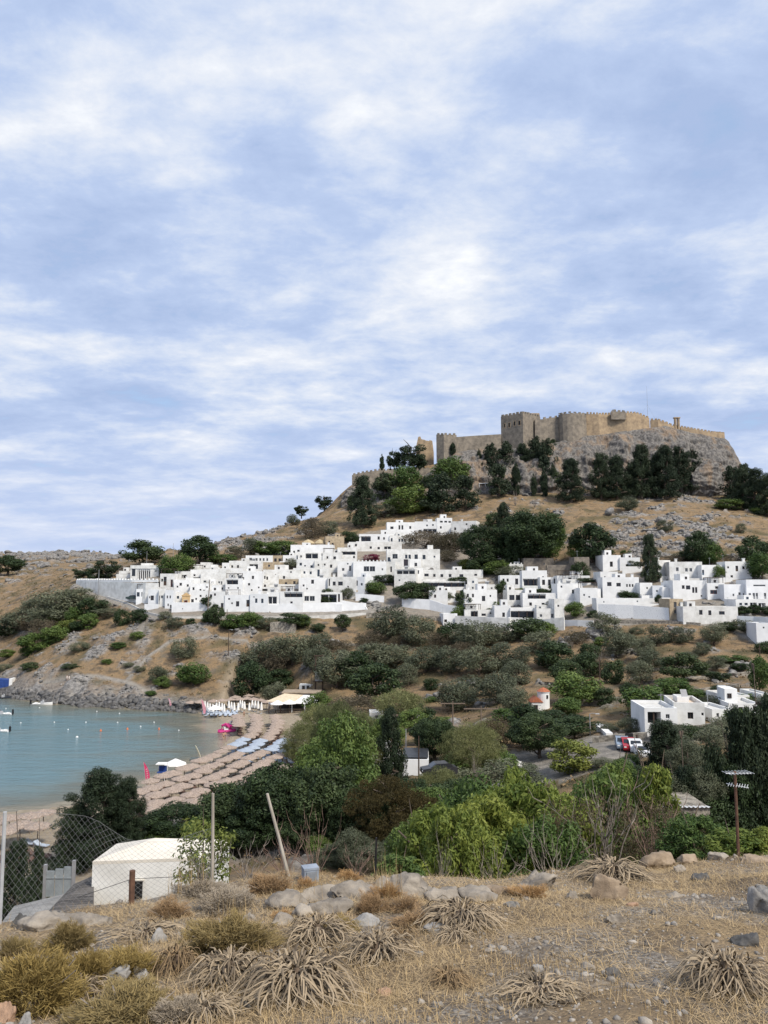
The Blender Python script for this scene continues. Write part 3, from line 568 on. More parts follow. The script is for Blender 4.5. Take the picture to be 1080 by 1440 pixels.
        for q in range(7): xx = px0 + (px1 - px0) * q / 6; pg.box(xx - .1, xx + .1, y0_ - .2, y1_ + .2, H_ - pr + ph + .102, H_ - pr + ph + .14)
        pg.build('pergola', M_WOOD, t)
    if pb < 856 and name != 'stone_house' and random.random() < .6:      # low yard wall on the terrace before the house
        yw_ = MB(); yd = random.uniform(1.6, 3.2); hw = random.uniform(.5, 1.1); x0, x1 = a - random.uniform(-.4, 1.2), b_ + random.uniform(-.4, 1.2); yw_.box(x0, x1, -yd, -yd + .3, zb - 3, hw)
        if random.random() < .5: yw_.box(x0, x0 + .3, -yd + .303, -.003, zb - 3, hw)
        yw_.build('yard_wall', wm, t)
    if random.random() < .45 and name != 'white_villa' and w_ > 4.5 and dep > 4:                    # roof room
        rm = MB(); rw = random.uniform(1.8, min(4, w_ * .45)); xx = random.uniform(a + .3, b_ - rw - .3); hh = random.uniform(1.2, 2.3); y0_ = random.uniform(dep * .3, dep * .5)
        rm.box(xx, xx + rw, y0_, dep - .4, H_ - pr + .012, H_ - pr + hh + .3); rr_ = rm.build('roof_room', wm, t)
        ob('window', window_mesh(.6, .7, st, 'w'), rr_, (xx + rw * random.uniform(.3, .7), y0_ - .055, H_ - pr + hh * .6))
    if random.random() < .3 and dep > 4:      # roof aerial
        ar = MB(); xx, yy = random.uniform(a + .5, b_ - .5), random.uniform(.6, dep - .6); hh = random.uniform(1.4, 2.6); ar.tube([(xx, yy, H_ - pr), (xx, yy, H_ + hh)], .035, 4); ar.box(xx - .45, xx + .45, yy - .02, yy + .02, H_ + hh - .25, H_ + hh - .21); ar.build('aerial', M_GREYF, t)
    if random.random() < .12 and dep > 4: extra += 't'
    if 'c' in extra:    # chimney block
        ch = MB(); xx = random.uniform(a + .8, b_ - .8); ch.box(xx - .35, xx + .35, dep * .5, dep * .5 + .7, H_ - pr, H_ + 1.0); ch.box(xx - .45, xx + .45, dep * .5 - .1, dep * .5 + .8, H_ + 1.002, H_ + 1.12); ch.build('chimney', wm, t)
    if 's' in extra:    # stair head block on the roof
        ch = MB(); xx = random.uniform(a + 1.2, b_ - 1.2); ch.box(xx - 1.0, xx + 1.0, dep * .45, dep * .85, H_ - pr, H_ + 1.7); ch.build('stair_head', wm, t)
    if 'm' in extra:    # pointed crenels
        ch = MB(); n = max(3, int(w_ / 1.2))
        for q in range(n): xx = a + (b_ - a) * (q + .5) / n; ch.box(xx - .22, xx + .22, .003, .247, H_ - .02, H_ + .5)
        ch.build('parapet_crenels', wm, t)
    if 't' in extra:    # solar water tank
        ch = MB(); xx = random.uniform(a + 1, b_ - 1); ch.tube([(xx - .7, dep * .6, H_ + .9), (xx + .7, dep * .6, H_ + .9)], .28, 8); ch.box(xx - .6, xx + .6, dep * .6 + .3, dep * .6 + .36, H_ - pr, H_ + .8); ch.build('water_tank', M_GREYF, t)
    return t
H = house
# front row by the lane, left to right
H('A', 365, 427, 390, 462, 8, 2, 'white corner house with two dark windows beside the parked car', 'w375,417,14,22 w397,417,14,22', extra='p')
H('A', 424, 480, 392, 478, -4, 2, 'narrow white house with grey shutter window by the lane bend', 'w445,435,17,24 w432,432,6,10 w418,462,8,14')
H('A', 478, 512, 388, 484, 6, 0, 'slim white house with tall dark doorway above a stair', 'd479,445,12,44 w494,430,10,14')
H('A', 509, 552, 395, 492, -5, 2, 'bluish white house with two slit windows next to the stairs', 'w521,430,7,14 w536,430,7,14 w526,470,7,12 w540,478,8,16')
H('A', 550, 604, 405, 470, 3, 0, 'plain white house left of the tan arched gateway', 'w576,432,12,14 w562,445,8,10')
H('A', 634, 722, 398, 478, 4, 0, 'white house right of the tan arched gateway with small windows', 'w650,450,13,18 w668,440,8,10 w690,425,10,10')
H('A', 545, 730, 458, 506, 2, 2, 'long low white terrace front below the tan gateway', 'd535,480 w600,490,5,5', dep=4, name='terrace_house')
H('A', 722, 815, 402, 506, -3, 0, 'white house with low doorway behind the leaning lamp post', 'w742,425,12,16 w762,418,10,12 d800,478,14,34')
H('A', 813, 942, 420, 506, 3, 2, 'wide white house with arched brown door and single shutter window', 'w878,465,16,26 d930,462,16,34 w850,462,8,8 w835,440,10,8', extra='p')
H('A', 940, 1032, 414, 508, -3, 2, 'square white house with paired upper windows near the stone bay', 'w972,449,12,22 w1003,450,12,22 w960,430,6,6', extra='c')
H('B', 18, 88, 406, 506, 3, 0, 'white house with deep dark balcony opening above the lane', 'v46,446,44,36 d90,452,12,30', extra='c')
H('B', 84, 202, 402, 506, -2, 0, 'white house under a long dark pergola in front row', 'v152,418,92,26 w143,462,12,18 w116,470,7,9', extra='p')
H('B', 196, 290, 402, 488, 2, 0, 'white house with two round-headed dark windows', 'w219,438,25,25 w248,438,25,25')
H('B', 276, 392, 408, 476, -4, 0, 'white house with shady arcade and planted terrace', 'v332,437,80,40 d384,435,10,40')
H('B', 296, 400, 466, 502, 1, 2, 'low white lower block below the shady arcade', 'd294,488,6,20 w330,484,6,6', dep=4)
# second rows, left part
H('A', 484, 558, 312, 392, -6, 1, 'old white house with red brown shutter column', 'r545,365,12,46 d510,350,16,44 w495,345,10,14', extra='p')
H('A', 556, 642, 342, 408, 4, 0, 'small white house with wide roof edge above the gateway', 'w590,366,12,14 w574,378,8,9 w625,372,10,12', extra='c')
H('A', 560, 640, 300, 348, -3, 1, 'weathered white upper house with clutter on its terrace', 'v600,326,40,16 w570,325,9,10', extra='p')
H('A', 638, 736, 362, 420, 3, 0, 'white cube house with three small windows above the gate', 'w655,388,10,14 w690,396,9,12 w708,400,9,12 w722,380,8,8')
H('A', 690, 818, 290, 372, -2, 0, 'large blank white house with two close windows low down', 'w785,360,9,18 w797,360,9,18 w712,352,14,10', extra='s')
H('A', 640, 700, 292, 350, 7, 0, 'bright white house beneath pale green tree', 'w660,320,10,10 v672,338,34,14', extra='p')
H('A', 732, 826, 368, 408, 2, 1, 'low grey topped white house beside the lamp post', 'w755,390,10,12 w800,388,10,12')
H('A', 735, 816, 340, 372, 5, 0, 'little white house with dark window pair under blank wall', 'w752,358,12,12 w785,356,10,10')
H('A', 816, 905, 336, 420, -3, 0, 'white house with dark covered terrace and washing', 'v850,354,60,24 w880,385,8,10 w832,385,8,8', extra='p')
H('A', 900, 1002, 300, 418, 3, 0, 'tall white house with scattered small windows in third row', 'w906,336,10,12 w955,331,11,16 w936,366,11,12 w985,382,8,8 w950,395,8,8')
H('A', 832, 902, 285, 338, -4, 0, 'white house with plain upper wall below the roadside pair', 'w850,312,10,12 w880,316,12,10')
H('A', 998, 1086, 318, 384, 2, 0, 'white house with three windows in a row and wide dark opening', 'w1000,335,9,16 w1015,331,9,16 w1028,335,9,16 w1048,370,17,12', extra='c')
H('A', 986, 1090, 380, 416, 0, 1, 'narrow white terrace house between taller neighbours', 'v1010,396,40,14 w1060,398,10,12', dep=5)
H('A', 834, 1000, 247, 300, -3, 0, 'long white upper house with dark brown recess', 'w850,276,10,12 w880,276,10,14 v960,276,44,24', extra='t')
H('A', 920, 1056, 220, 258, 3, 0, 'white top row house with five small windows', 'w945,239,14,14 w975,241,9,14 w993,241,9,14 w1010,241,9,14 w1028,241,9,14')
H('A', 800, 836, 257, 300, 4, 0, 'tiny white cube house at edge of upper row', 'w815,280,8,9')
H('A', 628, 676, 264, 300, -6, M_WH[1], 'grey white house behind the bright green tree', 'w650,283,20,8')
H('A', 278, 342, 298, 330, 3, 1, 'low white cafe front left of the colonnaded hall', 'v310,320,50,14')
H('B', 44, 102, 220, 258, -2, M_TAN, 'tan stone house with two windows in the upper row', 'w62,243,13,16 w84,243,13,16', name='stone_house')
H('B', 100, 172, 219, 262, 3, 0, 'white house half hidden by a flat topped olive tree', 'w118,240,8,10')
H('B', 0, 122, 254, 292, 1, M_TAN, 'long tan stone wall house under flat topped olive', 'w30,272,10,10', name='stone_house', dep=5)
H('B', 138, 352, 166, 232, -3, 0, 'broad white house with straw canopies on its roof terrace', 'w156,203,9,14 w178,196,12,10 v318,220,50,20', extra='c')
H('B', 316, 410, 123, 190, 8, M_TAN, 'tan plastered block beside the straw roof canopies', 'w352,168,10,22 w335,150,8,8', name='stone_house', cat='house')
H('B', 176, 312, 203, 262, 2, 0, 'white house with dark recessed veranda in middle row', 'v246,222,62,26 w300,216,10,12 w192,225,9,10')
H('B', 300, 400, 205, 258, -4, 0, 'white house with shaded terrace and low parapet', 'w362,232,14,14 w325,230,9,12', extra='p')
H('B', 376, 476, 180, 250, 3, 1, 'white house with flat canopy facing the courtyard', 'v432,208,70,16 w405,222,9,14 w460,228,9,12')
H('B', 168, 262, 240, 292, -2, 0, 'plain white house with three square windows mid slope', 'w190,264,12,14 w245,276,12,12 w212,272,8,8')
H('B', 260, 378, 245, 296, 3, 0, 'white house with wide parapet and single framed window', 'w344,274,11,16 w280,268,8,10 w312,266,8,10')
H('B', 376, 462, 250, 330, -3, 0, 'white house with pale shutter and round attic hole', 'w405,291,12,14 w440,285,11,26 w428,262,8,8')
H('B', 0, 190, 292, 376, 2, 0, 'long white house with many tiny windows in two lines', 'w20,336,10,14 w5,336,8,14 w105,331,11,14 w140,304,8,8 w40,369,18,14 w15,368,8,10 w62,318,6,6', extra='s')
H('B', 186, 332, 288, 372, -3, 0, 'white house with dark door column at its right edge', 'w240,308,11,14 w208,306,10,12 w280,308,12,36 w300,345,8,8 w218,345,8,10', extra='c')
H('B', 64, 184, 340, 382, 0, M_TAN, 'tan rendered row house with two openings', 'w115,362,12,12 w158,358,12,16', name='stone_house', dep=5)
H('B', 180, 336, 332, 408, 3, 0, 'white house with squarish window above the round headed pair', 'w250,353,14,20 w205,372,9,10 w222,388,8,8')
H('B', 326, 472, 328, 418, -8, 0, 'white house with big square window and narrow slit', 'w334,356,7,36 w359,362,15,20 w391,362,24,20 w430,378,8,8', extra='c')
H('B', 440, 514, 328, 420, -24, 2, 'angled white house turning its side to the ramp', 'w474,360,10,26 w499,366,11,12')
H('B', 456, 624, 250, 358, 3, 0, 'big white house with two large arched dark windows', 'w523,288,27,26 w553,288,27,26 w604,290,8,10', extra='m')
H('B', 620, 668, 252, 340, -14, 0, 'slim white house with single slit left of red bougainvillea', 'w648,290,9,28')
H('B', 434, 702, 152, 200, 2, 0, 'long white house under the hilltop villa', 'w470,168,10,12 w545,180,11,12 w585,183,12,12 v630,181,34,14')
H('B', 486, 642, 112, 158, -3, 0, 'white house with brown veranda left of six window row', 'v520,135,50,26 w585,132,11,16 w612,134,9,12')
H('B', 640, 766, 119, 160, 2, 0, 'white row house with six dark windows', 'w651,141,9,18 w690,143,9,16 w704,143,9,16 w718,143,9,16 w740,143,9,16 w756,143,9,16')
H('B', 626, 772, 52, 122, 3, 0, 'left wing of the hilltop white villa', 'w652,80,16,13 w690,78,9,22 w705,78,9,22 w745,78,10,14')
H('B', 768, 885, 48, 120, -3, 0, 'middle wing of the hilltop villa with brown pergola', 'w795,99,16,16 v845,95,66,20 w830,68,9,9 w860,66,9,9', extra='p')
H('B', 880, 958, 30, 118, 2, 0, 'taller stepped part of the hilltop villa', 'w903,49,14,9 w925,49,14,9 w945,50,12,9 w900,78,9,12', extra='c')
H('B', 955, 1078, 46, 140, -18, 0, 'right wing of hilltop villa partly behind dark tree', 'w974,84,10,14 w1060,76,10,16 w1010,110,18,9 w1030,62,9,9', extra='c')
H('B', 626, 896, 188, 292, 2, 0, 'grand white house with arched window and long parapet', 'w637,240,14,22 w668,227,26,28 w725,228,12,24 w742,228,12,24 w775,230,17,30 w815,228,15,22 w868,226,9,9', extra='s')
H('B', 648, 742, 236, 296, -3, 1, 'white house with brown stone framed window over dark pergola', 'r723,262,22,46')
H('B', 740, 800, 238, 298, 4, 0, 'small white house with crooked chimney beside bougainvillea house', 'w773,266,14,18', extra='c')
H('B', 664, 772, 288, 385, -10, 1, 'white house with flat dark roof canopy by the ramp foot', 'v722,303,92,22 w690,345,8,8')
H('B', 764, 812, 284, 360, 14, 0, 'white side house with one upper window by the canopy', 'w786,304,9,18')
H('C', 188, 502, 292, 352, 1, 1, 'long two storey white house with row of six small windows', 'w215,319,22,14 w255,321,12,14 w293,322,14,15 w335,322,14,15 w392,322,20,14 w465,318,14,10')
H('C', 204, 412, 350, 392, 1, 1, 'long white ground floor with posts under six window house', 'v310,368,196,22', dep=5)
H('C', 228, 322, 396, 472, -6, 0, 'white house with two small windows above curved garden wall', 'w259,426,10,16 w264,464,8,9')
H('C', 296, 366, 396, 450, 10, 0, 'white house with arched brown entrance behind small tree', 'd320,435,22,30')
H('C', 404, 574, 394, 496, 3, 0, 'white house with paired slits and one tall shutter window', 'w425,423,10,18 w451,423,10,18 w505,438,17,26 w436,452,8,10 w540,425,8,10', extra='c')
H('C', 416, 580, 366, 400, -2, 0, 'white parapet house above the paired slits', 'w450,384,8,9 w545,386,9,9', dep=5)
H('C', 588, 708, 320, 388, -3, 0, 'white house left of veranda with two square windows', 'w606,345,10,16 w627,345,10,16 w672,352,15,30')
H('C', 634, 706, 264, 324, 4, 0, 'white house crowned by two little horned turrets', 'w650,286,8,10 w665,286,8,10 w690,300,8,8', extra='m')
H('C', 700, 826, 296, 384, -2, 0, 'white house with long planted dark veranda', 'v745,356,80,36 w806,330,8,9')
H('C', 790, 884, 330, 384, 4, 0, 'small white house with blue grey shutters', 'w808,356,15,26 w838,357,14,30 w868,350,14,26', extra='c')
H('C', 878, 1042, 322, 372, -2, 0, 'white house below the brown ruin with dark doorway', 'd942,349,16,34 w905,343,9,9 w990,340,12,10', extra='p')
H('C', 624, 718, 394, 472, 3, 0, 'white house with two big square dark windows', 'w648,433,26,26 w681,433,26,26', extra='c')
H('C', 704, 902, 410, 492, -2, 0, 'white terrace house with covered balcony and two small windows', 'v775,426,90,26 w743,466,13,16 w806,467,14,14 w860,468,9,12')
H('C', 560, 642, 474, 560, -3, 0, 'white front house with small arched tan entrance', 'd607,463,26,20 w606,520,13,22')
H('C', 408, 562, 494, 552, 2, 1, 'white yard house with shaded porch above perimeter wall', 'v458,516,36,30 w505,520,22,12 w540,512,8,8', extra='p')
H('C', 640, 778, 486, 556, 2, 0, 'white front house with wide black terrace opening', 'v705,520,126,38')
H('C', 774, 912, 488, 566, -3, 0, 'white front house with two shutter windows beside dining terrace', 'w796,525,12,14 w853,525,13,20 w880,515,7,7')
H('C', 878, 1004, 362, 462, 3, 0, 'white house with blank face and one dark window', 'w960,403,14,20 w900,378,9,10 w912,452,12,12', extra='c')
H('C', 300, 372, 514, 580, 5, 2, 'small white outbuilding at foot of the curved wall', 'w312,551,14,14')
H('C', 994, 1082, 384, 470, -4, 0, 'white house beneath tangled vine terrace', 'w1015,420,9,10 w1040,430,9,9', extra='p')
H('E', 40, 140, 340, 390, 3, 0, 'white roof terrace house covered by dark vines', 'w95,362,9,10 v60,366,40,16', extra='p')
H('E', 60, 142, 372, 440, -3, 0, 'white house with one dark square window left of stair lane', 'w96,404,14,20')
H('E', 130, 236, 388, 466, 4, 0, 'white house with rounded oven dome beside the stair lane', 'w200,432,9,7 w150,420,8,8')
H('E', 244, 338, 218, 300, 5, 0, 'upper white house with single arched window', 'w288,264,15,26', extra='c')
H('E', 332, 432, 230, 292, -4, 0, 'upper white house with one square window left of cypress', 'w368,272,13,16 w405,262,8,8', extra='t')
H('E', 232, 322, 302, 372, 3, 0, 'white house with stepped parapet above the clipped hedge', 'w255,330,8,9')
H('E', 246, 428, 330, 444, -3, 0, 'broad white house with two arched windows and three slits', 'w280,365,22,20 w326,368,22,18 w368,372,8,14 w382,372,8,14 w396,372,8,14', extra='c')
H('E', 432, 498, 358, 436, 6, 0, 'small white house with three tiny openings beneath cypress', 'w470,385,8,9 w449,426,8,12 w460,426,8,12 w471,426,8,12')
H('E', 500, 552, 372, 446, -16, 2, 'angled white side house with grey roof rail', 'w520,400,8,9')
H('E', 546, 658, 380, 442, 3, 0, 'plain white house with tiny right window above stone tower house', 'w622,415,10,14')
H('E', 522, 592, 244, 335, 16, 0, 'upper white house standing right against the cypress', 'w535,283,14,18', extra='c')
H('E', 584, 748, 252, 345, -3, 0, 'large upper white house with single and paired windows', 'w624,290,13,20 w669,293,13,18 w691,293,13,18 w725,312,9,14', extra='c')
H('E', 745, 872, 268, 350, 3, 0, 'upper white house behind a small leafy tree', 'd752,306,11,26 d866,336,13,28 w830,300,8,8')
H('E', 868, 998, 250, 340, -3, 0, 'upper white house at right end with flagged parapet', 'd925,286,13,28 w958,282,12,14 w882,280,9,10 w898,326,12,12', extra='c')
H('E', 600, 782, 346, 446, 2, 0, 'white house with arched balcony openings in middle row', 'w653,380,14,18 w678,382,22,20 w704,395,11,28 w719,395,11,28 w745,425,8,8', extra='s')
H('E', 776, 862, 360, 440, -4, 0, 'white house with red shutter panel and small window', 'r807,405,34,20 w822,382,14,12', extra='p')
H('E', 858, 980, 366, 446, 3, 2, 'white hotel wing with tall narrow doors', 'd938,422,12,30 w906,420,9,12 d963,425,14,28')
H('E', 974, 1092, 342, 446, -2, 2, 'white hotel block with grey balcony band at right edge', 'd990,425,11,28 d1010,425,11,30 d1025,425,11,30 d1066,425,11,30 w1040,372,60,8')
H('E', 918, 1092, 442, 505, 1, 0, 'white lower hotel floor with dark shopfronts', 'w943,466,14,12 w971,466,16,12 v1008,470,34,22 v1052,472,36,22')
H('E', 654, 928, 478, 566, -2, 0, 'wide white front house with three dark windows and roof plants', 'w743,508,17,24 w788,510,15,24 w848,511,28,17', extra='c')
H('E', 584, 654, 440, 545, 4, M_TAN, 'tan stone tower house with two stacked windows', 'w613,470,15,28 w613,505,13,18', name='stone_house')
H('E', 638, 686, 488, 545, -2, 1, 'white passage house with dark gate under wooden pergola', 'v660,518,30,40', extra='p')
H('E', 212, 590, 436, 480, 0, 0, 'long low white block behind the speckled garden wall', 'w250,455,6,7 w420,452,7,7', dep=5)
H('E', 1026, 1096, 562, 668, -6, 2, 'plain pale house at far right edge below the hotel', 'w1062,585,8,8')
H('E', 0, 50, 440, 560, 2, 1, 'white house end beside the tree shaded dining terrace', 'w20,475,9,10')
H('C', 706, 862, 234, 300, 6, M_RUIN, 'roofless brown stone house behind the turreted house', 'w812,262,6,12', name='stone_house', dep=6)
H('C', 828, 968, 268, 326, -8, M_RUIN, 'sloping brown ruin wall between two stone houses', '', name='stone_house', dep=4)
H('C', 964, 1042, 228, 322, 3, M_RUIN, 'tall dark brown windowless ruined stone house', '', name='stone_house', dep=6)
H('A', 690, 740, 255, 296, 4, 1, 'small pale house beneath the dark cedar trees', 'w712,276,9,10')
H('B', 470, 520, 395, 420, 3, M_TAN, 'tiny tan shed behind the round clipped tree', '', dep=3, name='stone_house')
# colonnaded hall
t = thing('colonnaded_hall', 'grey white hall with tall arched colonnade above the long wall', 'hall', hit(203, 814)); q = t.location; s_ = q.y / F; Wd = 40 * s_
m = MB(); hh = 19 * s_; m.box(-Wd / 2, Wd / 2, 1.2, 8, -2, hh); m.box(-Wd / 2, Wd / 2, -.2, 1.197, hh - 1.2, hh); m.box(-Wd / 2 + .02, -Wd / 2 + 2.6, 0, 1.197, -2, hh - 1.203); m.box(Wd / 2 - 3.0, Wd / 2 - .02, 0, 1.197, -2, hh - 1.203); m.box(-2.0, 2.0, 2, 4, hh + .003, hh + .8); m.build('wall', M_WH[1], t)
m = MB(); m.box(-Wd / 2 + 2.7, Wd / 2 - 3.1, 1.1, 1.17, -1, hh - 1.8); m.build('window', M_GLASS, t)
for k in range(7):
    m = MB(); xx = -Wd / 2 + 2.9 + k * (Wd - 6.1) / 6; m.lathe([(.16, -2), (.14, hh - 2.4), (.3, hh - 1.9), (.5, hh - 1.21)], 8, 0, (xx, .4, 0)); m.build('column', M_WH[0], t)
m = MB(); m.box(-Wd / 2 + .6, -Wd / 2 + 1.8, -.03, .05, 1, 4); m.build('window', M_GLASS, t)
# stair with green canopy before the hall
q = hit(200, 818); t = thing('canopy', 'grey green sloping canopy in front of the colonnaded hall', 'canopy', PT(205, 817, q.y - 6)); m = MB(); m.prism([(-8, 0), (8, 0), (8, .15), (-5, .15)], -3, 3); m.build('roof', mat('grey_green_sheet', (.13, .17, .165), (.09, .12, .12), .7, 2, .2), t)
for x in (-7, -3, 1, 5, 7): m = MB(); m.box(x - .08, x + .08, -2.8, -2.64, -3, -.002); m.build('post', M_GREYF, t)
# tan gateway
q = hit(261, 852); t = thing('gateway', 'tan arched church gateway set in the white front row', 'gateway', PT(261, 852, q.y - 1.2)); s_ = q.y / F; m = MB(); W2 = 5.3 * s_; hh = 13.5 * s_
op = [(-.6, .6, -.5, 1.8, .5, False)]; facade(m, 2 * W2, -2, hh, op); m.box(-W2, -W2 + .01, 0, 2, -2, hh); m.box(W2 - .01, W2, .003, 2, -2, hh); m.box(-W2 - .15, W2 + .15, -.12, 2, hh + .002, hh + .3); m.prism([(-W2, hh + .302), (W2, hh + .302), (0, hh + 1.1)], 0, .6); m.build('wall', mat('ochre_plaster', (.60, .42, .22), (.48, .33, .17), .9, 1.5, .3), t)
m = MB(); m.prism([(-.6, -.5), (.6, -.5), (.6, 1.3), (.4, 1.65), (0, 1.8), (-.4, 1.65), (-.6, 1.3)], .35, .45); m.build('door', M_RED, t); m = MB(); m.box(-.75, -.603, -.06, .1, -.5, 1.85); m.box(.603, .75, -.06, .1, -.5, 1.85); m.box(-.75, .75, -.07, .1, 1.853, 2.05); m.build('door_frame', mat('pale_stone', (.6, .52, .4), rough=.9), t)
# straw canopies on the roof terrace
for a, b_, y in ((194, 262, 135), (258, 316, 131)):
    ox, oy, s = ZONE['B']; pm = ox + (a + b_) / 2 / s; D = hit(pm, oy + 195 / s).y + 1.5; q = PT(pm, oy + 160 / s, D); w2 = (b_ - a) / s * D / F / 2
    t = thing('straw_canopy', 'wider left straw canopy on white roof terrace' if a < 200 else 'narrower right straw canopy on white roof terrace', 'canopy', q, 0, 'straw canopies on roof terrace'); m = MB(); m.lathe([(w2 * 1.05, 0), (w2 * .7, .9), (0.05, 1.75)], 8, 0, (0, 0, 0), .6); m.build('roof', mat('straw', (.52, .43, .28), (.36, .29, .18), .95, 3, .8), t); m = MB()
    for x in (-.8, .8): m.box(x * w2 - .06, x * w2 + .06, -.06, .06, -4, .1)
    m.build('post', M_WOOD, t)
# garden and terrace walls
def gwall(name, label, pts, m, th=.5, deep=2, mer=None, cat='wall'):
    P = []
    for px, pt, pb in pts: P.append((px, pt, pb, hit(px, pb).y))
    q = PT(P[0][0], P[0][2], P[0][3]); t = tag(ob(name, None, None, q), label, cat); mb = MB(); wall_run(mb, P, th, mer, deep); ob('masonry', mb.mesh('masonry', m), t, -q); return t
t = gwall('retaining_wall', 'long curving whitish retaining wall with balustrade above the lane', [(107, 817, 821), (122, 817.5, 829), (140, 818, 836), (165, 818.5, 842), (185, 819, 846), (205, 819.5, 848), (222, 820, 846)], M_WH[1], .8)
mb = MB(); wall_run(mb, [(px, 815.5, 818.5, hit(px, pb).y + .2) for px, pb in ((107, 821), (122, 829), (140, 836), (165, 842), (185, 846), (222, 846))], .3, (.5, .5, .9), 0); ob('balustrade', mb.mesh('balustrade', M_WH[0]), t, -t.location)
gwall('lane_parapet', 'low pale parapet following the lane bend under the village', [(150, 838.5, 841), (180, 848, 850.5), (205, 860, 863), (230, 866, 869.5), (262, 867, 870.5), (300, 867, 870), (360, 867, 870), (430, 866.5, 869), (515, 861.5, 864)], M_CEM, .35)
gwall('terrace_wall', 'long white wall at foot of the middle front row', [(369, 851, 861), (420, 848, 860.5), (480, 847, 859), (515, 848, 857)], M_WH[2], .4)
gwall('ramp_wall', 'white curved ramp wall sloping beside the round clipped tree', [(480, 844, 856), (497, 847, 856), (512, 850, 857), (516, 856, 858)], M_WH[0], .4)
gwall('terrace_wall', 'white curved garden wall holding a leafy courtyard', [(565, 841, 853), (582, 842, 856), (604, 843, 858), (625, 850, 862), (645, 853, 866)], M_WH[2], .4)
gwall('terrace_wall', 'low white wall around round clipped tree', [(500, 835, 845), (520, 836, 846), (540, 838, 847)], M_WH[2], .4)
gwall('perimeter_wall', 'old stained white perimeter wall above the olive slope', [(640, 866, 882), (665, 867, 884), (690, 868, 886), (717, 869, 888), (718, 868, 886), (745, 869, 886), (765, 871, 888), (793, 868, 886)], M_WH[1], .5)
gwall('terrace_wall', 'white front wall of the tree shaded dining terrace', [(792, 872, 882), (812, 872, 882), (834, 873, 882)], M_WH[0], .4)
gwall('speckled_wall', 'long white garden wall speckled with small dark stones', [(841, 849.5, 868), (865, 850, 869), (890, 851, 870), (915, 853, 871), (943, 855, 872)], mat('speckled_whitewash', (.79, .79, .78), (.34, .33, .31), .9, 6.5, .4, .05, detail=2, lo=.33, hi=.38), .5)
gwall('terrace_wall', 'white retaining wall beneath the hotel at right', [(1036, 866, 880), (1060, 867, 884), (1085, 868, 890)], M_WH[0], .4)
gwall('lane_wall', 'brown drystone wall below the speckled garden wall', [(835, 871, 876), (890, 872, 877), (945, 873, 878), (985, 876, 882)], M_STONEW, .5)
gwall('stone_ruin', 'square grey stone hut ruin on the slope under village', [(380, 875, 890), (398, 874, 890), (415, 877, 890)], M_STONEW, 3)
gwall('lane_wall', 'grey stone wall along the lane below the middle rows', [(515, 862, 868), (560, 862, 870), (600, 866, 872), (640, 868, 874)], M_STONEW, .5)
for i, (pts, lb) in enumerate([([(640, 985, 988), (700, 982, 985)], 'low brown terrace wall left of the red roofed chapel'), ([(812, 984, 991), (845, 982, 990), (880, 980, 987)], 'drystone terrace wall right of the red roofed chapel'), ([(880, 979, 984), (960, 972, 976), (1040, 962, 966)], 'drystone terrace wall above the white villa'), ([(900, 958, 961), (960, 954, 957), (1060, 944, 948)], 'upper drystone terrace wall in right hand gardens'), ([(905, 940, 943), (985, 936, 939), (1050, 934, 937)], 'topmost drystone terrace wall in right hand gardens'), ([(833, 1037, 1045), (870, 1033, 1042), (910, 1030, 1040)], 'long stone wall along the car park road'), ([(935, 1022, 1032), (990, 1020, 1032), (1030, 1012, 1022)], 'stone wall in front of the white villa'), ([(385, 903, 906), (470, 905, 909), (540, 905, 909)], 'stone terrace line across the slope under village')]):
    gwall('terrace_wall', lb, pts, M_STONEW, .6)
# ------------------------------------------------------------------ trees and shrubs
def leafmat(name, a, b_, var=.25, trans=.25):
    m, nt, b = newmat(name); at = nt.nodes.new('ShaderNodeAttribute'); at.attribute_name = 'tint'; oi = nt.nodes.new('ShaderNodeObjectInfo')
    c = mixc(nt, at.outputs['Fac'], a, b_); hs = nt.nodes.new('ShaderNodeHueSaturation'); lk(nt, c, hs.inputs['Color'])
    mr = nt.nodes.new('ShaderNodeMapRange'); lk(nt, oi.outputs['Random'], mr.inputs[0]); mr.inputs[3].default_value = 1 - var; mr.inputs[4].default_value = 1 + var; lk(nt, mr.outputs[0], hs.inputs['Value'])
    mr2 = nt.nodes.new('ShaderNodeMapRange'); lk(nt, oi.outputs['Random'], mr2.inputs[0]); mr2.inputs[3].default_value = .515; mr2.inputs[4].default_value = .485; lk(nt, mr2.outputs[0], hs.inputs['Hue'])
    lk(nt, hs.outputs[0], b.inputs['Base Color']); b.inputs['Roughness'].default_value = .6; b.inputs['Specular IOR Level'].default_value = .25
    tr = nt.nodes.new('ShaderNodeBsdfTranslucent'); lk(nt, hs.outputs[0], tr.inputs[0]); mx = nt.nodes.new('ShaderNodeMixShader'); mx.inputs[0].default_value = trans
    lk(nt, b.outputs[0], mx.inputs[1]); lk(nt, tr.outputs[0], mx.inputs[2]); lk(nt, mx.outputs[0], nt.nodes['Material Output'].inputs[0]); return m
M_BARK = mat('bark', (.16, .125, .095), (.08, .062, .05), .95, 4, .7, .03); M_TWIG = mat('grey_twigs', (.27, .235, .20), (.15, .125, .105), .95, 6, .3)
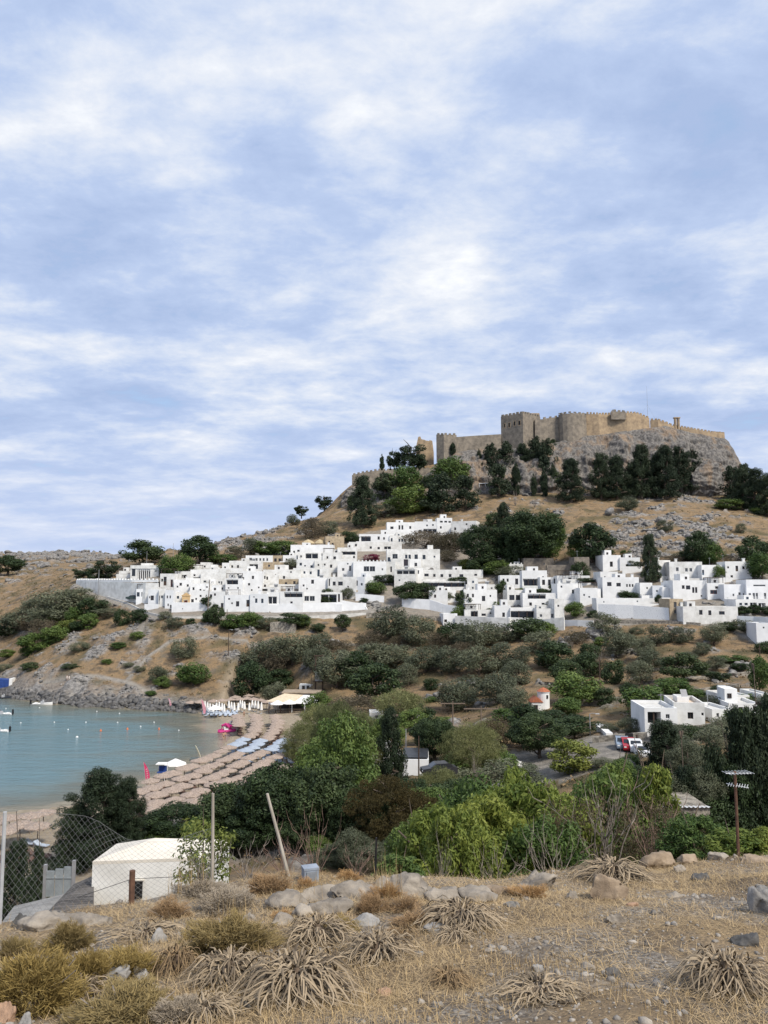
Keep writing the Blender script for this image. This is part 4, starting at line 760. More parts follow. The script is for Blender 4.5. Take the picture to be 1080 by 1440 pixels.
LM = {'pine': leafmat('pine_needles', (.020, .034, .018), (.062, .085, .038)), 'cypress': leafmat('cypress_leaves', (.016, .028, .015), (.048, .068, .033)),
      'olive': leafmat('olive_leaves', (.058, .070, .038), (.165, .178, .115)), 'dark': leafmat('dark_leaves', (.020, .036, .016), (.066, .098, .036)),
      'green': leafmat('green_leaves', (.042, .080, .020), (.135, .190, .048)), 'bright': leafmat('bright_leaves', (.062, .105, .020), (.25, .29, .062), .2, .38),
      'yellow': leafmat('yellow_green_leaves', (.085, .115, .022), (.23, .25, .06)), 'tamarisk': leafmat('feathery_leaves', (.085, .100, .038), (.215, .225, .100)),
      'scrub': leafmat('brown_scrub', (.060, .052, .034), (.145, .120, .078)), 'red': leafmat('reddish_leaves', (.07, .055, .032), (.17, .125, .075)), 'magenta': leafmat('bougainvillea', (.12, .02, .045), (.28, .05, .10)), 'rust': leafmat('rusty_leaves', (.042, .038, .016), (.105, .075, .03))}
def leaves(C, N, L, Wd, rs, tint, up=0.0):
    """diamond leaves at C with normals N; L length, Wd width arrays"""
    n = len(C); N = N / (np.linalg.norm(N, axis=1, keepdims=True) + 1e-9); t = rs.normal(size=(n, 3)); t[:, 2] += up; t -= (t * N).sum(1, keepdims=True) * N; t /= np.linalg.norm(t, axis=1, keepdims=True) + 1e-9
    s = np.cross(N, t); L = np.broadcast_to(np.asarray(L, float), (n,))[:, None]; Wd = np.broadcast_to(np.asarray(Wd, float), (n,))[:, None]
    V = np.stack([C - t * L / 2, C + s * Wd / 2, C + t * L / 2, C - s * Wd / 2], 1).reshape(-1, 3)
    return V, np.arange(4 * n).reshape(n, 4), np.repeat(tint, 4)
def env(kind, rs, n, n0=None):
    C, r = env0(kind, rs, n); k = ((n0 or n) / n) ** .45; return C, r * k
def env0(kind, rs, n):
    """clump centres, radii for a unit plant (height 1, half width .5)"""
    u = rs.rand(n); a = rs.rand(n) * 6.283; d = rs.normal(size=(n, 3)); d /= np.linalg.norm(d, axis=1, keepdims=True)
    if kind in ('round', 'shrub'):
        c0, rad = ((0, 0, .50), (.38, .38, .38)) if kind == 'round' else ((0, 0, .42), (.38, .38, .42))
        C = d * np.cbrt(rs.uniform(.25, 1, n))[:, None] * rad + c0; C[:, 2] = np.maximum(C[:, 2], .08); r = rs.uniform(.10, .20, n)
    elif kind == 'broad':
        C = d * np.cbrt(rs.uniform(.3, 1, n))[:, None] * (.40, .40, .36) + (0, 0, .54); r = rs.uniform(.09, .18, n)
    elif kind == 'conifer':
        z = .07 + .88 * u ** 1.15; rr = (.42 * (1 - z) ** .55 + .03) * (.5 + .8 * rs.rand(n) * (.8 + .4 * np.sin(a * 3 + z * 14))) * np.sqrt(rs.uniform(.25, 1, n)); C = np.stack([rr * np.cos(a), rr * np.sin(a), z], 1); r = rs.uniform(.06, .13, n)
    elif kind == 'umbrella':
        C = d * np.cbrt(rs.uniform(.3, 1, n))[:, None] * (.40, .40, .26) + (0, 0, .66); lo = rs.rand(n) < .35; C[lo] = C[lo] * (.75, .75, 1) + (0, 0, -.30); r = rs.uniform(.07, .14, n)
    elif kind == 'column':
        z = .03 + .95 * u; rr = .32 * np.sin(np.pi * np.clip(z * .93 + .07, 0, 1)) ** .6 * np.sqrt(rs.rand(n)); C = np.stack([rr * np.cos(a), rr * np.sin(a), z], 1); r = rs.uniform(.10, .2, n) * np.minimum(1, (1.05 - z) * 3)
    elif kind == 'feather':
        C = d * np.cbrt(rs.uniform(.2, 1, n))[:, None] * (.38, .38, .42) + (0, 0, .52); r = rs.uniform(.08, .18, n)
    return C, r
def crown_mesh(name, kind, m, seed, nc, nl, ls, asp=.45, up=0, n0=None):
    rs = np.random.RandomState(seed); C, r = env(kind, rs, nc, n0); ct = rs.rand(nc); w_ = r ** 2 / (r ** 2).sum(); ci = rs.choice(nc, nl, p=w_)
    d = rs.normal(size=(nl, 3)); d /= np.linalg.norm(d, axis=1, keepdims=True); rad = r[ci] * np.cbrt(rs.uniform(.15, 1.25, nl)); sc = np.array([1, 1, .35 if kind == 'column' else .8]) if kind != 'column' else np.array([1, 1, .45])
    P = C[ci] + d * rad[:, None] * sc; N = d + rs.normal(size=(nl, 3)) * .55 + (0, 0, .3); tint = np.clip(ct[ci] * .5 + rs.rand(nl) * .65 - .08, 0, 1)
    if up: N = np.cross(rs.normal(size=(nl, 3)), (0, 0, 1.0)) + rs.normal(size=(nl, 3)) * .2
    V, Fc, T = leaves(P, N, ls * rs.uniform(.6, 1.35, nl), ls * asp * rs.uniform(.7, 1.2, nl), rs, tint, up); V[:, 2] = np.maximum(V[:, 2], .004)
    return nmesh(name, V, Fc, m, False, {'tint': ('FLOAT', T)})
def trunk_mesh(kind, seed):
    rs = random.Random(seed); m = MB(); top = {'round': .5, 'shrub': .3, 'broad': .6, 'conifer': .9, 'umbrella': .8, 'column': .85, 'feather': .6}[kind]; r0 = {'column': .10, 'conifer': .045, 'shrub': .035}.get(kind, .035)
    k = 5; base = [(rs.uniform(-.02, .02) * i, rs.uniform(-.02, .02) * i, -.06 + (top + .06) * i / k) for i in range(k + 1)]
    if kind == 'shrub': base = [(0, 0, -.05), (.01, 0, .06), (.02, .01, .16)]
    m.tube(base, [r0 * (1 - .75 * i / (len(base) - 1)) for i in range(len(base))], 7)
    if kind != 'column':
        for q in range(7 if kind != 'conifer' else 12):
            i = rs.randrange(1, len(base)); b0 = Vector(base[i]); a = rs.uniform(0, 6.283); L = rs.uniform(.18, .36) if kind != 'conifer' else .32 * (1 - b0.z) + .04; rise = rs.uniform(.1, .3) if kind != 'conifer' else .02
            p1 = b0 + Vector((math.cos(a) * L * .5, math.sin(a) * L * .5, rise * .6)); p2 = b0 + Vector((math.cos(a) * L, math.sin(a) * L, rise)); m.tube([b0, p1, p2], [r0 * .5, r0 * .33, r0 * .12], 5)
    return m.mesh('trunk', M_BARK, True)
def bare_mesh(seed, n=60, col=M_TWIG):
    rs = random.Random(seed); m = MB()
    for q in range(n):
        a = rs.uniform(0, 6.283); p = Vector((rs.uniform(-.05, .05), rs.uniform(-.05, .05), 0)); d = Vector((math.cos(a) * rs.uniform(.2, .9), math.sin(a) * rs.uniform(.2, .9), 1)).normalized(); pts = [p]; L = rs.uniform(.5, 1) / 5
        for s in range(5):
            d = (d + Vector((rs.uniform(-.35, .35), rs.uniform(-.35, .35), rs.uniform(-.2, .2)))).normalized(); pts.append(pts[-1] + d * L)
            if s > 1:
                e = (d + Vector((rs.uniform(-1, 1), rs.uniform(-1, 1), rs.uniform(-.2, .6)))).normalized(); m.tube([pts[-1], pts[-1] + e * L * .6, pts[-1] + e * L + Vector((0, 0, L * .4))], [.006, .004, .0015], 3, 0, False)
        m.tube(pts, [.011, .009, .007, .005, .003, .001], 4, 0, False)
    return m.mesh('branches', col)
SPEC = {  # look: (crown form, leaf material, clumps, leaves, leaf size, aspect, up, category, name, phrase)
 'pine': ('umbrella', 'pine', 44, 3400, .055, .4, 0, 'pine tree', 'pine_tree', 'dark spreading pine'),
 'gpine': ('broad', 'green', 40, 3200, .055, .4, 0, 'pine tree', 'pine_tree', 'lighter green pine'),
 'conifer': ('conifer', 'cypress', 90, 4200, .05, .4, 0, 'conifer', 'conifer_tree', 'dark ragged conifer'),
 'cypress': ('column', 'cypress', 60, 2600, .085, .3, .8, 'cypress', 'cypress_tree', 'slim dark column cypress'),
 'olive': ('round', 'olive', 46, 3600, .05, .32, 0, 'olive tree', 'olive_tree', 'grey green rounded olive'),
 'dark': ('broad', 'dark', 46, 3800, .05, .5, 0, 'tree', 'broadleaf_tree', 'dark dense broadleaf tree'),
 'green': ('round', 'green', 46, 3600, .05, .5, 0, 'tree', 'broadleaf_tree', 'mid green round tree'),
 'dshrub': ('shrub', 'dark', 38, 3000, .055, .5, 0, 'shrub', 'evergreen_shrub', 'dark green dense shrub'),
 'gshrub': ('shrub', 'green', 38, 3000, .055, .5, 0, 'shrub', 'green_shrub', 'fresh green shrub'),
 'oshrub': ('shrub', 'olive', 38, 3000, .05, .35, 0, 'shrub', 'olive_shrub', 'grey green bushy shrub'),
 'yshrub': ('shrub', 'yellow', 38, 3000, .055, .5, 0, 'shrub', 'yellow_shrub', 'yellow green shrub'),
 'scrub': ('shrub', 'scrub', 40, 2800, .05, .25, .6, 'shrub', 'dry_shrub', 'brownish dry shrub'),
 'tamarisk': ('feather', 'tamarisk', 50, 5200, .055, .16, 1.1, 'tamarisk', 'tamarisk_tree', 'pale feathery tamarisk'),
 'red': ('shrub', 'red', 36, 2200, .045, .35, 0, 'shrub', 'reddish_shrub', 'reddish brown shrub'),
 'rust': ('feather', 'rust', 50, 5200, .05, .25, .5, 'tree', 'rusty_tree', 'rusty olive brown tree'),
 'magenta': ('shrub', 'magenta', 26, 1500, .06, .6, 0, 'bougainvillea', 'bougainvillea', 'magenta bougainvillea')}
_cm = {}
def crown_of(look, v, hi):
    k = (look, v, hi)
    if k not in _cm:
        f, lm, nc, nl, ls, asp, up = SPEC[look][:7]
        mul = {0: 1.25, 1: 5, 2: 12}[hi]; sf = {0: 1.3, 1: .68, 2: .42}[hi]
        _cm[k] = (crown_mesh('crown', f, LM[lm], hash(look) % 1 + 31 * v + len(look) * 7 + 3, int(nc * (1, 2.4, 4.5)[hi]), int(nl * mul), ls * sf, asp, up, nc), trunk_mesh(f, v * 13 + len(look)))
    return _cm[k]
PLANTS = []
def T(look, px, pb, wpx, hpx, zone, hi=None, D=None, dD=0, label=None, rng=random.Random(99)):
    q = hit(px, pb)
    if D or dD:
        D = (D or q.y) + dD; q = PT(px, pb, D); gz = Hz(q.x, q.y); q.z = min(q.z, gz)
    s_ = q.y / F; hi = hi if hi is not None else (1 if hpx > 58 else 0); f, lm, *_ , cat, nm, ph = SPEC[look]
    top = PT(px, pb - hpx, q.y).z; hgt = max(.5, top - q.z)
    cm, tm = crown_of(look, rng.randrange(3), hi); t = ob(nm, None, None, (q.x, q.y, q.z - .1 * min(1, hgt * .2)), rng.uniform(0, 6.28)); t.scale = (wpx * s_ * 1.22, wpx * s_ * 1.22, hgt * 1.04)
    tk_ = ob('trunk', tm, t); cr_ = ob('crown', cm, t); hv = hpx * s_ * 1.1
    if hgt > 1.5 * hv: cr_.scale.z = hv / hgt * 1.15; cr_.location.z = 1 - hv / hgt * 1.12; tk_.scale = (.6, .6, 1.35)
    t['category'] = cat; t['group'] = zone + ' ' + cat + 's' if False else 'plants ' + zone
    PLANTS.append((px, look, ph, zone, t, label)); return t
def TT(zone, txt, hi=None, **kw):
    for tok in txt.split(';'):
        a = tok.split()
        if len(a) >= 5: T(a[0], *[float(x) for x in a[1:5]], zone, hi, **({'dD': float(a[5])} if len(a) > 5 else {}), **kw)
def bare(px, pb, wpx, hpx, label, seed=1, cat='shrub', name='bare_shrub', D=None, n=60, col=M_TWIG):
    q = hit(px, pb) if D is None else PT(px, pb, D); s_ = q.y / F; t = tag(ob(name, None, None, q, seed), label, cat); t.scale = (wpx * s_ * .6, wpx * s_ * .6, hpx * s_); ob('branches', bare_mesh(seed, n, col), t); return t
# on and below the crag
TT('around the fortress rock', 'cypress 537 663 8 24; cypress 637 644 9 22; cypress 674 663 8 32; cypress 726 696 13 46; cypress 751 697 10 30; cypress 765 698 12 36; cypress 778 692 10 40; cypress 593 662 8 22; pine 554 668 22 34; pine 580 668 46 44; gpine 570 698 44 46; conifer 510 742 46 72; pine 541 706 38 42; conifer 507 690 20 24; gpine 634 690 46 48; gshrub 572 722 58 44; conifer 620 722 54 56; conifer 655 716 40 48; conifer 690 668 26 44; conifer 712 664 36 42; conifer 735 662 30 38; conifer 702 698 36 46; conifer 753 664 26 50; conifer 768 674 30 56; dark 778 640 18 22; oshrub 540 728 34 22; gshrub 594 716 30 24; oshrub 645 694 24 18; dshrub 500 716 24 22; dshrub 600 690 20 26; oshrub 655 672 18 14; dshrub 780 690 22 30')
TT('in the grove under the right hand crag', 'conifer 803 706 44 60; conifer 846 702 38 64; conifer 868 702 40 60; conifer 888 700 32 48; conifer 903 701 42 74; conifer 922 700 34 58; conifer 936 702 46 74; conifer 958 694 40 66; conifer 974 668 26 36; conifer 1032 706 36 50; conifer 1046 714 40 62; conifer 1064 720 40 60; conifer 1084 726 44 60; gshrub 1026 716 36 16; gshrub 1070 722 30 16')
TT('on the open slope under the grove', 'olive 882 720 30 24; oshrub 935 748 22 20; oshrub 1042 750 14 16; dshrub 695 742 24 24; gshrub 738 742 22 18')
bare(902, 724, 13, 30, 'bare leaning little tree on open slope right of small olive', 4, 'tree', 'bare_tree', n=26); bare(725, 712, 16, 22, 'bare grey twiggy shrub beneath the column cypresses', 6, n=26); bare(752, 714, 14, 20, 'smaller bare twiggy shrub beneath the column cypresses', 7, n=26)
TT('on the hilltop behind the village', 'pine 456 720 25 24; pine 424 728 22 18; olive 413 740 18 18; scrub 440 758 40 34; oshrub 462 752 26 24; dshrub 492 762 26 18; gshrub 395 780 44 22; gshrub 372 778 36 20; olive 352 780 26 24; dark 280 792 50 38; dark 262 786 22 20; dark 200 796 56 36; green 236 810 24 30; green 253 811 34 34; pine 150 815 34 28; pine 117 816 30 18; dshrub 134 816 24 20; gshrub 312 792 40 14; scrub 330 786 30 16; dark 10 809 44 28; oshrub 330 776 20 10; oshrub 222 806 18 12')
TT('between the upper village houses', 'dark 676 800 56 66; dark 747 796 92 82; green 772 792 46 74; dark 722 800 40 60; conifer 708 768 34 60; dshrub 703 800 50 34; dshrub 680 806 40 26; dark 832 792 56 56; green 812 790 26 34; dshrub 850 790 30 20; scrub 640 776 58 32; scrub 598 770 60 26; dshrub 632 770 26 22; scrub 626 790 36 20; yshrub 660 800 30 16; gshrub 700 808 34 24; conifer 915 820 32 68; dark 984 796 36 48; green 1000 796 34 34; dshrub 966 788 34 16; dark 1062 800 40 46; green 1072 816 36 42; scrub 940 792 40 12; gshrub 880 782 14 10; scrub 1030 790 30 12; dshrub 890 800 20 14; oshrub 720 812 44 20; dshrub 816 812 24 26; magenta 522 789 22 12; olive 408 800 20 16; dshrub 645 822 30 12; gshrub 595 812 18 12')
TT('in the village courtyards', 'dshrub 540 820 34 14; green 527 836 30 20; dark 575 850 40 32; dark 596 848 34 28; olive 489 842 18 16; dshrub 458 848 26 10; dark 651 858 22 28; green 646 870 22 20; dark 706 840 18 24; dshrub 693 862 18 8; dark 779 840 22 18; green 810 868 26 22; dshrub 775 852 24 10; gshrub 740 832 30 6; dshrub 889 844 26 14; dshrub 877 842 18 14; green 1008 816 20 22; gshrub 1000 826 18 10; dark 905 868 10 12; olive 632 846 14 14; dshrub 265 840 18 7; gshrub 245 806 16 10; dark 293 858 20 22; gshrub 287 856 12 10; dark 1044 866 20 14; dark 1062 864 20 14; dshrub 1080 864 20 14; dshrub 833 868 14 12; oshrub 848 864 10 12; dark 926 850 10 14; gshrub 870 818 30 8; dshrub 820 820 30 8; dshrub 1036 852 10 10; dshrub 598 812 12 8; dshrub 512 848 12 8; gshrub 568 810 10 8; dark 620 840 12 12; dshrub 460 836 14 10; gshrub 700 854 14 10; dshrub 760 836 20 10')
TT('in the gully under the long wall', 'oshrub 82 862 76 38; oshrub 108 852 48 28; oshrub 52 874 46 36; oshrub 26 890 50 34; scrub 62 898 44 32; dshrub 130 866 36 30; oshrub 70 880 60 34; gshrub 52 914 44 28; gshrub 76 902 34 26; gshrub 124 884 26 24; gshrub 105 872 24 22; yshrub 92 888 28 20; yshrub 76 878 20 12; scrub 40 886 40 30; dshrub 110 886 22 16; dshrub 12 894 34 26; oshrub 140 858 28 18; gshrub 38 922 20 14')
TT('on the dry slope above the bay', 'dshrub 171 880 20 28; oshrub 150 866 40 12; dshrub 195 876 24 22; gshrub 193 899 20 12; oshrub 258 924 36 34; green 272 964 42 34; olive 222 962 26 26; green 228 968 20 18; dshrub 42 944 24 14; oshrub 112 916 26 16; gshrub 166 912 20 10; oshrub 235 966 14 12; gshrub 150 934 14 8; oshrub 196 944 16 10; oshrub 6 944 22 12; gshrub 10 924 20 12; dshrub 100 940 24 8; oshrub 180 938 14 8; gshrub 212 978 16 8')
TT('along the lane below the front row', 'dark 302 882 26 32; gshrub 296 876 22 20; gshrub 330 884 38 22; green 352 884 34 24; dshrub 412 880 46 20; green 428 882 20 18; dshrub 447 888 18 14; dark 482 886 22 22; oshrub 245 884 26 18; oshrub 376 884 30 18; dshrub 268 882 14 14; oshrub 232 872 18 14; gshrub 398 884 18 14')
TT('on the olive slope below the middle village', 'oshrub 372 938 58 48; olive 412 936 56 48; scrub 388 944 50 38; dark 352 986 48 56; olive 386 988 36 30; oshrub 444 918 44 34; olive 448 946 40 40; olive 474 968 60 54; dark 500 966 48 50; dark 528 988 66 54; oshrub 528 938 56 38; olive 546 900 56 50; oshrub 590 908 50 46; oshrub 556 938 60 38; olive 598 944 56 38; olive 574 966 32 34; olive 632 948 44 40; olive 642 1002 54 48; scrub 520 912 40 28; olive 668 916 60 46; dshrub 640 906 46 36; oshrub 700 904 50 34; olive 676 952 56 46; oshrub 716 940 54 44; olive 700 990 54 46; dshrub 742 900 52 34; gshrub 764 896 34 24; olive 728 966 44 38; oshrub 662 986 44 40; olive 722 1000 44 36; dshrub 606 970 20 20; gshrub 606 988 16 10; scrub 620 914 40 30; oshrub 760 918 46 34; dshrub 780 938 50 40; scrub 470 922 40 26; oshrub 490 936 30 26; dshrub 394 968 34 30; oshrub 508 962 34 30; scrub 652 930 40 30; gshrub 418 986 20 14; oshrub 366 960 34 30; scrub 560 912 26 20; oshrub 345 946 30 20')
TT('on the slope below the right hand village', 'oshrub 850 894 42 36; olive 866 922 42 36; olive 880 912 30 24; dshrub 862 960 30 38; olive 902 962 40 34; dark 960 960 54 42; oshrub 928 906 36 32; oshrub 960 904 30 28; olive 1004 906 38 32; oshrub 988 920 24 20; oshrub 1008 940 26 20; olive 906 928 30 34; olive 918 942 34 30; oshrub 972 928 18 14; dshrub 1040 942 24 12; dshrub 886 982 24 26; dshrub 850 992 26 28; yshrub 828 986 30 18; green 810 990 66 46; dark 796 962 44 34; dshrub 824 950 36 36; green 798 1006 38 26; dshrub 830 930 30 30; green 1068 972 30 50; gshrub 908 1006 66 46; gshrub 948 978 48 30; gshrub 980 984 30 16; dshrub 1010 956 30 14; olive 1000 1000 34 24; oshrub 1046 888 36 20; dshrub 1024 886 24 14; scrub 848 948 26 24; gshrub 846 908 20 14; dshrub 1076 920 26 20; gshrub 1030 930 40 10; oshrub 896 892 20 12; gshrub 1056 990 30 18; dshrub 1010 978 20 16; scrub 812 906 40 20; oshrub 992 952 16 12; olive 1078 1000 34 24')
TT('around the car park', 'olive 887 1032 30 24; dark 810 1036 62 30; dark 742 1030 50 40; dshrub 776 1020 40 24; olive 858 1030 24 14; dark 760 1066 74 66; dark 735 1052 40 34; yshrub 806 1084 60 48; red 702 1050 44 46; gshrub 885 1082 26 24; conifer 936 1090 70 76; olive 972 1100 60 62; dshrub 990 1090 40 40; olive 1012 1060 50 40; gshrub 716 1012 44 18; scrub 680 1040 30 20; gshrub 700 1086 50 36; olive 685 1070 40 34; dshrub 1060 1040 40 30; yshrub 715 1030 26 16; olive 960 1070 50 40; olive 1012 1036 40 30; olive 940 1040 44 26; dshrub 968 1036 40 20; green 1040 1024 40 30; olive 850 1080 30 16')
TT('in the wooded hollow behind the beach', 'tamarisk 470 1100 74 114; green 545 1064 50 62; tamarisk 562 1016 68 48; scrub 500 1012 86 36; green 448 1006 36 34; tamarisk 425 1078 58 64; tamarisk 450 1040 56 50; dark 612 1074 54 70; tamarisk 668 1092 76 76; tamarisk 640 1080 44 54; green 520 1048 40 40; green 580 1030 44 34; conifer 548 1128 54 130; tamarisk 505 1050 50 50; gshrub 655 1090 60 34; dshrub 590 1010 40 24; oshrub 640 1110 70 34; red 655 1060 26 20; gshrub 620 1020 30 14; olive 700 1110 60 44; tamarisk 500 1120 40 60; tamarisk 690 1046 40 36; oshrub 604 1120 30 34; dark 600 1050 40 40; oshrub 735 1110 60 40', dD=0)
# nearer green behind the knoll
TT('in the dark green belt behind the fence', 'dark 250 1192 90 66 ; dark 205 1196 60 48; dark 330 1186 96 92; green 300 1172 60 44; dark 392 1190 110 120; green 432 1150 90 80; dark 462 1196 100 130; conifer 470 1190 80 120; green 478 1176 104 186; green 446 1160 70 130; tamarisk 505 1130 60 110; green 415 1130 60 50; rust 545 1206 110 120; dark 500 1200 80 100; dshrub 580 1215 80 60; olive 530 1232 70 50; oshrub 470 1222 60 40; green 600 1190 80 90; dark 570 1160 70 70; gshrub 545 1235 60 40; tamarisk 620 1150 80 70; scrub 520 1240 60 40; dark 640 1180 80 90; dark 360 1200 80 70; dark 520 1196 60 90; rust 600 1200 70 80; green 232 1200 60 40; dark 425 1200 70 70; olive 500 1226 64 64; olive 560 1220 60 50; green 290 1200 60 60; gshrub 450 1210 40 40', 1)
T('conifer', 140, 1216, 122, 134, 'beside the white pyramid roofed building', 2, label='large dark ragged conifer behind the white pyramid roofed building'); T('conifer', 104, 1222, 76, 88, 'x', 2, label='lower dark conifer merging with the left flank of the big conifer'); T('conifer', 176, 1216, 70, 122, 'x', 2, label='dark conifer merging with the right flank of the big conifer')
T('conifer', 20, 1280, 60, 92, 'x', 1, label='thin ragged conifer at the left edge behind chain link', D=38); T('conifer', 52, 1262, 36, 66, 'x', 1, label='small ragged conifer beside the sandy yard', D=44)
TT('at the right hand edge of the view', 'conifer 1046 1210 78 210; conifer 1066 1200 80 200; dark 1060 1200 90 120; dark 1000 1190 90 80; conifer 1086 1210 90 236; conifer 1008 1200 64 150; conifer 968 1180 60 96; dark 1028 1180 60 120; conifer 1068 1120 60 110; olive 990 1130 60 50; dark 905 1140 80 60; olive 950 1150 70 60; dshrub 880 1150 80 60; green 870 1120 60 50; dshrub 930 1180 80 50; olive 890 1180 90 60', 1, D=46)
def Tn(look, px, pb, w_, h_, D, label, hi=2): return T(look, px, pb, w_, h_, 'x', hi, D=D, label=label)
NEAR = {'near_bright': ('round', 'bright', 90, 15000, .030, .38), }
SPEC['nb'] = ('round', 'bright', 30, 1150, .11, .36, 0, 'bush', 'broadleaf_bush', 'x'); SPEC['ng'] = ('round', 'green', 30, 1100, .105, .36, 0, 'bush', 'broadleaf_bush', 'x'); SPEC['nr'] = ('shrub', 'red', 26, 420, .06, .4, 0, 'bush', 'reddish_bush', 'x'); SPEC['ny'] = ('round', 'yellow', 24, 380, .085, .4, 0, 'tree', 'small_tree', 'x')
Tn('nb', 618, 1262, 120, 150, 22, 'bright green leafy bush at left of the near thicket'); Tn('nb', 690, 1268, 140, 170, 21, 'broad bright green bush above the gap in pale rocks'); Tn('nb', 735, 1250, 150, 190, 26, 'tallest bright green bush in the near thicket'); Tn('nb', 800, 1250, 120, 150, 24, 'bright green bush touching the reddish twiggy bush')
Tn('nb', 650, 1250, 110, 130, 19, 'bright green bush low in front of the broad one'); Tn('nb', 860, 1190, 90, 120, 33, 'bright yellowish green bush above the large reddish one'); Tn('ng', 985, 1230, 110, 90, 19, 'mixed green bush hiding the white corrugated roof foot'); Tn('nr', 985, 1222, 80, 74, 19.5, 'reddish bush hiding the stone wall under the white corrugated roof'); Tn('nr', 960, 1225, 100, 92, 20, 'reddish bush in front of the white corrugated roof'); Tn('ng', 590, 1240, 90, 100, 27, 'mid green bush behind the thin fence stake'); Tn('ng', 770, 1250, 130, 120, 20, 'lower mid green bush in front of the tall bush'); Tn('ng', 660, 1225, 130, 150, 32, 'mid green bush rising behind the near thicket'); Tn('ng', 850, 1215, 130, 150, 30, 'mid green bush behind the reddish twigs')
Tn('nr', 850, 1230, 140, 150, 22, 'large reddish brown bush with many bare twigs'); Tn('nr', 920, 1215, 120, 110, 23, 'low reddish bush right of the large reddish one'); Tn('nr', 780, 1230, 90, 140, 22, 'narrow reddish bush between bright green bushes'); Tn('nb', 925, 1180, 60, 110, 30, 'bright green leafy sprout above reddish bushes', 1); Tn('ng', 960, 1220, 110, 80, 24, 'low mixed green bush near the rusty pole'); Tn('nb', 1040, 1212, 90, 44, 17, 'small bright green bush beside the rusty pole', 1); Tn('nb', 1085, 1215, 60, 50, 17, 'small bright green bush at right picture edge', 1)
Tn('ny', 282, 1236, 90, 92, 16, 'thin yellow green small tree before the white pyramid roofed building', 1); Tn('ng', 560, 1252, 70, 50, 16, 'low bright undergrowth by the thin fence stake', 1)
for (px, pb, w_, h_, D, lb, sd) in ((850, 1235, 190, 150, 21, 'bare grey twigs poking through the large reddish bush', 11), (920, 1222, 170, 110, 21, 'bare reddish twigs on the low right hand bush', 12), (775, 1262, 150, 110, 18.5, 'bare grey stems at foot of tall bright bush', 13), (400, 1240, 120, 80, 14, 'tangle of pinkish bare twigs beside the leaning pole', 14), (440, 1236, 110, 90, 15, 'taller pinkish bare twigs behind the blue grey box', 15), (350, 1244, 110, 60, 14, 'grey bare twigs between the two wooden poles', 16), (285, 1240, 80, 54, 14.5, 'dark bare twigs in front of white building wall', 17), (500, 1236, 90, 50, 14, 'thin pinkish twigs left of the fence stake', 18), (700, 1268, 110, 90, 18, 'bare stems at foot of the broad bright bush', 19), (622, 1262, 70, 90, 17, 'pale bare sapling stems among bright green leaves', 20)):
    bare(px, pb, w_, h_, lb, sd, D=D, n=16, col=mat('reddish_twigs', (.24, .16, .125), (.14, .095, .075), .95, 6, .3) if sd in (12, 14, 15, 18) else M_TWIG)
bare(842, 946, 24, 34, 'leafless grey shrub by the tall slope pole', 31, n=40); bare(668, 1100, 20, 40, 'leafless pale shrub before the white shed wall', 32, n=40, D=86)
# labels: order from the left within each look and zone
from collections import defaultdict
gz_ = defaultdict(list)
for px, look, ph, zone, t, lab in PLANTS:
    if lab: t['label'] = lab; t['group'] = 'near bushes and trees'
    else: gz_[(ph, zone)].append((px, t))
for (ph, zone), L in gz_.items():
    L.sort(key=lambda e: e[0])
    for i, (px, t) in enumerate(L):
        t['label'] = (f'{ph}, the only such plant {zone}' if len(L) == 1 else f'{ph}, {ORD[i]} from the left {zone}')
        t['group'] = f'{ph}s {zone}'
# ------------------------------------------------------------------ low undergrowth on the dry slopes
rs = np.random.RandomState(41); wgt = (np.clip(.35 + scrub, 0, 1.3) * (1 - sandm) * (1 - road) * (1 - .97 * village) * (SDR > 5) * (GY > 60) * (GY < 420) * (np.abs(US)[None, :] < .8) * (1 - .5 * rockm)) * (1 + 1.2 * (US[None, :] < -.18)); cdf = wgt * (DS[:, None] / 200) ** .3 * np.gradient(DS)[:, None]; cdf = np.cumsum(cdf.ravel() / cdf.sum())
nc_ = 15000; ii = np.searchsorted(cdf, rs.rand(nc_)); ii = np.minimum(ii, len(cdf) - 1); cpos = TV[ii] + np.stack([rs.normal(size=nc_) * .4, rs.normal(size=nc_) * .4, 0 * ii], 1); csz = np.clip(rs.lognormal(-1.05, .5, nc_), .12, 1.1); ctint = rs.rand(nc_); nl_ = 13
d = rs.normal(size=(nc_, nl_, 3)); d[..., 2] = np.abs(d[..., 2]) * .8; P = (cpos[:, None, :] + d * csz[:, None, None] * .55).reshape(-1, 3); N = (d + rs.normal(size=d.shape) * .6).reshape(-1, 3)
um, nt, b = newmat('undergrowth'); at = nt.nodes.new('ShaderNodeAttribute'); at.attribute_name = 'tint'; lk(nt, ramp(nt, at.outputs['Fac'], [(0, (.055, .058, .030)), (.35, (.10, .095, .05)), (.5, (.14, .105, .065)), (.75, (.22, .155, .085)), (1, (.30, .21, .115))]), b.inputs['Base Color']); b.inputs['Roughness'].default_value = .9; b.inputs['Specular IOR Level'].default_value = .1
V, Fc, Tn_ = leaves(P, N, np.repeat(csz, nl_) * rs.uniform(.4, .9, nc_ * nl_), np.repeat(csz, nl_) * rs.uniform(.15, .4, nc_ * nl_), rs, np.clip(np.repeat(ctint, nl_) + rs.normal(size=nc_ * nl_) * .08, 0, 1), .6)
o = ob('undergrowth', nmesh('undergrowth', V, Fc, um, False, {'tint': ('FLOAT', Tn_)})); o['kind'] = 'stuff'
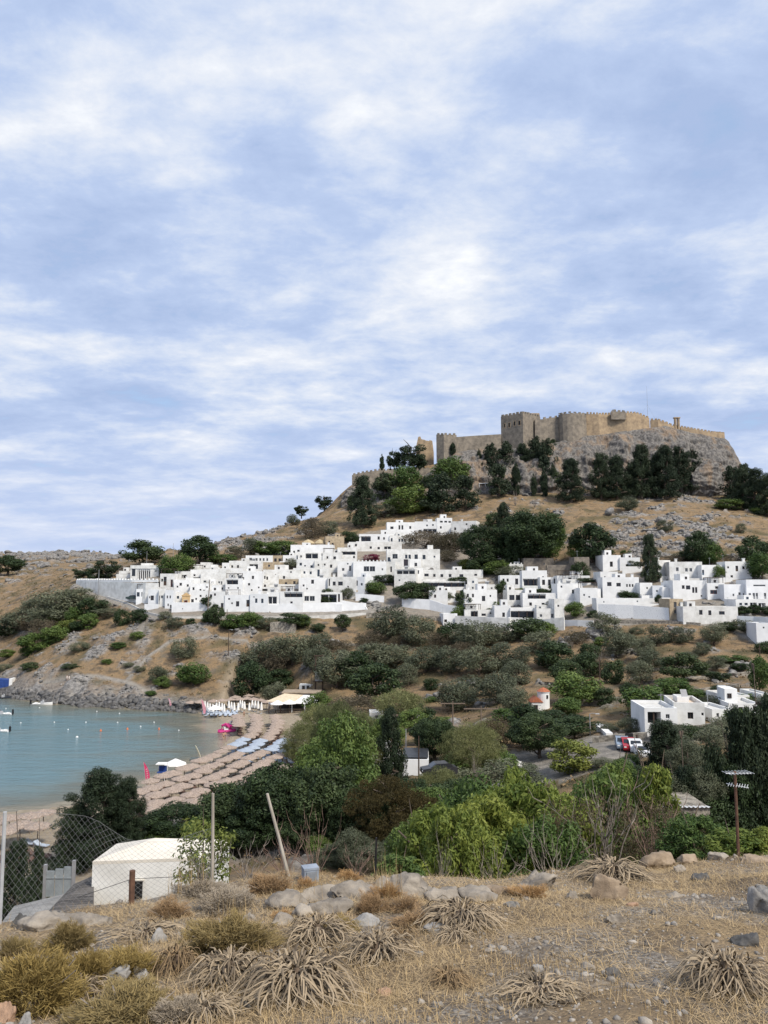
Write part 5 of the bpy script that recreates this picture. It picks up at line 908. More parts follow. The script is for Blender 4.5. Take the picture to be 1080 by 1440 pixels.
# ------------------------------------------------------------------ beach
M_THATCH = mat('thatch', (.44, .35, .29), (.20, .155, .125), .95, 6, .9, .06, detail=8); M_PCLOTH = mat('pale_blue_canvas', (.35, .395, .46), (.27, .31, .37), .8, 3, .1); M_POLE = mat('weathered_pole', (.22, .17, .13), (.12, .09, .07), .9, 8, .4)
M_WCLOTH = mat('white_canvas', (.80, .79, .77), (.68, .67, .65), .8, 3, .2); M_CREAM = mat('cream_canvas', (.66, .55, .40), (.52, .43, .31), .85, 2, .2); M_LW = mat('lounger_fabric', (.42, .47, .54), (.32, .37, .44), .8, 4, .2); M_LB = mat('brown_cushion', (.12, .075, .06), (.08, .05, .04), .85, 4, .2)
def parasol_mesh(m, seed):
    rs = random.Random(seed); mb = MB(); n = 14
    prof = [(1.48, 2.0), (1.44, 2.10), (1.0, 2.25), (.5, 2.40), (.16, 2.51), (.05, 2.60)]; vs = []; fs = []
    for i, (r, z) in enumerate(prof):
        for k in range(n): a = 2 * math.pi * k / n; rr = r * (1 + (rs.uniform(-.05, .05) if i < 3 else 0)); vs.append((rr * math.cos(a), rr * math.sin(a), z + (rs.uniform(-.05, .05) if i < 2 else 0)))
    for i in range(len(prof) - 1):
        for k in range(n): fs.append((i * n + k, i * n + (k + 1) % n, (i + 1) * n + (k + 1) % n, (i + 1) * n + k))
    o_ = len(vs)
    for k in range(n): a = 2 * math.pi * k / n; vs.append((.1 * math.cos(a), .1 * math.sin(a), 2.30))
    for k in range(n): fs.append((k, o_ + k, o_ + (k + 1) % n, (k + 1) % n))
    mb.add(vs, fs); return mb.mesh('canopy', m)
PM = [parasol_mesh(M_THATCH, s) for s in range(4)]; PB = [parasol_mesh(M_PCLOTH, s) for s in range(2)]
pm = MB(); pm.tube([(0, 0, -.3), (0, 0, 2.5)], .055, 6); POLEM = pm.mesh('pole', M_POLE)
lb = MB(); lb.box(-.33, .33, -.95, .35, .28, .36, 0); lb.add([(-.33, .35, .28), (.33, .35, .28), (.33, .95, .62), (-.33, .95, .62), (-.33, .33, .36), (.33, .33, .36), (.33, .9, .70), (-.33, .9, .70)], [(0, 3, 2, 1), (4, 5, 6, 7), (0, 1, 5, 4), (1, 2, 6, 5), (2, 3, 7, 6), (3, 0, 4, 7)], 0)
LMAT = [lb.mesh('mattress', M_LW), lb.mesh('mattress', M_LB)]
lf = MB()
for x in (-.28, .28):
    for y in (-.85, .3, .85): lf.box(x - .03, x + .03, y - .03, y + .03, -.1, .277 if y < .5 else .5)
    lf.box(x - .034, x + .034, -.95, .36, .22, .276)
LFR = lf.mesh('frame', M_POLE)
def off_curve(d):
    P = SH[2:12]; out = []
    n = []
    for i in range(len(P)):
        t_ = P[min(i + 1, len(P) - 1)] - P[max(i - 1, 0)]; t_ /= np.hypot(*t_); n.append(np.array([t_[1], -t_[0]]))
    return P + np.array(n) * d
poly = np.array([(190, 1106), (215, 1090), (242, 1077), (284, 1060), (306, 1046), (326, 1034), (334, 1022), (330, 1012), (330, 1003), (398, 1003), (412, 1026), (412, 1052), (396, 1088), (335, 1118), (262, 1140), (196, 1146)], float)
PAR = []; LOUNG = []
for k in range(9):
    C = off_curve(1.6 + 4.0 * k); L = np.hypot(*np.diff(C, axis=0).T); cum = np.concatenate([[0], np.cumsum(L)]); q = 0; s_ = .6 + (k % 2) * 1.3; row = []
    while s_ < cum[-1]:
        x, y = np.interp(s_, cum, C[:, 0]) + random.uniform(-.25, .25), np.interp(s_, cum, C[:, 1]) + random.uniform(-.25, .25); s_ += 2.7
        z = Hz(x, y); a, b_ = project(x, y, z + 2.2)
        if inside(np.array([a]), np.array([b_]), poly)[0]: row.append((x, y, z, a, b_))
    for i, (x, y, z, a, b_) in enumerate(row): PAR.append((x, y, z, a, b_, k, i))
rown = ['row closest to the sea', 'second row from the sea', 'third row from the sea', 'fourth row from the sea', 'fifth row from the sea', 'sixth row from the sea', 'seventh row from the sea', 'eighth row from the sea', 'row farthest from the sea']
def parasol(x, y, z, label, group, blue=False, sc=1.0):
    t = thing('beach_parasol', label, 'parasol', (x, y, z), random.uniform(0, 6), group); t.scale = (sc,) * 3; t.rotation_euler[0] = random.uniform(-.05, .05); t.rotation_euler[1] = random.uniform(-.05, .05)
    ob('canopy', random.choice(PB if blue else PM), t); ob('pole', POLEM, t); return t
def lounger(x, y, z, rz, label, group, br=0):
    t = thing('sun_lounger', label, 'sun lounger', (x, y, z), rz, group); ob('mattress', LMAT[br], t); ob('frame', LFR, t)
cnt = defaultdict(int)
for x, y, z, a, b_, k, i in PAR:
    blue = 1038 < b_ < 1056 and a > 325 - 0 and (b_ < 1052 or a > 330)
    kind = 'pale blue canvas parasol' if blue else 'brown thatched parasol'; key = (blue, k); lab = f'{kind}, {ORD[cnt[key]]} from the near end in {rown[k]}'; cnt[key] += 1
    parasol(x, y, z, lab, kind + 's on the beach', blue, random.uniform(.92, 1.03))
    LOUNG.append((x, y, z, blue))
cnt = defaultdict(int)
for x, y, z, blue in LOUNG:
    for s in (-.8, .8) if blue else (.5,):
        k = bool(blue); cnt[k] += 1; lab = 'pale blue cushioned sunbed under the pale blue canvas parasols' if blue else 'brown cushioned sunbed shaded by a thatched parasol in the beach rows'
        lounger(x + s, y - .6, z + .02, random.uniform(-.3, .3) + .5, lab, 'blue sunbeds under the canvas parasols' if blue else 'brown sunbeds under the thatched parasols', 0 if blue else 1)
# back row of parasols and folded umbrellas at the far end
for i, (px, py) in enumerate([(268, 1000), (281, 999), (300, 998), (312, 997), (324, 996), (338, 995), (347, 994), (356, 995), (366, 997), (375, 999), (331, 992), (350, 990)]):
    q = hit(px, py); parasol(q.x, q.y, q.z, f'brown thatched parasol, {ORD[i]} along the back of the far beach end', 'parasols at the far beach end')
fm = MB(); fm.lathe([(.03, 2.75), (.16, 2.5), (.30, 1.6), (.36, .95), (.22, .9), (0.02, 1.0)], 9); FOLD = fm.mesh('folded_canopy', M_WCLOTH); fp_ = MB(); fp_.tube([(0, 0, -.3), (0, 0, 1.0)], .04, 6); fp_.box(-.25, .25, -.25, .25, -.1, .12); FPOLE = fp_.mesh('pole', M_GREYF)
for i, (X_, Y_) in enumerate([(168, 165), (190, 175), (210, 185), (235, 190), (265, 160), (288, 170), (312, 180), (330, 190), (370, 160), (392, 172), (415, 178), (448, 180), (466, 155), (484, 160), (502, 170), (543, 180), (568, 155), (592, 160), (617, 165), (645, 178), (712, 165)]):
    q = hit(260 + X_ / 6, 970 + (Y_ + 26) / 6); t = thing('folded_umbrella', f'folded white beach umbrella, {ORD[i]} from the left at the far beach end', 'umbrella', q, 0, 'folded white umbrellas'); ob('folded_canopy', FOLD, t); ob('pole', FPOLE, t)
for i in range(22):
    q = hit(286 + i * 2.2 + random.uniform(-1, 1), 1003 + (i % 3) * 2.2); lounger(q.x, q.y, q.z, random.uniform(-.2, .2), f'white sunbed, {ORD[i]} from the left below the folded umbrellas', 'white sunbeds at the far beach end')
om = MB(); om.lathe([(1.55, 2.0), (1.5, 2.12), (.8, 2.45), (.04, 2.8)], 10); om.lathe([(1.55, 2.0), (.04, 2.7)], 10); OPENW = om.mesh('canopy', M_WCLOTH)
for px, py, lab in ((302, 1011, 'open white umbrella beside the white sunbeds'), (246, 1096, 'open white umbrella at the water edge of near beach'), (390, 1004, 'open white umbrella left of pair before the taverna'), (407, 1003, 'open white umbrella right of pair before the taverna')):
    q = hit(px, py); t = thing('open_umbrella', lab, 'umbrella', q, 0, 'open white umbrellas'); t.scale = (1.15,) * 3; ob('canopy', OPENW, t); ob('pole', POLEM, t)
# near left strip of beach
for i, (px, py) in enumerate([(12, 1176), (42, 1172), (61, 1168), (28, 1186), (5, 1196), (52, 1188), (-14, 1184)]):
    q = hit(px, py); parasol(q.x, q.y, q.z, f'brown thatched parasol, {ORD[i]} of those on the sand beyond the chain link fence', 'parasols beyond the chain link fence')
for i, (px, py) in enumerate([(48, 1205), (60, 1206), (52, 1216), (66, 1218), (20, 1206), (34, 1212), (8, 1214), (58, 1192), (45, 1190), (74, 1212)]):
    q = hit(px, py); lounger(q.x, q.y, q.z, 1.2, f'{"pale blue" if i in (7, 8) else "brown"} sunbed, {ORD[i]} on the sand beyond the chain link fence', 'sunbeds beyond the chain link fence', 0 if i in (7, 8) else 1)

# ------------------------------------------------------------------ boats and shore things
M_HULL = mat('white_hull', (.78, .78, .77), (.66, .66, .65), .35, 2, .05); M_BLK = mat('black_plastic', (.02, .02, .022), (.012, .012, .013), .5, 5, .05); M_BLUEC = mat('blue_tarp', (.03, .07, .26), (.02, .05, .18), .6, 2, .3); M_PINK = mat('pink_cloth', (.62, .05, .15), (.50, .04, .12), .7, 3, .15); M_PALEP = mat('pale_pink_cloth', (.66, .30, .36), (.55, .22, .28), .7, 3, .15); M_MAG = mat('magenta_plastic', (.52, .03, .20), (.38, .02, .14), .45, 3, .1)
def boat(px, py, L, yaw, label, hullm=M_HULL, canopy=False, engine=True):
    D = -EYE / slope(py); q = PT(px, py, D); q.z = 0; t = thing('motor_boat', label, 'boat', q, R(yaw)); W_ = L * .19; st = [(0, .88, .25), (.25, 1, .3), (.55, .95, .38), (.8, .62, .5), (.95, .2, .62), (1, .02, .66)]; vs = []; fs = []
    for u, w_, h in st:
        x = (u - .5) * L; yy = W_ * w_; vs += [(x, -yy, h * L * .2), (x, -yy * .75, -.1), (x, 0, -.25 * (1 - u * .6)), (x, yy * .75, -.1), (x, yy, h * L * .2), (x, yy * .8, h * L * .2 - .02), (x, yy * .7, .12), (x, -yy * .7, .12), (x, -yy * .8, h * L * .2 - .02)]
    for i in range(len(st) - 1):
        for k in range(9): fs.append((i * 9 + k, i * 9 + (k + 1) % 9, i * 9 + 9 + (k + 1) % 9, i * 9 + 9 + k))
    fs.append(tuple(range(9))[::-1]); m = MB(); m.add(vs, fs); m.build('hull', hullm, t)
    m = MB(); m.box(-.05 * L, .08 * L, -W_ * .4, W_ * .4, .13, L * .17); m.add([(.08 * L, -W_ * .4, L * .17), (.08 * L, W_ * .4, L * .17), (.03 * L, W_ * .38, L * .24), (.03 * L, -W_ * .38, L * .24)], [(0, 1, 2, 3)]); m.build('console', M_GREYF, t)
    m = MB(); m.box(-.36 * L, -.22 * L, -W_ * .65, W_ * .65, .13, L * .1); m.build('seat', M_BLUEC if canopy else M_WCLOTH, t)
    if engine: m = MB(); m.box(-.58 * L, -.5 * L - .02, -.14, .14, .15, L * .2 + .1); m.box(-.56 * L, -.515 * L, -.06, .06, -.4, .148); m.tube([(-.575 * L, 0, L * .2), (-.52 * L, 0, L * .2 + .25)], .16, 8); m.build('outboard_engine', M_BLK, t)
    if canopy: m = MB(); m.box(-.3 * L, .2 * L, -W_ * .9, W_ * .9, 1.9, 1.98); [m.box(x * L - .03, x * L + .03, y * W_ * .8 - .03, y * W_ * .8 + .03, .3, 1.897) for x in (-.28, .18) for y in (-1, 1)]; m.build('awning', M_BLUEC, t)
    return t
boat(59, 991, 5.4, 4, 'white motor boat moored close to the dark shore rocks'); boat(2, 1005, 5.0, 182, 'white motor boat with black outboard at the left edge'); boat(-2, 1029, 4.6, 176, 'nearest motor boat with large black engine, left edge of bay'); boat(4, 982, 5.2, 8, 'dark hulled boat at the foot of the rocks, left edge', mat('navy_hull', (.05, .06, .08), (.035, .04, .055), .4, 2, .05), False, False)
q = hit(6, 968); t = thing('boat_shelter', 'blue tarpaulin shelter with white end on the rocks at left', 'shelter', q); m = MB(); m.prism([(-2.5, 0), (2.0, 0), (2.0, 2.6), (-2.5, 2.9)], -1.5, 1.5); m.build('cover', M_BLUEC, t); m = MB(); m.box(2.02, 2.9, -1.5, 1.5, 0, 3.0); m.build('end_panel', M_WCLOTH, t)
bm_ = MB(); bm_.lathe([(.02, -.22), (.2, -.12), (.25, .05), (.18, .2), (.02, .27)], 8); BW = bm_.mesh('buoy', M_HULL); bm2 = MB(); bm2.lathe([(.02, -.3), (.3, -.15), (.38, .1), (.24, .45), (.08, .75), (.02, .8)], 8); BO = bm2.mesh('buoy', mat('orange_plastic', (.62, .17, .05), (.5, .12, .04), .5, 3, 0)); i = 0
for X_, Y_, o_ in ((30, 275, 0), (105, 348, 0), (200, 272, 0), (275, 345, 0), (345, 382, 0), (390, 421, 2), (435, 345, 0), (510, 390, 1), (490, 290, 0), (595, 346, 0), (605, 300, 0), (645, 382, 1), (712, 366, 0), (805, 382, 1), (905, 386, 0), (515, 580, 0), (780, 345, 0)):
    px, py = X_ / 3.6, 920 + Y_ / 3.6; D = -EYE / slope(py); q = PT(px, py, D); t = tag(ob('mooring_buoy', BO if o_ == 1 else BW, None, (q.x, q.y, 0)), f'{"orange" if o_ == 1 else "small white"} buoy, {ORD[i]} of the buoys scattered across the bay', 'buoy', 'buoys in the bay'); i += 1; t.scale = (.62,) * 3
    if o_ == 2: t.scale = (1.1,) * 3; t['label'] = 'largest white buoy floating in middle of the bay'
def banner(px, py, h, label, m, lean=.12):
    q = hit(px, py); t = thing('feather_banner', label, 'banner', q); mb = MB(); pts = [(lean * h * (k / 8) ** 1.5 * -1, 0, h * k / 8) for k in range(9)]; mb.tube(pts, [.03 - .002 * k for k in range(9)], 5); mb.build('pole', M_GREYF, t); mb = MB(); V = []
    for k in range(9):
        u = k / 8; z = h * (.18 + .82 * u); x = -lean * h * (z / h) ** 1.5; wd = h * .17 * math.sin(math.pi * min(1, .18 + .8 * u)) ** .7 + .02; V += [(x + .03, -.012, z), (x + wd, -.012, z - .08 * u), (x + wd, .012, z - .08 * u), (x + .03, .012, z)]
    f = [(i * 4 + k, i * 4 + (k + 1) % 4, i * 4 + 4 + (k + 1) % 4, i * 4 + 4 + k) for i in range(8) for k in range(4)] + [(0, 3, 2, 1), (32, 33, 34, 35)]; mb.add(V, f); sl_ = mb.build('sail', m, t); mb = MB()
    for k in range(5): z = h * (.4 + .08 * k); x = -lean * h * (z / h) ** 1.5 + h * .08; mb.tube([(x - .1, -.025, z), (x + .1, -.025, z + .09), (x + .02, -.025, z + .2)], .035, 4)
    mb.build('lettering', M_WCLOTH, sl_); return t
banner(205, 1110, 4.0, 'bright pink feather banner standing in shallow water by the near rows', M_PINK); banner(286, 1008, 4.2, 'pale pink feather banner on the sand spit at the far end', M_PALEP, .16); banner(239, 996, 2.6, 'small pale pink feather banner on the shore rocks', M_PALEP, .2)
q = hit(319, 1030); t = thing('pedal_boat', 'magenta and white pedal boat pulled up on wet sand', 'pedal boat', q, .2); m = MB()
for y in (-.75, .75): m.tube([(-1.9, y, .35), (-1.5, y, .3), (1.4, y, .3), (1.9, y, .5)], [.15, .34, .34, .1], 8)
m.box(-1.3, 1.3, -.7, .7, .36, .55); m.build('hull', M_MAG, t); m = MB(); m.box(-.6, -.3, -.6, .6, .553, 1.15); m.box(-.3 + .003, .3, -.6, .6, .553, .75); m.build('seat', M_HULL, t); m = MB(); m.tube([(-1.1, 0, .55), (-1.0, 0, 1.5), (-.3, 0, 1.8), (.9, 0, .7), (1.6, 0, .3)], [.2, .24, .26, .22, .15], 8); m.build('slide', M_MAG, t)
q = hit(328, 1022); t = thing('pedal_boat', 'second magenta pedal boat with white top behind the first', 'pedal boat', q, -.3); m = MB()
for y in (-.75, .75): m.tube([(-1.9, y, .35), (-1.5, y, .3), (1.4, y, .3), (1.9, y, .5)], [.15, .34, .34, .1], 8)
m.box(-1.3, 1.3, -.7, .7, .36, .55); m.build('hull', M_MAG, t); m = MB(); m.box(-.6, -.3, -.6, .6, .553, 1.2); m.box(-.297, .3, -.6, .6, .553, .75); m.build('seat', M_HULL, t)
q = hit(284, 1074); t = thing('paddle_board', 'long cream paddle board standing upright at the water edge', 'paddle board', q, .6); m = MB(); V = []
for k in range(11):
    u = k / 10; z = 3.2 * u; wd = .38 * math.sin(math.pi * (.06 + .88 * u)) ** .5; x = -.9 * u - .35 * u * u; V += [(x - .04, -wd, z), (x + .04, -wd, z), (x + .04, wd, z), (x - .04, wd, z)]
m.add(V, [(i * 4 + k, i * 4 + (k + 1) % 4, i * 4 + 4 + (k + 1) % 4, i * 4 + 4 + k) for i in range(10) for k in range(4)] + [(0, 3, 2, 1), (40, 41, 42, 43)]); m.build('board', mat('cream_board', (.68, .63, .48), (.58, .53, .4), .5, 2, .05), t); m = MB(); m.box(-.5, .3, -.5, .5, -.1, .12); m.build('stand', M_POLE, t)
D = -EYE / slope(1069); q = PT(277, 1069, D); t = thing('dinghy', 'small dark dinghy beside the upright cream board', 'dinghy', (q.x, q.y, .05), .1); m = MB()
for y in (-.55, .55): m.tube([(-1.2, y, .2), (.8, y, .2), (1.4, y * .4, .35)], [.2, .22, .16], 8)
m.build('tubes', mat('grey_rubber', (.10, .12, .12), (.07, .085, .085), .6, 3, .1), t); m = MB(); m.box(-1.1, .9, -.4, .4, .05, .14); m.build('floor', M_GREYF, t)
q = hit(227, 1102); t = thing('lifeguard_chair', 'tall blue and white lifeguard chair by the near waterline', 'chair', q); m = MB()
for x in (-.5, .5):
    for y in (-.5, .5): m.tube([(x * 1.4, y * 1.4, -.2), (x, y, 1.7)], .06, 5)
m.build('legs', M_WCLOTH, t); m = MB(); m.box(-.6, .6, -.6, .6, 1.7, 1.82); m.box(-.6, .6, .5, .6, 1.823, 2.6); m.build('seat', M_BLUEC, t); m = MB(); m.box(-.8, .8, -.7, .8, 3.0, 3.08); m.box(-.75, -.69, .6, .66, 1.823, 2.997); m.box(.69, .75, .6, .66, 1.823, 2.997); m.build('sunshade', M_WCLOTH, t)
# bathers
def person(px, py, label, cloth, pose=0, rz=0, D=None):
    q = hit(px, py) if D is None else PT(px, py, D); me = bpy.data.meshes.new('person'); sw = .28 * pose
    J = [(0, 0, .95), (0, .01, 1.2), (0, .02, 1.42), (0, .01, 1.52), (0, -.01, 1.66), (-.19, .02, 1.40), (-.25, .03 + .1 * pose, 1.12), (-.24, -.08 - .1 * pose, .88), (.19, .02, 1.40), (.25, .03 - .1 * pose, 1.12), (.24, -.1 + .1 * pose, .88), (-.10, 0, .88), (-.11, -sw, .48), (-.11, sw * .4 - sw, .07), (-.11, -.14 - sw * .6, .03), (.10, 0, .88), (.11, sw * .6, .48), (.11, sw * 1.5, .09), (.11, -.12 + sw * 1.4, .03)]
    E = [(0, 1), (1, 2), (2, 3), (3, 4), (2, 5), (5, 6), (6, 7), (2, 8), (8, 9), (9, 10), (0, 11), (11, 12), (12, 13), (13, 14), (0, 15), (15, 16), (16, 17), (17, 18)]; RD = [.14, .12, .15, .055, .10, .065, .045, .035, .065, .045, .035, .095, .06, .04, .035, .095, .06, .04, .035]
    me.from_pydata(J, E, []); me.materials.append(mat('skin', (.42, .26, .18), (.36, .22, .15), .6, 3, 0)); o = tag(ob('person', me, None, q, rz), label, 'person', 'people on the shore'); md = o.modifiers.new('Skin', 'SKIN'); sv = me.skin_vertices[0].data
    for v, r in zip(sv, RD): v.radius = (r, r * (.75 if r > .1 else 1))
    sv[0].use_root = True; o.modifiers.new('Subsurf', 'SUBSURF').levels = 1
    hm = MB(); hm.lathe([(.02, .115), (.07, .09), (.108, .02), (.10, -.05)], 8, 0, (0, .02, 1.68)); hm.build('hair', mat('dark_hair', (.03, .022, .018), rough=.7, bmp=0), o); cm_ = MB(); cm_.lathe([(.15, .82), (.165, .92), (.155, 1.05)] if cloth is not M_WCLOTH else [(.17, .75), (.175, .95), (.15, 1.15), (.21, 1.38), (.08, 1.46)], 10, 0, (0, .01, 0), .75); cm_.build('clothing', cloth, o)
person(314, 1042, 'person in dark swimwear walking left along wet sand', M_BLK, 1, .6); person(316.5, 1041, 'person in blue swimwear walking beside the dark one', M_BLUEC, .6, .5); person(222, 1108, 'person in pink standing near the lifeguard chair', M_PINK, 0, 1); person(233, 1104, 'person in dark swimwear right of the lifeguard chair', M_BLK, .3, 2); person(94, 958, 'person in white shirt on the shore path, left one', M_WCLOTH, .5, 1.5); person(97, 958.5, 'person in white shirt on the shore path, right one', M_WCLOTH, .7, 1.4); person(189, 876, 'person in white climbing the steep footpath', M_WCLOTH, .8, 3); person(343, 1010, 'person in dark clothes among the far parasols', M_BLK, .4, 0)
# taverna
q = hit(415, 1001); t = thing('beach_taverna', 'open beach taverna under cream and white awnings', 'taverna', q); s_ = q.y / F
def zz(py): return PT(415, py, q.y).z - q.z
def xx(px): return PT(px, 990, q.y).x - q.x
M_GRB = mat('dark_interior_wall', (.07, .06, .055), (.05, .042, .04), .9, 2, .1)
m = MB(); m.add([(xx(376), -1, zz(985)), (xx(412), -1, zz(988)), (xx(424), 5, zz(981)), (xx(396), 5, zz(979))] + [(xx(376), -1, zz(985) - .1), (xx(412), -1, zz(988) - .1), (xx(424), 5, zz(981) - .1), (xx(396), 5, zz(979) - .1)], [(0, 1, 2, 3), (7, 6, 5, 4), (0, 4, 5, 1), (1, 5, 6, 2), (2, 6, 7, 3), (3, 7, 4, 0)]); m.build('awning', M_CREAM, t); m = MB(); m.add([(xx(412.3), -1, zz(988)), (xx(446), -1, zz(989)), (xx(446), 5, zz(982)), (xx(424.3), 5, zz(981))] + [(xx(412.3), -1, zz(988) - .1), (xx(446), -1, zz(989) - .1), (xx(446), 5, zz(982) - .1), (xx(424.3), 5, zz(981) - .1)], [(0, 1, 2, 3), (7, 6, 5, 4), (0, 4, 5, 1), (1, 5, 6, 2), (2, 6, 7, 3), (3, 7, 4, 0)]); m.build('awning', M_WCLOTH, t)
for px in (379, 395, 411, 429, 444): m = MB(); m.box(xx(px) - .14, xx(px) + .14, -.9, -.62, -1, zz(988.8) - .1); m.build('post', M_WH[0] if px > 400 else M_POLE, t)
m = MB(); m.box(xx(388), xx(446), 5.2, 9, -1, zz(979)); m.build('wall', M_GRB, t); m = MB(); m.box(xx(392), xx(448), 5.0, 11, zz(979) + .003, zz(977.5)); m.build('roof', mat('earth_roof', (.36, .29, .22), (.25, .2, .15), .95, 1, .4), t)
for i, px in enumerate((392, 404, 418, 432)):
    qq = PT(px, 1001, q.y - 1.5); tb = thing('taverna_table', f'dark table with chairs under the awnings, {ORD[i]} from the left', 'table', (qq.x, qq.y, Hz(qq.x, qq.y)), 0, 'taverna tables'); m = MB(); m.box(-.9, .9, -.4, .4, .7, .75); m.build('tabletop', M_WOOD, tb); m = MB(); [m.box(x - .04, x + .04, y - .04, y + .04, -.2, .697) for x in (-.8, .8) for y in (-.3, .3)]; m.build('legs', M_WOOD, tb)
q2 = hit(430, 972); t = thing('white_kiosk', 'white kiosk with two dark slatted doors above the taverna roof', 'kiosk', PT(430, 974, q2.y)); s_ = q2.y / F; m = MB(); w_ = 9 * s_; h_ = 11 * s_; facade(m, 2 * w_, -1.5, h_, [(-w_ * .6, -w_ * .15, .1, h_ - .3, .2, True), (w_ * .1, w_ * .55, .1, h_ - .3, .2, True)]); m.box(-w_, w_, .203, 2.5, -1.5, h_); m.build('wall', M_WH[0], t)
for a, b_ in ((-.6, -.15), (.1, .55)): m = MB(); m.box(w_ * a + .02, w_ * b_ - .02, .1, .19, .12, h_ - .32); m.build('door', M_GRB, t)
# ------------------------------------------------------------------ poles, lamps, signs
def pole(px, pyt, pyb, label, name='utility_pole', cat='pole', r=.11, arms=None, lamp=False, D=None, m=None, lean=0):
    q = hit(px, pyb) if D is None else PT(px, pyb, D); h = PT(px, pyt, q.y).z - q.z; t = thing(name, label, cat, q); mb = MB(); mb.tube([(0, 0, -1), (lean * h * .5, 0, h * .5), (lean * h, 0, h)], [r * 1.2, r, r * .8], 7); mb.build('pole', m or M_POLE, t)
    if arms:
        mb = MB(); mb.box(lean * h - arms, lean * h + arms, -.07, .07, h - .5, h - .32); mb.build('crossarm', m or M_POLE, t)
        for k in (-.9, -.3, .3, .9): mb = MB(); mb.lathe([(.03, 0), (.07, .05), (.08, .2), (.03, .28)], 6, 0, (lean * h + k * arms, 0, h - .318)); mb.build('insulator', M_BLK, t)
    if lamp: mb = MB(); mb.tube([(0, 0, h), (.3, -.2, h + .15), (.9, -.6, h + .15)], .04, 5); mb.box(.7, 1.3, -.75, -.45, h + .05, h + .17); mb.build('lamp_head', M_GREYF, t)
    return t
GM = MATS['grey_metal']
pole(291.5, 815, 866, 'leaning wooden pole against the white front row', r=.16, lean=.05); pole(138, 801, 838, 'grey pole standing before the long retaining wall', m=GM); pole(319, 857, 884, 'dark slim pole below the shutter window house', m=M_WOOD); pole(321, 886, 928, 'tall dark pole with small lamp on the grassy slope', 'street_lamp', 'lamp', lamp=True, m=M_WOOD); pole(358, 911, 935, 'pale post on the grassy slope left of olives', m=GM); pole(844, 924, 970, 'tall dark pole between the evergreen hedge and olives', m=M_WOOD)
pole(637, 986, 1030, 'wooden power pole with wide crossarm, left of the two', arms=2.2); pole(677, 993, 1040, 'wooden power pole with wide crossarm, right of the two', arms=2.8); pole(830, 1004, 1034, 'grey lamp post by the white stair', 'street_lamp', 'lamp', .08, lamp=True, m=GM); pole(903, 994, 1030, 'pale post in front of the white villa', m=GM, r=.09); pole(571, 1025, 1070, 'thin grey mast left behind the white shed', m=GM, r=.08); pole(589, 1035, 1100, 'dark slim mast in front of the white shed', m=M_WOOD, r=.09); pole(750, 992, 1012, 'short grey lamp post below the chapel', 'street_lamp', 'lamp', .07, lamp=True, m=GM); pole(728, 1018, 1030, 'white gate post by the car park, left one', m=M_WH[0], r=.12); pole(733, 1018, 1030, 'white gate post by the car park, right one', m=M_WH[0], r=.12); pole(1069, 907, 930, 'dark pole at right below the pale edge house', m=M_WOOD); pole(243, 764, 800, 'antenna pole behind the colonnaded hall', m=GM, r=.07); pole(206, 775, 800, 'flagless mast behind the colonnaded hall roof', m=GM, r=.07); pole(438, 950, 975, 'slim post left of the transformer poles', m=M_POLE, r=.08); pole(896, 1033, 1052, 'dark round post beside the black signboard', m=M_WOOD, r=.13)
q = hit(448, 976); t = thing('transformer_pole', 'double timber pole carrying an electric transformer and crossarms', 'power pole', q); h = PT(448, 921, q.y).z - q.z; s_ = q.y / F
for x in (-4.5 * s_, 5.5 * s_): m = MB(); m.tube([(x, 0, -1), (x, 0, h)], [.2, .15], 7); m.build('pole', M_WOOD, t)
for z in (h - .3, h * .72, h * .5): m = MB(); m.box(-7 * s_, 8 * s_, -.3, -.17, z, z + .2); m.build('crossarm', M_WOOD, t)
m = MB(); m.box(-.8, 1.0, -1.0, -.303, h * .34, h * .56); [m.box(-.7 + .4 * k, -.6 + .4 * k, -1.1, -1.003, h * .36, h * .54) for k in range(5)]; m.build('transformer', M_GREYF, t); m = MB(); m.box(-1.4, 1.6, -1.2, -.1, h * .34 - .2, h * .34 - .003); m.build('platform', M_WOOD, t)
q = hit(885, 1046); t = thing('signboard', 'square black signboard on two posts in the car park', 'signboard', q); m = MB(); h = PT(885, 1031, q.y).z - q.z; m.box(-.55, .55, -.04, .04, h - 1.15, h); m.build('panel', M_BLK, t)
for x in (-.45, .45): m = MB(); m.tube([(x, .08, -.3), (x, .08, h)], .04, 6); m.build('post', GM, t)
# ------------------------------------------------------------------ houses in the valley
house('R', 614, 736, 258, 326, -4, 0, 'long flat roofed left wing of the white villa with porch', 'v650,296,48,44 w700,290,14,16', dep=8, cat='villa', name='white_villa', D=113, extra='')
house('R', 728, 838, 238, 324, -10, 0, 'taller right wing of the white villa with dark window', 'w787,287,20,24 w830,280,8,10', dep=8, cat='villa', name='white_villa', D=114, roof=mat('pinkish_roof', (.62, .49, .37), (.5, .4, .31), .9, 1, .3))
t = house('R', 738, 780, 216, 262, -8, 0, 'white stair turret on the villa roof with solar collector', '', dep=3, name='stair_turret', cat='house', D=118); m = MB(); m.add([(-.1, .3, 1.7), (.8, .3, 1.7), (.7, 1.0, 2.75), (-.2, 1.0, 2.75), (-.1, .36, 1.65), (.8, .36, 1.65), (.7, 1.06, 2.7), (-.2, 1.06, 2.7)], [(0, 1, 2, 3), (7, 6, 5, 4), (0, 4, 5, 1), (1, 5, 6, 2), (2, 6, 7, 3), (3, 7, 4, 0)]); m.build('solar_collector', GM, t)
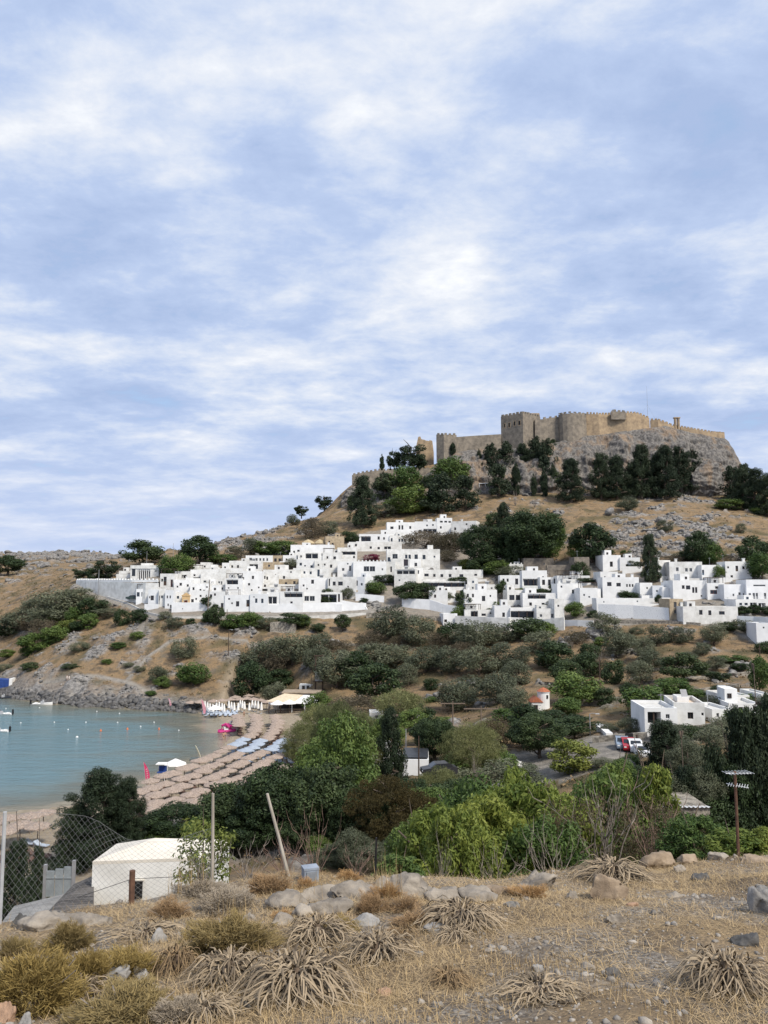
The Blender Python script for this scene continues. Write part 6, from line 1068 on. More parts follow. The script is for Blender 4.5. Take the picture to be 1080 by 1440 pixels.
house('R', 868, 950, 262, 312, 4, 0, 'small white outhouse right of the villa', 'w890,285,10,14 w925,285,12,14', D=117); house('R', 934, 1048, 240, 296, -5, 0, 'white flat roofed house right of the villa among olives', 'v990,262,40,14 w1030,260,14,18', D=122); house('R', 918, 1012, 210, 236, 3, 1, 'distant low white house behind the villa gardens', 'w950,224,10,8', D=132); house('R', 1055, 1100, 205, 235, 3, 1, 'small white house behind conifers at right picture edge', 'w1075,218,10,10', D=130)
q = hit(760, 998); D = q.y; t = thing('chapel', 'tiny white chapel with round drum and red tiled roofs', 'chapel', PT(766, 994, D)); s_ = D / F; m = MB(); r_ = 8.4 * s_; z1 = PT(766, 973, D).z - t.location.z; m.lathe([(r_, -2), (r_, z1 - .2), (r_ * 1.07, z1 - .197), (r_ * 1.07, z1)], 20, 0, (0, 1, 0)); dr = m.build('drum', M_WH[0], t); m = MB(); m.lathe([(r_ * 1.15, z1 + .003), (r_ * .6, z1 + .45), (.02, z1 + .75)], 20, 0, (0, 1, 0)); m.build('drum_roof', M_TILE, t)
ob('window', window_mesh(.35, .6, 0, 'w'), dr, (.5, 1 - r_ * .97, z1 - .9)); m = MB(); xa, xb = PT(747, 990, D).x - t.location.x, PT(758, 990, D).x - t.location.x; z2 = PT(766, 987, D).z - t.location.z; m.box(xa, xb + .6, -.6, 2.5, -2, z2); m.build('wall', M_WH[1], t); m = MB(); m.prism([(xa - .2, z2 + .003), (xb + .7, z2 + .003), ((xa + xb) / 2 + .3, z2 + .95)], -.75, 2.6); m.build('roof', M_TILE, t); ob('door', window_mesh(.7, 1.4, 0, 'd'), t, ((xa + xb) / 2, -.66, -.3))
gwall('stair', 'white zigzag stair wall beside the grey lamp post', [(838, 1018, 1024), (848, 1020, 1026), (856, 1026, 1032), (862, 1031, 1036)], M_WH[0], 1.0, cat='stair')
t = house('P', 566, 603, 1068, 1094, -3, 2, 'large blank white shed wall amid trees with dark roof panels', '', dep=7, name='white_shed', cat='shed'); m = MB(); m.add([(-1.7, .4, 2.62), (1.7, .4, 2.62), (1.7, 6, 2.8), (-1.7, 6, 2.8), (-1.7, .4, 2.55), (1.7, .4, 2.55), (1.7, 6, 2.73), (-1.7, 6, 2.73)], [(0, 1, 2, 3), (7, 6, 5, 4), (0, 4, 5, 1), (1, 5, 6, 2), (2, 6, 7, 3), (3, 7, 4, 0)]); m.build('roof_panel', mat('dark_panel', (.05, .055, .065), (.03, .033, .04), .4, 2, 0), t)
house('P', 522, 568, 1064, 1080, 4, 1, 'low white annex left of the blank shed behind dark cypress', 'w545,1072,4,5', dep=5, name='white_shed', cat='shed'); house('P', 520, 542, 1002, 1014, 3, 0, 'small white hut beside brown scrub behind the tall tamarisk', 'w530,1008,5,4', dep=4, name='white_hut', cat='hut'); house('P', 582, 597, 1012, 1026, -4, 0, 'little white hut right of the pale tamarisk', 'w590,1018,3,5', dep=3, name='white_hut', cat='hut'); house('P', 448, 462, 1050, 1070, 3, 0, 'white beach hut glimpsed between feathery trees', '', dep=3, name='white_hut', cat='hut', D=110)
# cars
def car(px, py, yaw, label, cm, D=None):
    q = hit(px, py) if D is None else PT(px, py, D); t = thing('parked_car', label, 'car', q, R(yaw)); V = []; S = [(-2.0, .55, .8), (-1.95, .3, .95), (-1.2, .3, 1.0), (-.7, .3, 1.0), (.9, .3, 1.0), (1.6, .3, .98), (2.0, .35, .85)]
    prof = [(-2.05, .45), (-2.0, .85), (-1.1, .98), (-.45, 1.42), (.9, 1.45), (1.6, 1.05), (2.0, .95), (2.05, .45), (1.95, .25), (-1.95, .25)]; m = MB(); m.prism(prof, -.82, .82); m.build('body', cm, t)
    gl = [(-.95, 1.0), (-.42, 1.36), (.86, 1.39), (1.4, 1.05)]
    for y in (-.83, .81): m = MB(); m.prism(gl, y, y + .02); m.build('window', M_GLASS, t)
    m = MB(); m.add([(-1.07, -.7, 1.02), (-1.07, .7, 1.02), (-.5, .62, 1.41), (-.5, -.62, 1.41)], [(0, 1, 2, 3)]); m.build('windscreen', M_GLASS, t); m = MB(); m.add([(1.58, -.7, 1.09), (1.58, .7, 1.09), (.97, .62, 1.45), (.97, -.62, 1.45)], [(0, 3, 2, 1)]); m.build('rear_window', M_GLASS, t)
    for x in (-1.25, 1.25):
        for y in (-.8, .66): m = MB(); m.tube([(x, y, .3), (x, y + .16, .3)], .31, 12); m.build('wheel', M_BLK, t)
    for y in (-.6, .6): m = MB(); m.box(-2.07, -2.0, y - .15, y + .15, .62, .76); m.build('headlight', M_HULL, t)
cp_ = lambda n, c: mat(n, c, tuple(x * .9 for x in c), .3, 2, 0, spec=.5)
car(875, 1052, 78, 'small blue grey car, leftmost in the car park', cp_('blue_grey_paint', (.22, .28, .36))); car(883.5, 1054, 80, 'small red car between blue grey and white cars', cp_('red_paint', (.35, .02, .03))); car(893, 1056, 82, 'white car parked right of the red car', cp_('white_paint_car', (.75, .75, .75))); car(903, 1064, 84, 'white van like car nearest, partly behind dark conifer', cp_('white_paint_car', (.75, .75, .75))); car(617, 1090, 10, 'dark car parked right of the blank white shed', cp_('dark_paint', (.03, .03, .035)), 92); car(98 + 0, 847, 0, 'dark car parked at lane bend beside the retaining wall', cp_('dark_paint', (.03, .03, .035))) if False else None
q = hit(186, 843); car(186, 843, 4, 'dark green car parked at the foot of the retaining wall', cp_('dark_green_paint', (.03, .05, .045)), q.y - 2.5); car(712, 1082, 30, 'white car half hidden by shrubs left of car park', cp_('white_paint_car', (.75, .75, .75)))
# ------------------------------------------------------------------ near buildings below the knoll
M_CRM = mat('cream_roof', (.68, .635, .56), (.55, .51, .445), .9, .8, .2); D = 31.0
p0 = PT(130, 1216, D); p1 = PT(300, 1222, D + .5); t = thing('white_building', 'low white building with cream pyramid roof behind chain link fence', 'building', (p0.x, p0.y, p0.z - 4)); a0 = p0 - t.location; a1 = p1 - t.location; a1.z = a0.z; dx = (a1 - a0); dpt = Vector((.2, 2.1, 0)); c4 = [a0, a1, a1 + dpt, a0 + dpt]; m = MB(); m.add([(c.x, c.y, -3) for c in c4] + [tuple(c) for c in c4], [(0, 1, 5, 4), (1, 2, 6, 5), (2, 3, 7, 6), (3, 0, 4, 7)]); m.build('wall', M_WH[1], t)  # stained whitewash also dulls this wall, standing in for its shade
up_ = Vector((0, 0, p0.z * 0 + .6)); apx = (c4[0] + c4[3]) / 2 + dx * .42 + up_; apx2 = (c4[1] + c4[2]) / 2 - dx * .15 + up_ * .78; ev = [c + Vector((0, 0, .003)) for c in c4]; e2 = [c + Vector((0, 0, .12)) for c in c4]; m = MB(); m.add([tuple(c) for c in ev + e2] + [tuple(apx), tuple(apx2)], [(0, 1, 5, 4), (1, 2, 6, 5), (2, 3, 7, 6), (3, 0, 4, 7), (4, 5, 9, 8), (5, 6, 9), (6, 7, 8, 9), (7, 4, 8)]); m.build('roof', M_CRM, t)
wq = PT(190, 1253, D) - t.location; m = MB(); m.box(wq.x - .2, wq.x + .22, wq.y + .1, wq.y + .5, wq.z - .33, wq.z + .33, 1); m.box(wq.x - .26, wq.x + .28, wq.y + .08, wq.y + .45, wq.z + .333, wq.z + .38, 0); o = m.build('window', [M_CRM, M_DARK], t)
pa, pb_ = PT(60, 1290, 27), PT(132, 1286, 27); pc, pd = PT(132, 1231, 33), PT(104, 1243, 33); t = thing('timber_deck_roof', 'flat dark weathered plank roof left of the white building', 'roof', pa); m = MB(); vs = [v - pa for v in (pa, pb_, pc, pd)]; vs += [v - Vector((0, 0, .15)) for v in vs]; m.add(vs, [(0, 1, 2, 3), (7, 6, 5, 4), (0, 4, 5, 1), (1, 5, 6, 2), (2, 6, 7, 3), (3, 7, 4, 0)]); m.build('planks', mat('grey_planks', (.16, .145, .13), (.05, .045, .042), .9, 1.5, .8, .08, stretch=(.6, 4, 1), lo=.4, hi=.6), t)
m = MB(); [m.box(v.x - .08, v.x + .08, v.y - .08, v.y + .08, v.z - 4, v.z - .153) for v in (vs[0] + Vector((.2, .2, 0)), vs[1] + Vector((-.2, .2, 0)), vs[2] + Vector((-.2, -.2, 0)), vs[3] + Vector((.2, -.2, 0)))]; m.build('post', M_POLE, t)
pa, pb_ = PT(0, 1300, 25), PT(62, 1288, 27); pc, pd = PT(96, 1256, 33), PT(20, 1274, 31); t = thing('concrete_slab_roof', 'pale concrete slab roof at lower left beside plank roof', 'roof', pa); m = MB(); vs = [v - pa for v in (pa, pb_, pc, pd)]; vs += [v - Vector((0, 0, 1.8)) for v in vs]; m.add(vs, [(0, 1, 2, 3), (7, 6, 5, 4), (0, 4, 5, 1), (1, 5, 6, 2), (2, 6, 7, 3), (3, 7, 4, 0)]); m.build('slab', mat('grey_concrete', (.30, .29, .27), (.17, .165, .155), .9, 1.4, .5), t)
D = 40; pa = PT(64, 1246, D); t = thing('grey_metal_gate', 'grey metal double gate in the sandy yard behind conifers', 'gate', pa); w_ = PT(101, 1246, D).x - pa.x; h_ = PT(64, 1225, D).z - pa.z
for k in range(3): m = MB(); m.box(w_ * k / 3 + .02, w_ * (k + 1) / 3 - .02, 0, .06, -.5, h_ + .1 * k); m.box(w_ * k / 3 + .02, w_ * (k + 1) / 3 - .02, -.03, -.003, h_ * .5, h_ * .5 + .06); m.build('panel', mat('galvanised_sheet', (.30, .33, .35), (.22, .245, .26), .5, 2, .15), t)
m = MB(); m.box(-.12, .016, -.05, .12, -2, h_ + .3); m.box(w_ - .016, w_ + .12, -.05, .12, -2, h_ + .5); m.build('gate_post', GM, t)
D = 45; pa = PT(22, 1262, D); t = thing('sand_coloured_wall', 'sand coloured yard wall below the grey metal gate', 'wall', pa); m = MB(); m.box(0, PT(100, 1262, D).x - pa.x, 0, .4, -4, PT(22, 1234, D).z - pa.z); m.build('masonry', mat('sand_plaster', (.52, .44, .33), (.42, .35, .26), .95, 1.5, .4), t)
D = 42; pa = PT(930, 1150, D); t = thing('tin_roof_shed', 'white corrugated roof glimpsed behind reddish bushes', 'shed', pa); xr = PT(1003, 1150, D).x - pa.x; zr = PT(930, 1126, D + 3).z - pa.z; m = MB(); n = 24; V = []
for k in range(n + 1): x = xr * k / n; dz = .05 * (k % 2); V += [(x, 0, .5 + dz), (x - .3, 3.5, zr + dz)]
m.add(V, [(2 * k, 2 * k + 2, 2 * k + 3, 2 * k + 1) for k in range(n)]); m.build('roof', mat('whitish_sheet', (.78, .78, .77), (.60, .60, .59), .6, 1.2, .3), t); m = MB(); m.box(.1, xr - .1, .15, 3.3, -3, .48); m.build('wall', M_STONEW, t)
# ------------------------------------------------------------------ the dry knoll under the photographer
def edge(x): return np.interp(x, [-14, -6, -4.6, -3, -1.6, 0, 1.5, 3, 6, 14], [8.6, 8.8, 9.2, 10.2, 11.0, 11.2, 10.9, 11.8, 12.6, 14])
def KH(x, y, det=True):
    x = np.asarray(x, float); y = np.asarray(y, float); z = EYE - 1.65 - .2 * y - .05 * np.clip(-x - .5, 0, None) ** 1.25 + .012 * np.clip(x, 0, 8)
    e = y - edge(x); z = z - .75 * np.clip(e, 0, None) - .25 * np.clip(e, 0, 1.2) ** 2
    if det: z = z + (.11 * fbm(x / 1.7, y / 1.7, o=3, s=70) + .035 * fbm(x / .35, y / .35, o=4, s=74)) * np.clip(1.2 - np.clip(e, 0, 3) / 3, .3, 1)
    return z
def kz(x, y): return float(KH(x, y))
_KD = np.arange(2, 16, .02)
def khit(px, py):
    u, v = (px - 540) / F, (720 - py) / F; k = _KD / (CP - v * SP); g = EYE + (SP + v * CP) * k <= KH(u * k, _KD)
    D = float(_KD[np.argmax(g)]) if g.any() else float(edge(u * 11)); p = PT(px, py, D); p.z = kz(p.x, p.y); return p
xs = np.concatenate([np.linspace(-26, -8.2, 30), np.arange(-8, 8.4, .06), np.linspace(8.6, 26, 30)]); ys = np.concatenate([np.linspace(-16, 2.4, 26), np.arange(2.5, 13.6, .055), np.linspace(13.8, 19, 14)])
gx, gy = np.meshgrid(xs, ys); gz = KH(gx, gy)
m, nt, b = newmat('dry_stony_soil')
a = ramp(nt, noise(nt, .9, 8, .7), [(.30, (.075, .06, .048)), (.43, (.16, .125, .09)), (.54, (.28, .205, .125)), (.68, (.38, .28, .16))])
gsp = ramp(nt, noise(nt, .55, 5, .6), [(.47, (0, 0, 0)), (.60, (1, 1, 1))]); vo = nt.nodes.new('ShaderNodeTexVoronoi'); vo.inputs['Scale'].default_value = 26; lk(nt, nt.nodes.new('ShaderNodeNewGeometry').outputs['Position'], vo.inputs['Vector'])
hsv = nt.nodes.new('ShaderNodeSeparateColor'); lk(nt, vo.outputs['Color'], hsv.inputs[0]); gcol = ramp(nt, hsv.outputs[0], [(.2, (.12, .115, .11)), (.5, (.24, .225, .205)), (.9, (.40, .37, .33))])
c = mixc(nt, math_(nt, 'MULTIPLY', gsp, .75), a, gcol); c = mixc(nt, math_(nt, 'MULTIPLY', ramp(nt, noise(nt, 40, 3, .7), [(.45, (0, 0, 0)), (.65, (1, 1, 1))]), .45), c, (.11, .085, .06, 1)); lk(nt, c, b.inputs['Base Color']); b.inputs['Roughness'].default_value = .95; b.inputs['Specular IOR Level'].default_value = .1
bump(nt, b, math_(nt, 'ADD', noise(nt, 14, 8, .75), math_(nt, 'MULTIPLY', vo.outputs['Distance'], -.6)), .8, .04)
o = ob('knoll_ground', nmesh('knoll_ground', np.stack([gx, gy, gz], 2).reshape(-1, 3), grid_faces(len(ys), len(xs)), m, True)); o['kind'] = 'structure'
# scattered stones, straw, standing dry grass
rs = np.random.RandomState(17)
def scatter(n, dens, y0=2.6, y1=12.4):
    y = y0 + (y1 - y0) * rs.rand(n * 3) ** .8; x = (rs.rand(n * 3) * 2 - 1) * (y * .62 + .6); k = (rs.rand(n * 3) < dens(x, y)) & (y < edge(x) + .8); return x[k][:n], y[k][:n]
gdens = lambda x, y: np.clip(.25 + 1.6 * fbm(x / 1.3, y / 1.3, o=3, s=80), .03, 1)
x, y = scatter(4600, gdens); siz = rs.lognormal(-4.35, .55, len(x)); siz = np.minimum(siz, .05)
rubble('gravel', np.stack([x, y, KH(x, y) + siz * .2], 1), siz, mat('pale_gravel', (.37, .335, .29), (.13, .12, .11), .9, 9, .5, .01), 0, .7)
def strawmat(name, a, b_):
    m, nt, b = newmat(name); at = nt.nodes.new('ShaderNodeAttribute'); at.attribute_name = 'tint'; lk(nt, ramp(nt, at.outputs['Fac'], [(0, a), (.6, b_), (1, tuple(min(1, c * 1.25) for c in b_))]), b.inputs['Base Color']); b.inputs['Roughness'].default_value = .8; b.inputs['Specular IOR Level'].default_value = .2; return m
M_STRAW = strawmat('dry_straw', (.15, .105, .06), (.40, .295, .165)); M_GRASS = strawmat('dry_grass', (.18, .12, .06), (.42, .305, .155))
def blades(name, P, H_, lean, wid, m, segs=2, kind='stuff', par=None):
    n = len(P); a = rs.rand(n) * 6.283; dr = np.stack([np.cos(a), np.sin(a), 0 * a], 1); sd_ = np.stack([-np.sin(a), np.cos(a), 0 * a], 1); V = []
    ln = np.asarray(lean)[:, None]; hh = np.asarray(H_)[:, None]; ww = np.asarray(wid)[:, None]
    for k in range(segs + 1):
        u = k / segs; th = ln * u; p = P + dr * hh * u * np.sin(th) + np.array([0, 0, 1]) * hh * u * np.cos(th); w_ = ww * (1 - u * .85); V += [p - sd_ * w_, p + sd_ * w_]
    V = np.stack(V, 1); nv = 2 * (segs + 1); base = np.arange(n)[:, None] * nv; Fc = np.concatenate([base + np.array([[2 * k, 2 * k + 1, 2 * k + 3, 2 * k + 2]]) for k in range(segs)], 0)
    return nmesh(name, V.reshape(-1, 3), Fc, m, False, {'tint': ('FLOAT', np.repeat(rs.rand(n), nv))})
sdens = lambda x, y: np.clip(.55 - 1.3 * fbm(x / 1.3, y / 1.3, o=3, s=80), .05, 1)
x, y = scatter(95000, sdens); P = np.stack([x, y, KH(x, y) + .004], 1); n = len(x); o = ob('straw_litter', blades('straw_litter', P, rs.uniform(.03, .17, n), rs.uniform(1.1, 1.6, n), rs.uniform(.001, .003, n), M_STRAW, 1)); o['kind'] = 'stuff'
hdens = lambda x, y: np.clip(.10 - 1.9 * fbm(x / .9, y / .9, o=3, s=84) + .25 * (x < -.3), .0, 1)
x, y = scatter(24000, hdens); P = np.stack([x, y, KH(x, y) - .005], 1); n = len(x); o = ob('dry_grass', blades('dry_grass', P, rs.uniform(.03, .13, n), rs.uniform(.1, 1.1, n), rs.uniform(.001, .0025, n), M_GRASS, 2)); o['kind'] = 'stuff'
# dead strap-leaved tufts
M_STRAP = strawmat('dead_strap_leaves', (.065, .049, .035), (.30, .235, .158)); M_STRAP2 = strawmat('brown_strap_leaves', (.06, .042, .026), (.24, .165, .09))
def tuft(px, py, wpx, hpx, label, m=M_STRAP, n=170, flat=1.0):
    q = khit(px, py); s_ = q.y / F; Rr = wpx * s_ / 2; t = thing('dead_tuft', label, 'dried plant', q, 0, 'dead tufts of strap leaves on the knoll'); V = []; Fc = []; T_ = []; o_ = 0
    for k in range(int(n * 1.3)):
        a = rs.rand() * 6.283; L = Rr * rs.uniform(.3, 1.05); r0 = Rr * .5 * rs.rand() ** .7; hh = hpx * s_ * rs.uniform(.12, .52) * flat; w_ = Rr * rs.uniform(.011, .026); tw = rs.uniform(-.9, .9); cv = rs.normal() * .42; tt = rs.rand()
        for i in range(7):
            u = i / 6; rr = r0 + L * u; aa = a + cv * u * u; px_, py_ = rr * math.cos(aa), rr * math.sin(aa); zz_ = hh * math.sin(math.pi * min(1, .25 + .78 * u)) * (1 - .35 * u) + .012 + .03 * rs.rand()
            gzz = kz(q.x + px_, q.y + py_) - q.z; zz_ = max(zz_ + gzz * u, gzz + .008); ww = w_ * (1 - u) ** .5 + .0012; sx_, sy_ = -math.sin(aa + tw), math.cos(aa + tw)
            V += [(px_ - sx_ * ww, py_ - sy_ * ww, zz_ - ww * .5), (px_, py_, zz_ + ww * .35), (px_ + sx_ * ww, py_ + sy_ * ww, zz_ - ww * .5)]; T_ += [tt * .8 + .2 * u] * 3
            if i: b0 = o_ + (i - 1) * 3; Fc += [(b0, b0 + 1, b0 + 4, b0 + 3), (b0 + 1, b0 + 2, b0 + 5, b0 + 4)]
        o_ += 21
    ob('leaves', nmesh('leaves', V, Fc, m, False, {'tint': ('FLOAT', T_)}), t); mb = MB(); mb.lathe([(Rr * .3, -.05), (Rr * .26, hpx * s_ * .2), (.01, hpx * s_ * .4)], 9); mb.build('root_crown', mat('dead_root', (.14, .10, .07), (.08, .06, .04), .95, 8, .6, .02), t); return t
for a_ in ((418, 1398, 156, 84, 'largest dead strap leaf tuft, low centre of the knoll', M_STRAP, 300), (322, 1380, 108, 62, 'second dead strap leaf tuft beside the largest one', M_STRAP, 190), (248, 1368, 66, 60, 'small brown dead tuft right of the yellow shrub', M_STRAP2, 120), (447, 1322, 100, 52, 'dead tuft below the pale bedrock ledge', M_STRAP, 160), (532, 1350, 100, 58, 'dead tuft right of centre on bare stony ground', M_STRAP, 170), (648, 1300, 112, 50, 'dead tuft in front of the pale rock ledge', M_STRAP, 180), (632, 1386, 64, 34, 'little brown tuft on open stony ground', M_STRAP2, 90), (760, 1404, 120, 30, 'flattened straw coloured tuft at bottom centre right', M_STRAP, 150), (1022, 1392, 130, 88, 'upright dead tuft at lower right corner', M_STRAP, 210), (862, 1236, 108, 48, 'matted dead tuft near knoll edge by the brown boulder', M_STRAP, 200), (112, 1404, 80, 40, 'dead tuft beside the loose grey stones', M_STRAP, 110), (285, 1432, 100, 40, 'dead tuft at the bottom edge left of centre', M_STRAP, 110), (205, 1322, 100, 34, 'low dead tuft on the left slope', M_STRAP, 100), (640, 1322, 60, 22, 'sparse dead tuft at mid knoll', M_STRAP, 70), (570, 1320, 40, 24, 'tiny dead tuft beside dry bank', M_STRAP2, 60)):
    tuft(*a_)
# low dry shrubs
def shrub_mesh(seed, n, m, spiky=1.0):
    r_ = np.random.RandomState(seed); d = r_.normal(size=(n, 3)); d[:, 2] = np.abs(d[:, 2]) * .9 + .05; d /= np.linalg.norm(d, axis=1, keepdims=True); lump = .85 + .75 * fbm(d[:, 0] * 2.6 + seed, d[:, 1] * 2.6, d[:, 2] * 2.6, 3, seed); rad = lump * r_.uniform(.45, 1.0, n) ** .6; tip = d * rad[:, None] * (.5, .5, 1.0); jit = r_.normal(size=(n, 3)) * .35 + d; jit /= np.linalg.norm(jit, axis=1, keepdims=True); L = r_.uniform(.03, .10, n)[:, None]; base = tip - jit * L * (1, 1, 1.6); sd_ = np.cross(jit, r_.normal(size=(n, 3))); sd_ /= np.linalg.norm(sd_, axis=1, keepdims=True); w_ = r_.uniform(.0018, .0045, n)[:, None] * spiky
    V = np.stack([base - sd_ * w_, base + sd_ * w_, tip + sd_ * w_ * .6, tip - sd_ * w_ * .6], 1); V[..., 2] = np.maximum(V[..., 2], -.05); return nmesh('foliage', V.reshape(-1, 3), np.arange(4 * n).reshape(n, 4), m, False, {'tint': ('FLOAT', np.repeat(np.clip(rad * .7 + r_.rand(n) * .5 - .15, 0, 1), 4))})  # tint falls towards the centre: shade inside the shrub painted into the blades
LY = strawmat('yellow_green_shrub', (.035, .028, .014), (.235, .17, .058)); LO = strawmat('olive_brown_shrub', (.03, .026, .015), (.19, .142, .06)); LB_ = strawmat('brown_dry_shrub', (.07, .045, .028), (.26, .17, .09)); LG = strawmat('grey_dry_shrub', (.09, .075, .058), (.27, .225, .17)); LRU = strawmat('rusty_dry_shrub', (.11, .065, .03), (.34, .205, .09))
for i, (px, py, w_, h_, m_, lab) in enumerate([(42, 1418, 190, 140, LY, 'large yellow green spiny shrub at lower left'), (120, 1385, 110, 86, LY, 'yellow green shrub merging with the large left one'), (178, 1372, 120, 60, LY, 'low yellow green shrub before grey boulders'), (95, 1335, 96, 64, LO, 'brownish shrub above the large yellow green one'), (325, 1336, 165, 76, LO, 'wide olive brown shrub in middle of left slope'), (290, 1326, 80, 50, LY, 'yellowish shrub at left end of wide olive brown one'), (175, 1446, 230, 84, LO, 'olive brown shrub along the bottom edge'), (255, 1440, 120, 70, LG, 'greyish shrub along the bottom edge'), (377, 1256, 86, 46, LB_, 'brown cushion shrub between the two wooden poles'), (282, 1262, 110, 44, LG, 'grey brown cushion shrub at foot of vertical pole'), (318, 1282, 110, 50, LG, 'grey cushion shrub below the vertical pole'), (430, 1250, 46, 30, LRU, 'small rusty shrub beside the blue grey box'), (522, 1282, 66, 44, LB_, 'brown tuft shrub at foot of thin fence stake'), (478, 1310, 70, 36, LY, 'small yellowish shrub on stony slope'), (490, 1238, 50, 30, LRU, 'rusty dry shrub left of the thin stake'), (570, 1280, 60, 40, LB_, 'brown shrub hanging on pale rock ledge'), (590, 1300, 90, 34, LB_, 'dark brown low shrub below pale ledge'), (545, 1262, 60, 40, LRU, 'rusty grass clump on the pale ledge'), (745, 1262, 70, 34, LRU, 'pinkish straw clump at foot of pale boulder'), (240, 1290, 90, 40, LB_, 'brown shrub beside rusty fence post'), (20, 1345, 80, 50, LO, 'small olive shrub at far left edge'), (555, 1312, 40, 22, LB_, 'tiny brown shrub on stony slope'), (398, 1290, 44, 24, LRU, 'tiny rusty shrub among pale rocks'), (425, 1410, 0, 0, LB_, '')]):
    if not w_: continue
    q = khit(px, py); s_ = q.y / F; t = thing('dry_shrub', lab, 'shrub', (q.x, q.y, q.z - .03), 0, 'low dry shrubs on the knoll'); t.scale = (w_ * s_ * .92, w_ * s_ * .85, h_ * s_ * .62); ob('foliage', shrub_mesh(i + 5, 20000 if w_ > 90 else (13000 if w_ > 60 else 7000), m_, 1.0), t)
    mb = MB()
    for k in range(9): a = k * .7; mb.tube([(0, 0, -.05), (.18 * math.cos(a), .18 * math.sin(a), .35), (.34 * math.cos(a), .34 * math.sin(a), .62)], [.014, .01, .004], 4)
    mb.build('stems', M_TWIG, t)
# tall dry stalks
for i, (px, py, h_, lab) in enumerate([(545, 1262, 60, 'tall pale grass stalks on the pale ledge'), (275, 1262, 56, 'tall dry grass stalks beside the vertical pole'), (430, 1268, 70, 'single thin reddish dry stalks before the ledge'), (325, 1300, 40, 'dry stalks on the olive brown shrub'), (250, 1255, 50, 'dry stalks left of the vertical pole')]):
    q = khit(px, py); s_ = q.y / F; n = 60 if i != 2 else 8; P = np.stack([rs.normal(size=n) * .10, rs.normal(size=n) * .08, np.zeros(n) - .03], 1); tag(ob('grass_stalks', blades('grass_stalks', P, h_ * s_ * rs.uniform(.6, 1.1, n), rs.uniform(.02, .4, n), rs.uniform(.0015, .003, n), M_GRASS, 3), None, q), lab, 'dry grass', 'tall dry stalks on the knoll')
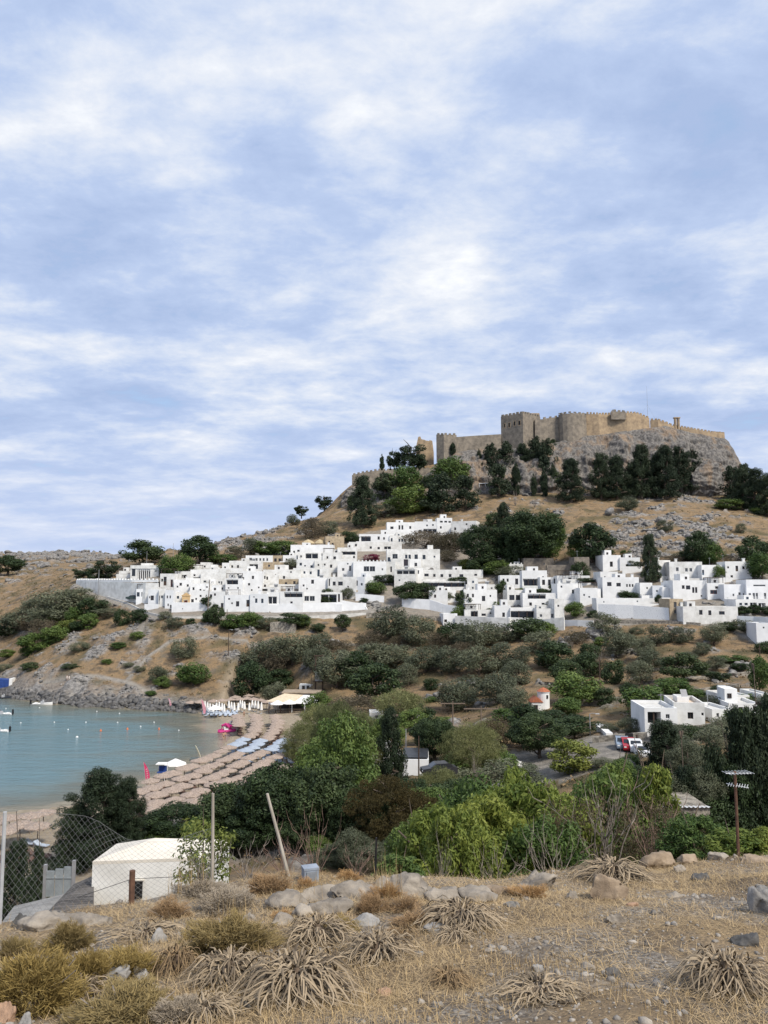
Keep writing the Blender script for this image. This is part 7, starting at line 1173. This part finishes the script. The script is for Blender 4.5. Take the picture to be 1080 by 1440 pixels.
# rocks
M_PALE = mat('pale_limestone', (.36, .315, .26), (.15, .13, .108), .95, 3.0, .8, .03, detail=9); M_GREYR = mat('grey_field_stone', (.33, .315, .295), (.15, .145, .138), .9, 5, .7, .02, detail=8); M_BRR = mat('brown_boulder', (.33, .255, .18), (.18, .135, .095), .95, 4, .8, .02, detail=8); M_REDR = mat('reddish_stone', (.42, .27, .18), (.28, .18, .12), .9, 4, .6, .02); M_DKR = mat('dark_stone', (.115, .11, .105), (.055, .053, .05), .85, 5, .6, .02)
ROCKS = [(755, 1250, 56, 34, M_PALE, 'pale angular boulder at the knoll edge'), (853, 1262, 54, 44, M_BRR, 'brown wedge shaped boulder beside matted dead tuft'), (866, 1298, 26, 18, M_PALE, 'small cream stone on open ground'), (925, 1212, 44, 22, M_BRR, 'brown mound like rock on the right crest'), (1072, 1282, 34, 44, M_GREYR, 'grey squared stone post cut by right picture edge'), (1050, 1326, 40, 18, M_DKR, 'dark stones cluster beside the right dead tuft'), (165, 1378, 54, 26, M_GREYR, 'grey lichen boulder before the yellow shrub'), (200, 1376, 24, 18, M_GREYR, 'smaller grey boulder right of the lichen boulder'), (38, 1402, 34, 26, M_GREYR, 'grey stone atop pile at lower left'), (30, 1424, 34, 22, M_PALE, 'whitish stone in the lower left pile'), (12, 1436, 30, 26, M_REDR, 'reddish stone in the lower left pile'), (55, 1412, 28, 16, M_DKR, 'dark bluish stone in the lower left pile'), (38, 1444, 20, 16, M_GREYR, 'small grey stone at bottom of the pile'), (222, 1326, 28, 18, M_GREYR, 'grey stone on left slope below the fence'), (256, 1320, 16, 12, M_GREYR, 'little grey stone on the left slope'), (72, 1304, 80, 26, M_PALE, 'long pale rock at the left knoll edge'), (28, 1304, 22, 24, M_DKR, 'dark stone in front of long pale rock'), (120, 1300, 60, 24, M_PALE, 'second long pale rock at the left knoll edge'), (700, 1256, 40, 16, M_BRR, 'flat brown rock left of pale boulder'), (665, 1266, 60, 24, M_PALE, 'pale ledge rock below the bright bushes'), (625, 1266, 70, 30, M_PALE, 'wide pale ledge rock at the knoll edge'), (575, 1258, 80, 32, M_PALE, 'weathered pale ledge rock right of thin stake'), (500, 1262, 70, 26, M_PALE, 'pale bedrock slab left of the thin stake'), (450, 1262, 70, 24, M_PALE, 'pale bedrock slab beneath the blue grey box'), (465, 1284, 64, 24, M_PALE, 'lower pale bedrock slab on the slope'), (410, 1272, 60, 26, M_PALE, 'pale bedrock slab between cushion shrubs'), (540, 1250, 50, 22, M_PALE, 'pale ledge rock at foot of the stalks'), (395, 1300, 40, 16, M_PALE, 'small pale slab on stony slope'), (350, 1296, 30, 14, M_PALE, 'little pale slab below the grey cushion shrub'), (425, 1290, 36, 16, M_PALE, 'pale slab fragment below the bedrock'), (510, 1300, 40, 14, M_GREYR, 'flat grey stone right of small yellowish shrub'), (618, 1310, 46, 14, M_GREYR, 'bluish grey flat stone beside dead tuft'), (720, 1275, 20, 12, M_GREYR, 'small grey stone near the brown boulder'), (805, 1264, 18, 12, M_PALE, 'small pale stone left of the brown boulder'), (955, 1225, 16, 10, M_PALE, 'white stone on the right crest'), (912, 1236, 10, 8, M_PALE, 'tiny white stone beside brown mound rock'), (945, 1262, 26, 8, M_PALE, 'flat pale stone right of brown boulder'), (890, 1274, 20, 8, M_REDR, 'flat pinkish stone right of brown boulder'), (990, 1238, 30, 12, M_DKR, 'dark bluish flat stone on the right crest'), (822, 1366, 30, 10, M_PALE, 'flat whitish stone in straw'), (862, 1376, 22, 14, M_DKR, 'bluish grey stone in straw'), (756, 1366, 16, 10, M_GREYR, 'small grey stone in straw'), (345, 1422, 18, 16, M_DKR, 'dark bluish stone near the largest dead tuft'), (1060, 1212, 40, 12, M_BRR, 'brown clod on the far right crest'), (1010, 1208, 26, 10, M_PALE, 'pale clod on the right crest'), (968, 1212, 34, 10, M_BRR, 'brown clod beside the mound rock'), (590, 1345, 14, 8, M_GREYR, 'small stone on bare gravel patch'), (690, 1340, 16, 9, M_PALE, 'small pale stone on bare gravel patch'), (540, 1400, 18, 10, M_REDR, 'small reddish stone low centre'), (910, 1330, 14, 8, M_PALE, 'small pale stone in right straw'), (140, 1300, 40, 18, M_PALE, 'small pale rock right of long pale rocks'), (300, 1312, 26, 12, M_PALE, 'pale stone above the wide olive brown shrub')]
for i, (px, py, w_, h_, m_, lab) in enumerate(ROCKS):
    q = khit(px, py); s_ = q.y / F; V, Fc = rockshape(300 + i, 3, .30, 1.0, 9); V = V + .05 * np.stack([fbm(V[:, 0] * 5, V[:, 1] * 5, V[:, 2] * 5 + k * 9, 3, i) for k in range(3)], 1); V = V * np.array([w_ * s_ * .54, max(w_ * .40, h_ * .5) * s_, h_ * s_ * (.85 if w_ < 45 else .62)]); V[:, 2] += h_ * s_ * .08; V[:, 2] += h_ * s_ * .14 * ridged(V[:, 0] * 9 / max(w_ * s_, .1), V[:, 1] * 6 / max(w_ * s_, .1), None, 4, i)
    tag(ob('rock', nmesh('rock', V, Fc, m_, False, k=3), None, q), lab, 'rock', 'rocks on the knoll')
# fence
def fpole(px, pyt, pyb, D, label, r, m_, lean=0, zb=None, nm='fence_pole'):
    q = PT(px, pyb, D); q.z = kz(q.x, q.y) - .15; h = PT(px, pyt, D).z - q.z; t = thing(nm, label, 'fence post', q); mb = MB(); mb.tube([(0, 0, 0), (lean * .5 * h, .02, h * .5), (lean * h, 0, h)], [r * 1.1, r, r * .85], 8); mb.build('post', m_, t); return t, q, h
M_PALEW = mat('bleached_wood', (.46, .42, .36), (.27, .24, .20), .9, 7, .6, .01, stretch=(1, 1, .2)); M_RUST = mat('rusty_metal', (.16, .085, .055), (.09, .05, .035), .85, 9, .4, .01); M_WIRE = mat('galvanised_wire', (.24, .245, .25), (.17, .17, .175), .55, 5, 0)
fpole(298, 1116, 1258, 10.3, 'upright bleached wooden fence pole', .021, M_PALEW, -.01); fpole(410, 1116, 1244, 10.9, 'leaning bleached wooden fence pole', .022, M_PALEW, -.28); fpole(527, 1178, 1256, 10.9, 'thin dark metal fence stake on the pale ledge', .014, M_BLK, .03)
t = thing('chain_link_fence', 'sagging chain link fence with rusty post along left edge of knoll', 'fence', PT(0, 1300, 9.4)); B0 = t.location.copy(); NP = [(-60, 9.1), (3, 9.3), (186, 9.9), (298, 10.35), (400, 10.9)]
TOPY = [(-60, 1138), (3, 1146), (60, 1144), (130, 1148), (186, 1182), (240, 1184), (298, 1165), (350, 1168), (400, 1190)]
def fpt(px, v):      # v: 0 bottom .. 1 top
    D = float(np.interp(px, *zip(*NP))); pt = PT(px, float(np.interp(px, *zip(*TOPY))), D); zb = kz(pt.x, pt.y) - .02; return Vector((pt.x, pt.y + .05 * math.sin(px / 37) * v, zb + (pt.z - zb) * v))
mb = MB(); cell = 9.0
def wire(pts, r): mb.tube([p - B0 for p in pts], r, 3, 0, False)
NV = 26
for sgn in (1, -1):
    for k in range(-NV, 52 + NV):
        pts = []
        for i in range(NV + 1):
            px = -60 + (k + sgn * i * .5 + (0 if sgn > 0 else 0)) * cell
            if -60 <= px <= 300: pts.append(fpt(px + math.sin(i * 1.7 + k) * .5, i / NV))
        if len(pts) > 1: wire(pts, .0012 if pts[0].x < -1.9 else .0008)
mb.build('mesh_panel', M_WIRE, t); mb = MB(); wire([fpt(px, 1) for px in range(-60, 301, 20)], .0016); mb.build('top_wire', M_WIRE, t); mb = MB(); wire([PT(110, 1262, 9.6), PT(186, 1236, 9.9), PT(250, 1233, 10.1), PT(298, 1235, 10.3)], .004); mb.build('tension_wire', M_BLK, t)
for px, pyt, r, m_ in ((3, 1140, .022, M_GREYF), (186, 1222, .036, M_RUST)):
    D = float(np.interp(px, *zip(*NP))); q = PT(px, 1290, D); zb = kz(q.x, q.y) - .2; mb = MB(); mb.tube([Vector((q.x, q.y - .05, zb)) - B0, Vector((q.x, q.y - .05, PT(px, pyt, D).z)) - B0], r, 8); mb.build('fence_post', m_, t)
q = khit(436, 1240); s_ = q.y / F; t = thing('utility_box', 'small blue grey box standing on the pale bedrock', 'box', q, .35); mb = MB(); w_ = 10 * s_; h_ = 17 * s_; mb.box(-w_, w_, -w_ * .8, w_ * .8, -.05, h_); mb.box(-w_ * 1.06, w_ * 1.06, -w_ * .86, w_ * .86, h_ + .002, h_ + .03); mb.build('case', mat('blue_grey_paint_box', (.30, .34, .40), (.20, .23, .28), .6, 5, .2), t); mb = MB(); mb.box(-w_ * .7, w_ * .7, -w_ * .8 - .012, -w_ * .8 - .002, .02, h_ * .9); mb.build('door', mat('grey_panel', (.24, .26, .29), rough=.6), t)
# rusty pole with antennas near the right edge
D = 16; q = PT(1038.5, 1205, D); q.z = Hz(q.x, q.y); h = PT(1038.5, 1085, D).z - q.z; t = thing('antenna_pole', 'rusty pole with television antennas at the right edge of the knoll', 'pole', q); mb = MB(); mb.tube([(0, 0, -.3), (0, 0, h)], [.034, .03], 8); mb.build('pole', M_RUST, t)
for z, ln, a in ((h - .02, .36, .2), (h - .26, .24, -.5)):
    mb = MB(); c_, s2 = math.cos(a), math.sin(a); mb.tube([(-ln * c_ * .6, -ln * s2, z), (ln * c_, ln * s2, z - .03)], .012, 5)
    for k in range(8): u = -.5 + k / 7 * 1.4; x, y = ln * c_ * u, ln * s2 * u; mb.tube([(x + .16 * s2, y - .16 * c_, z), (x - .16 * s2, y + .16 * c_, z)], .006, 4)
    mb.build('antenna', mat('aluminium', (.55, .56, .57), (.45, .46, .47), .4, 5, 0), t)
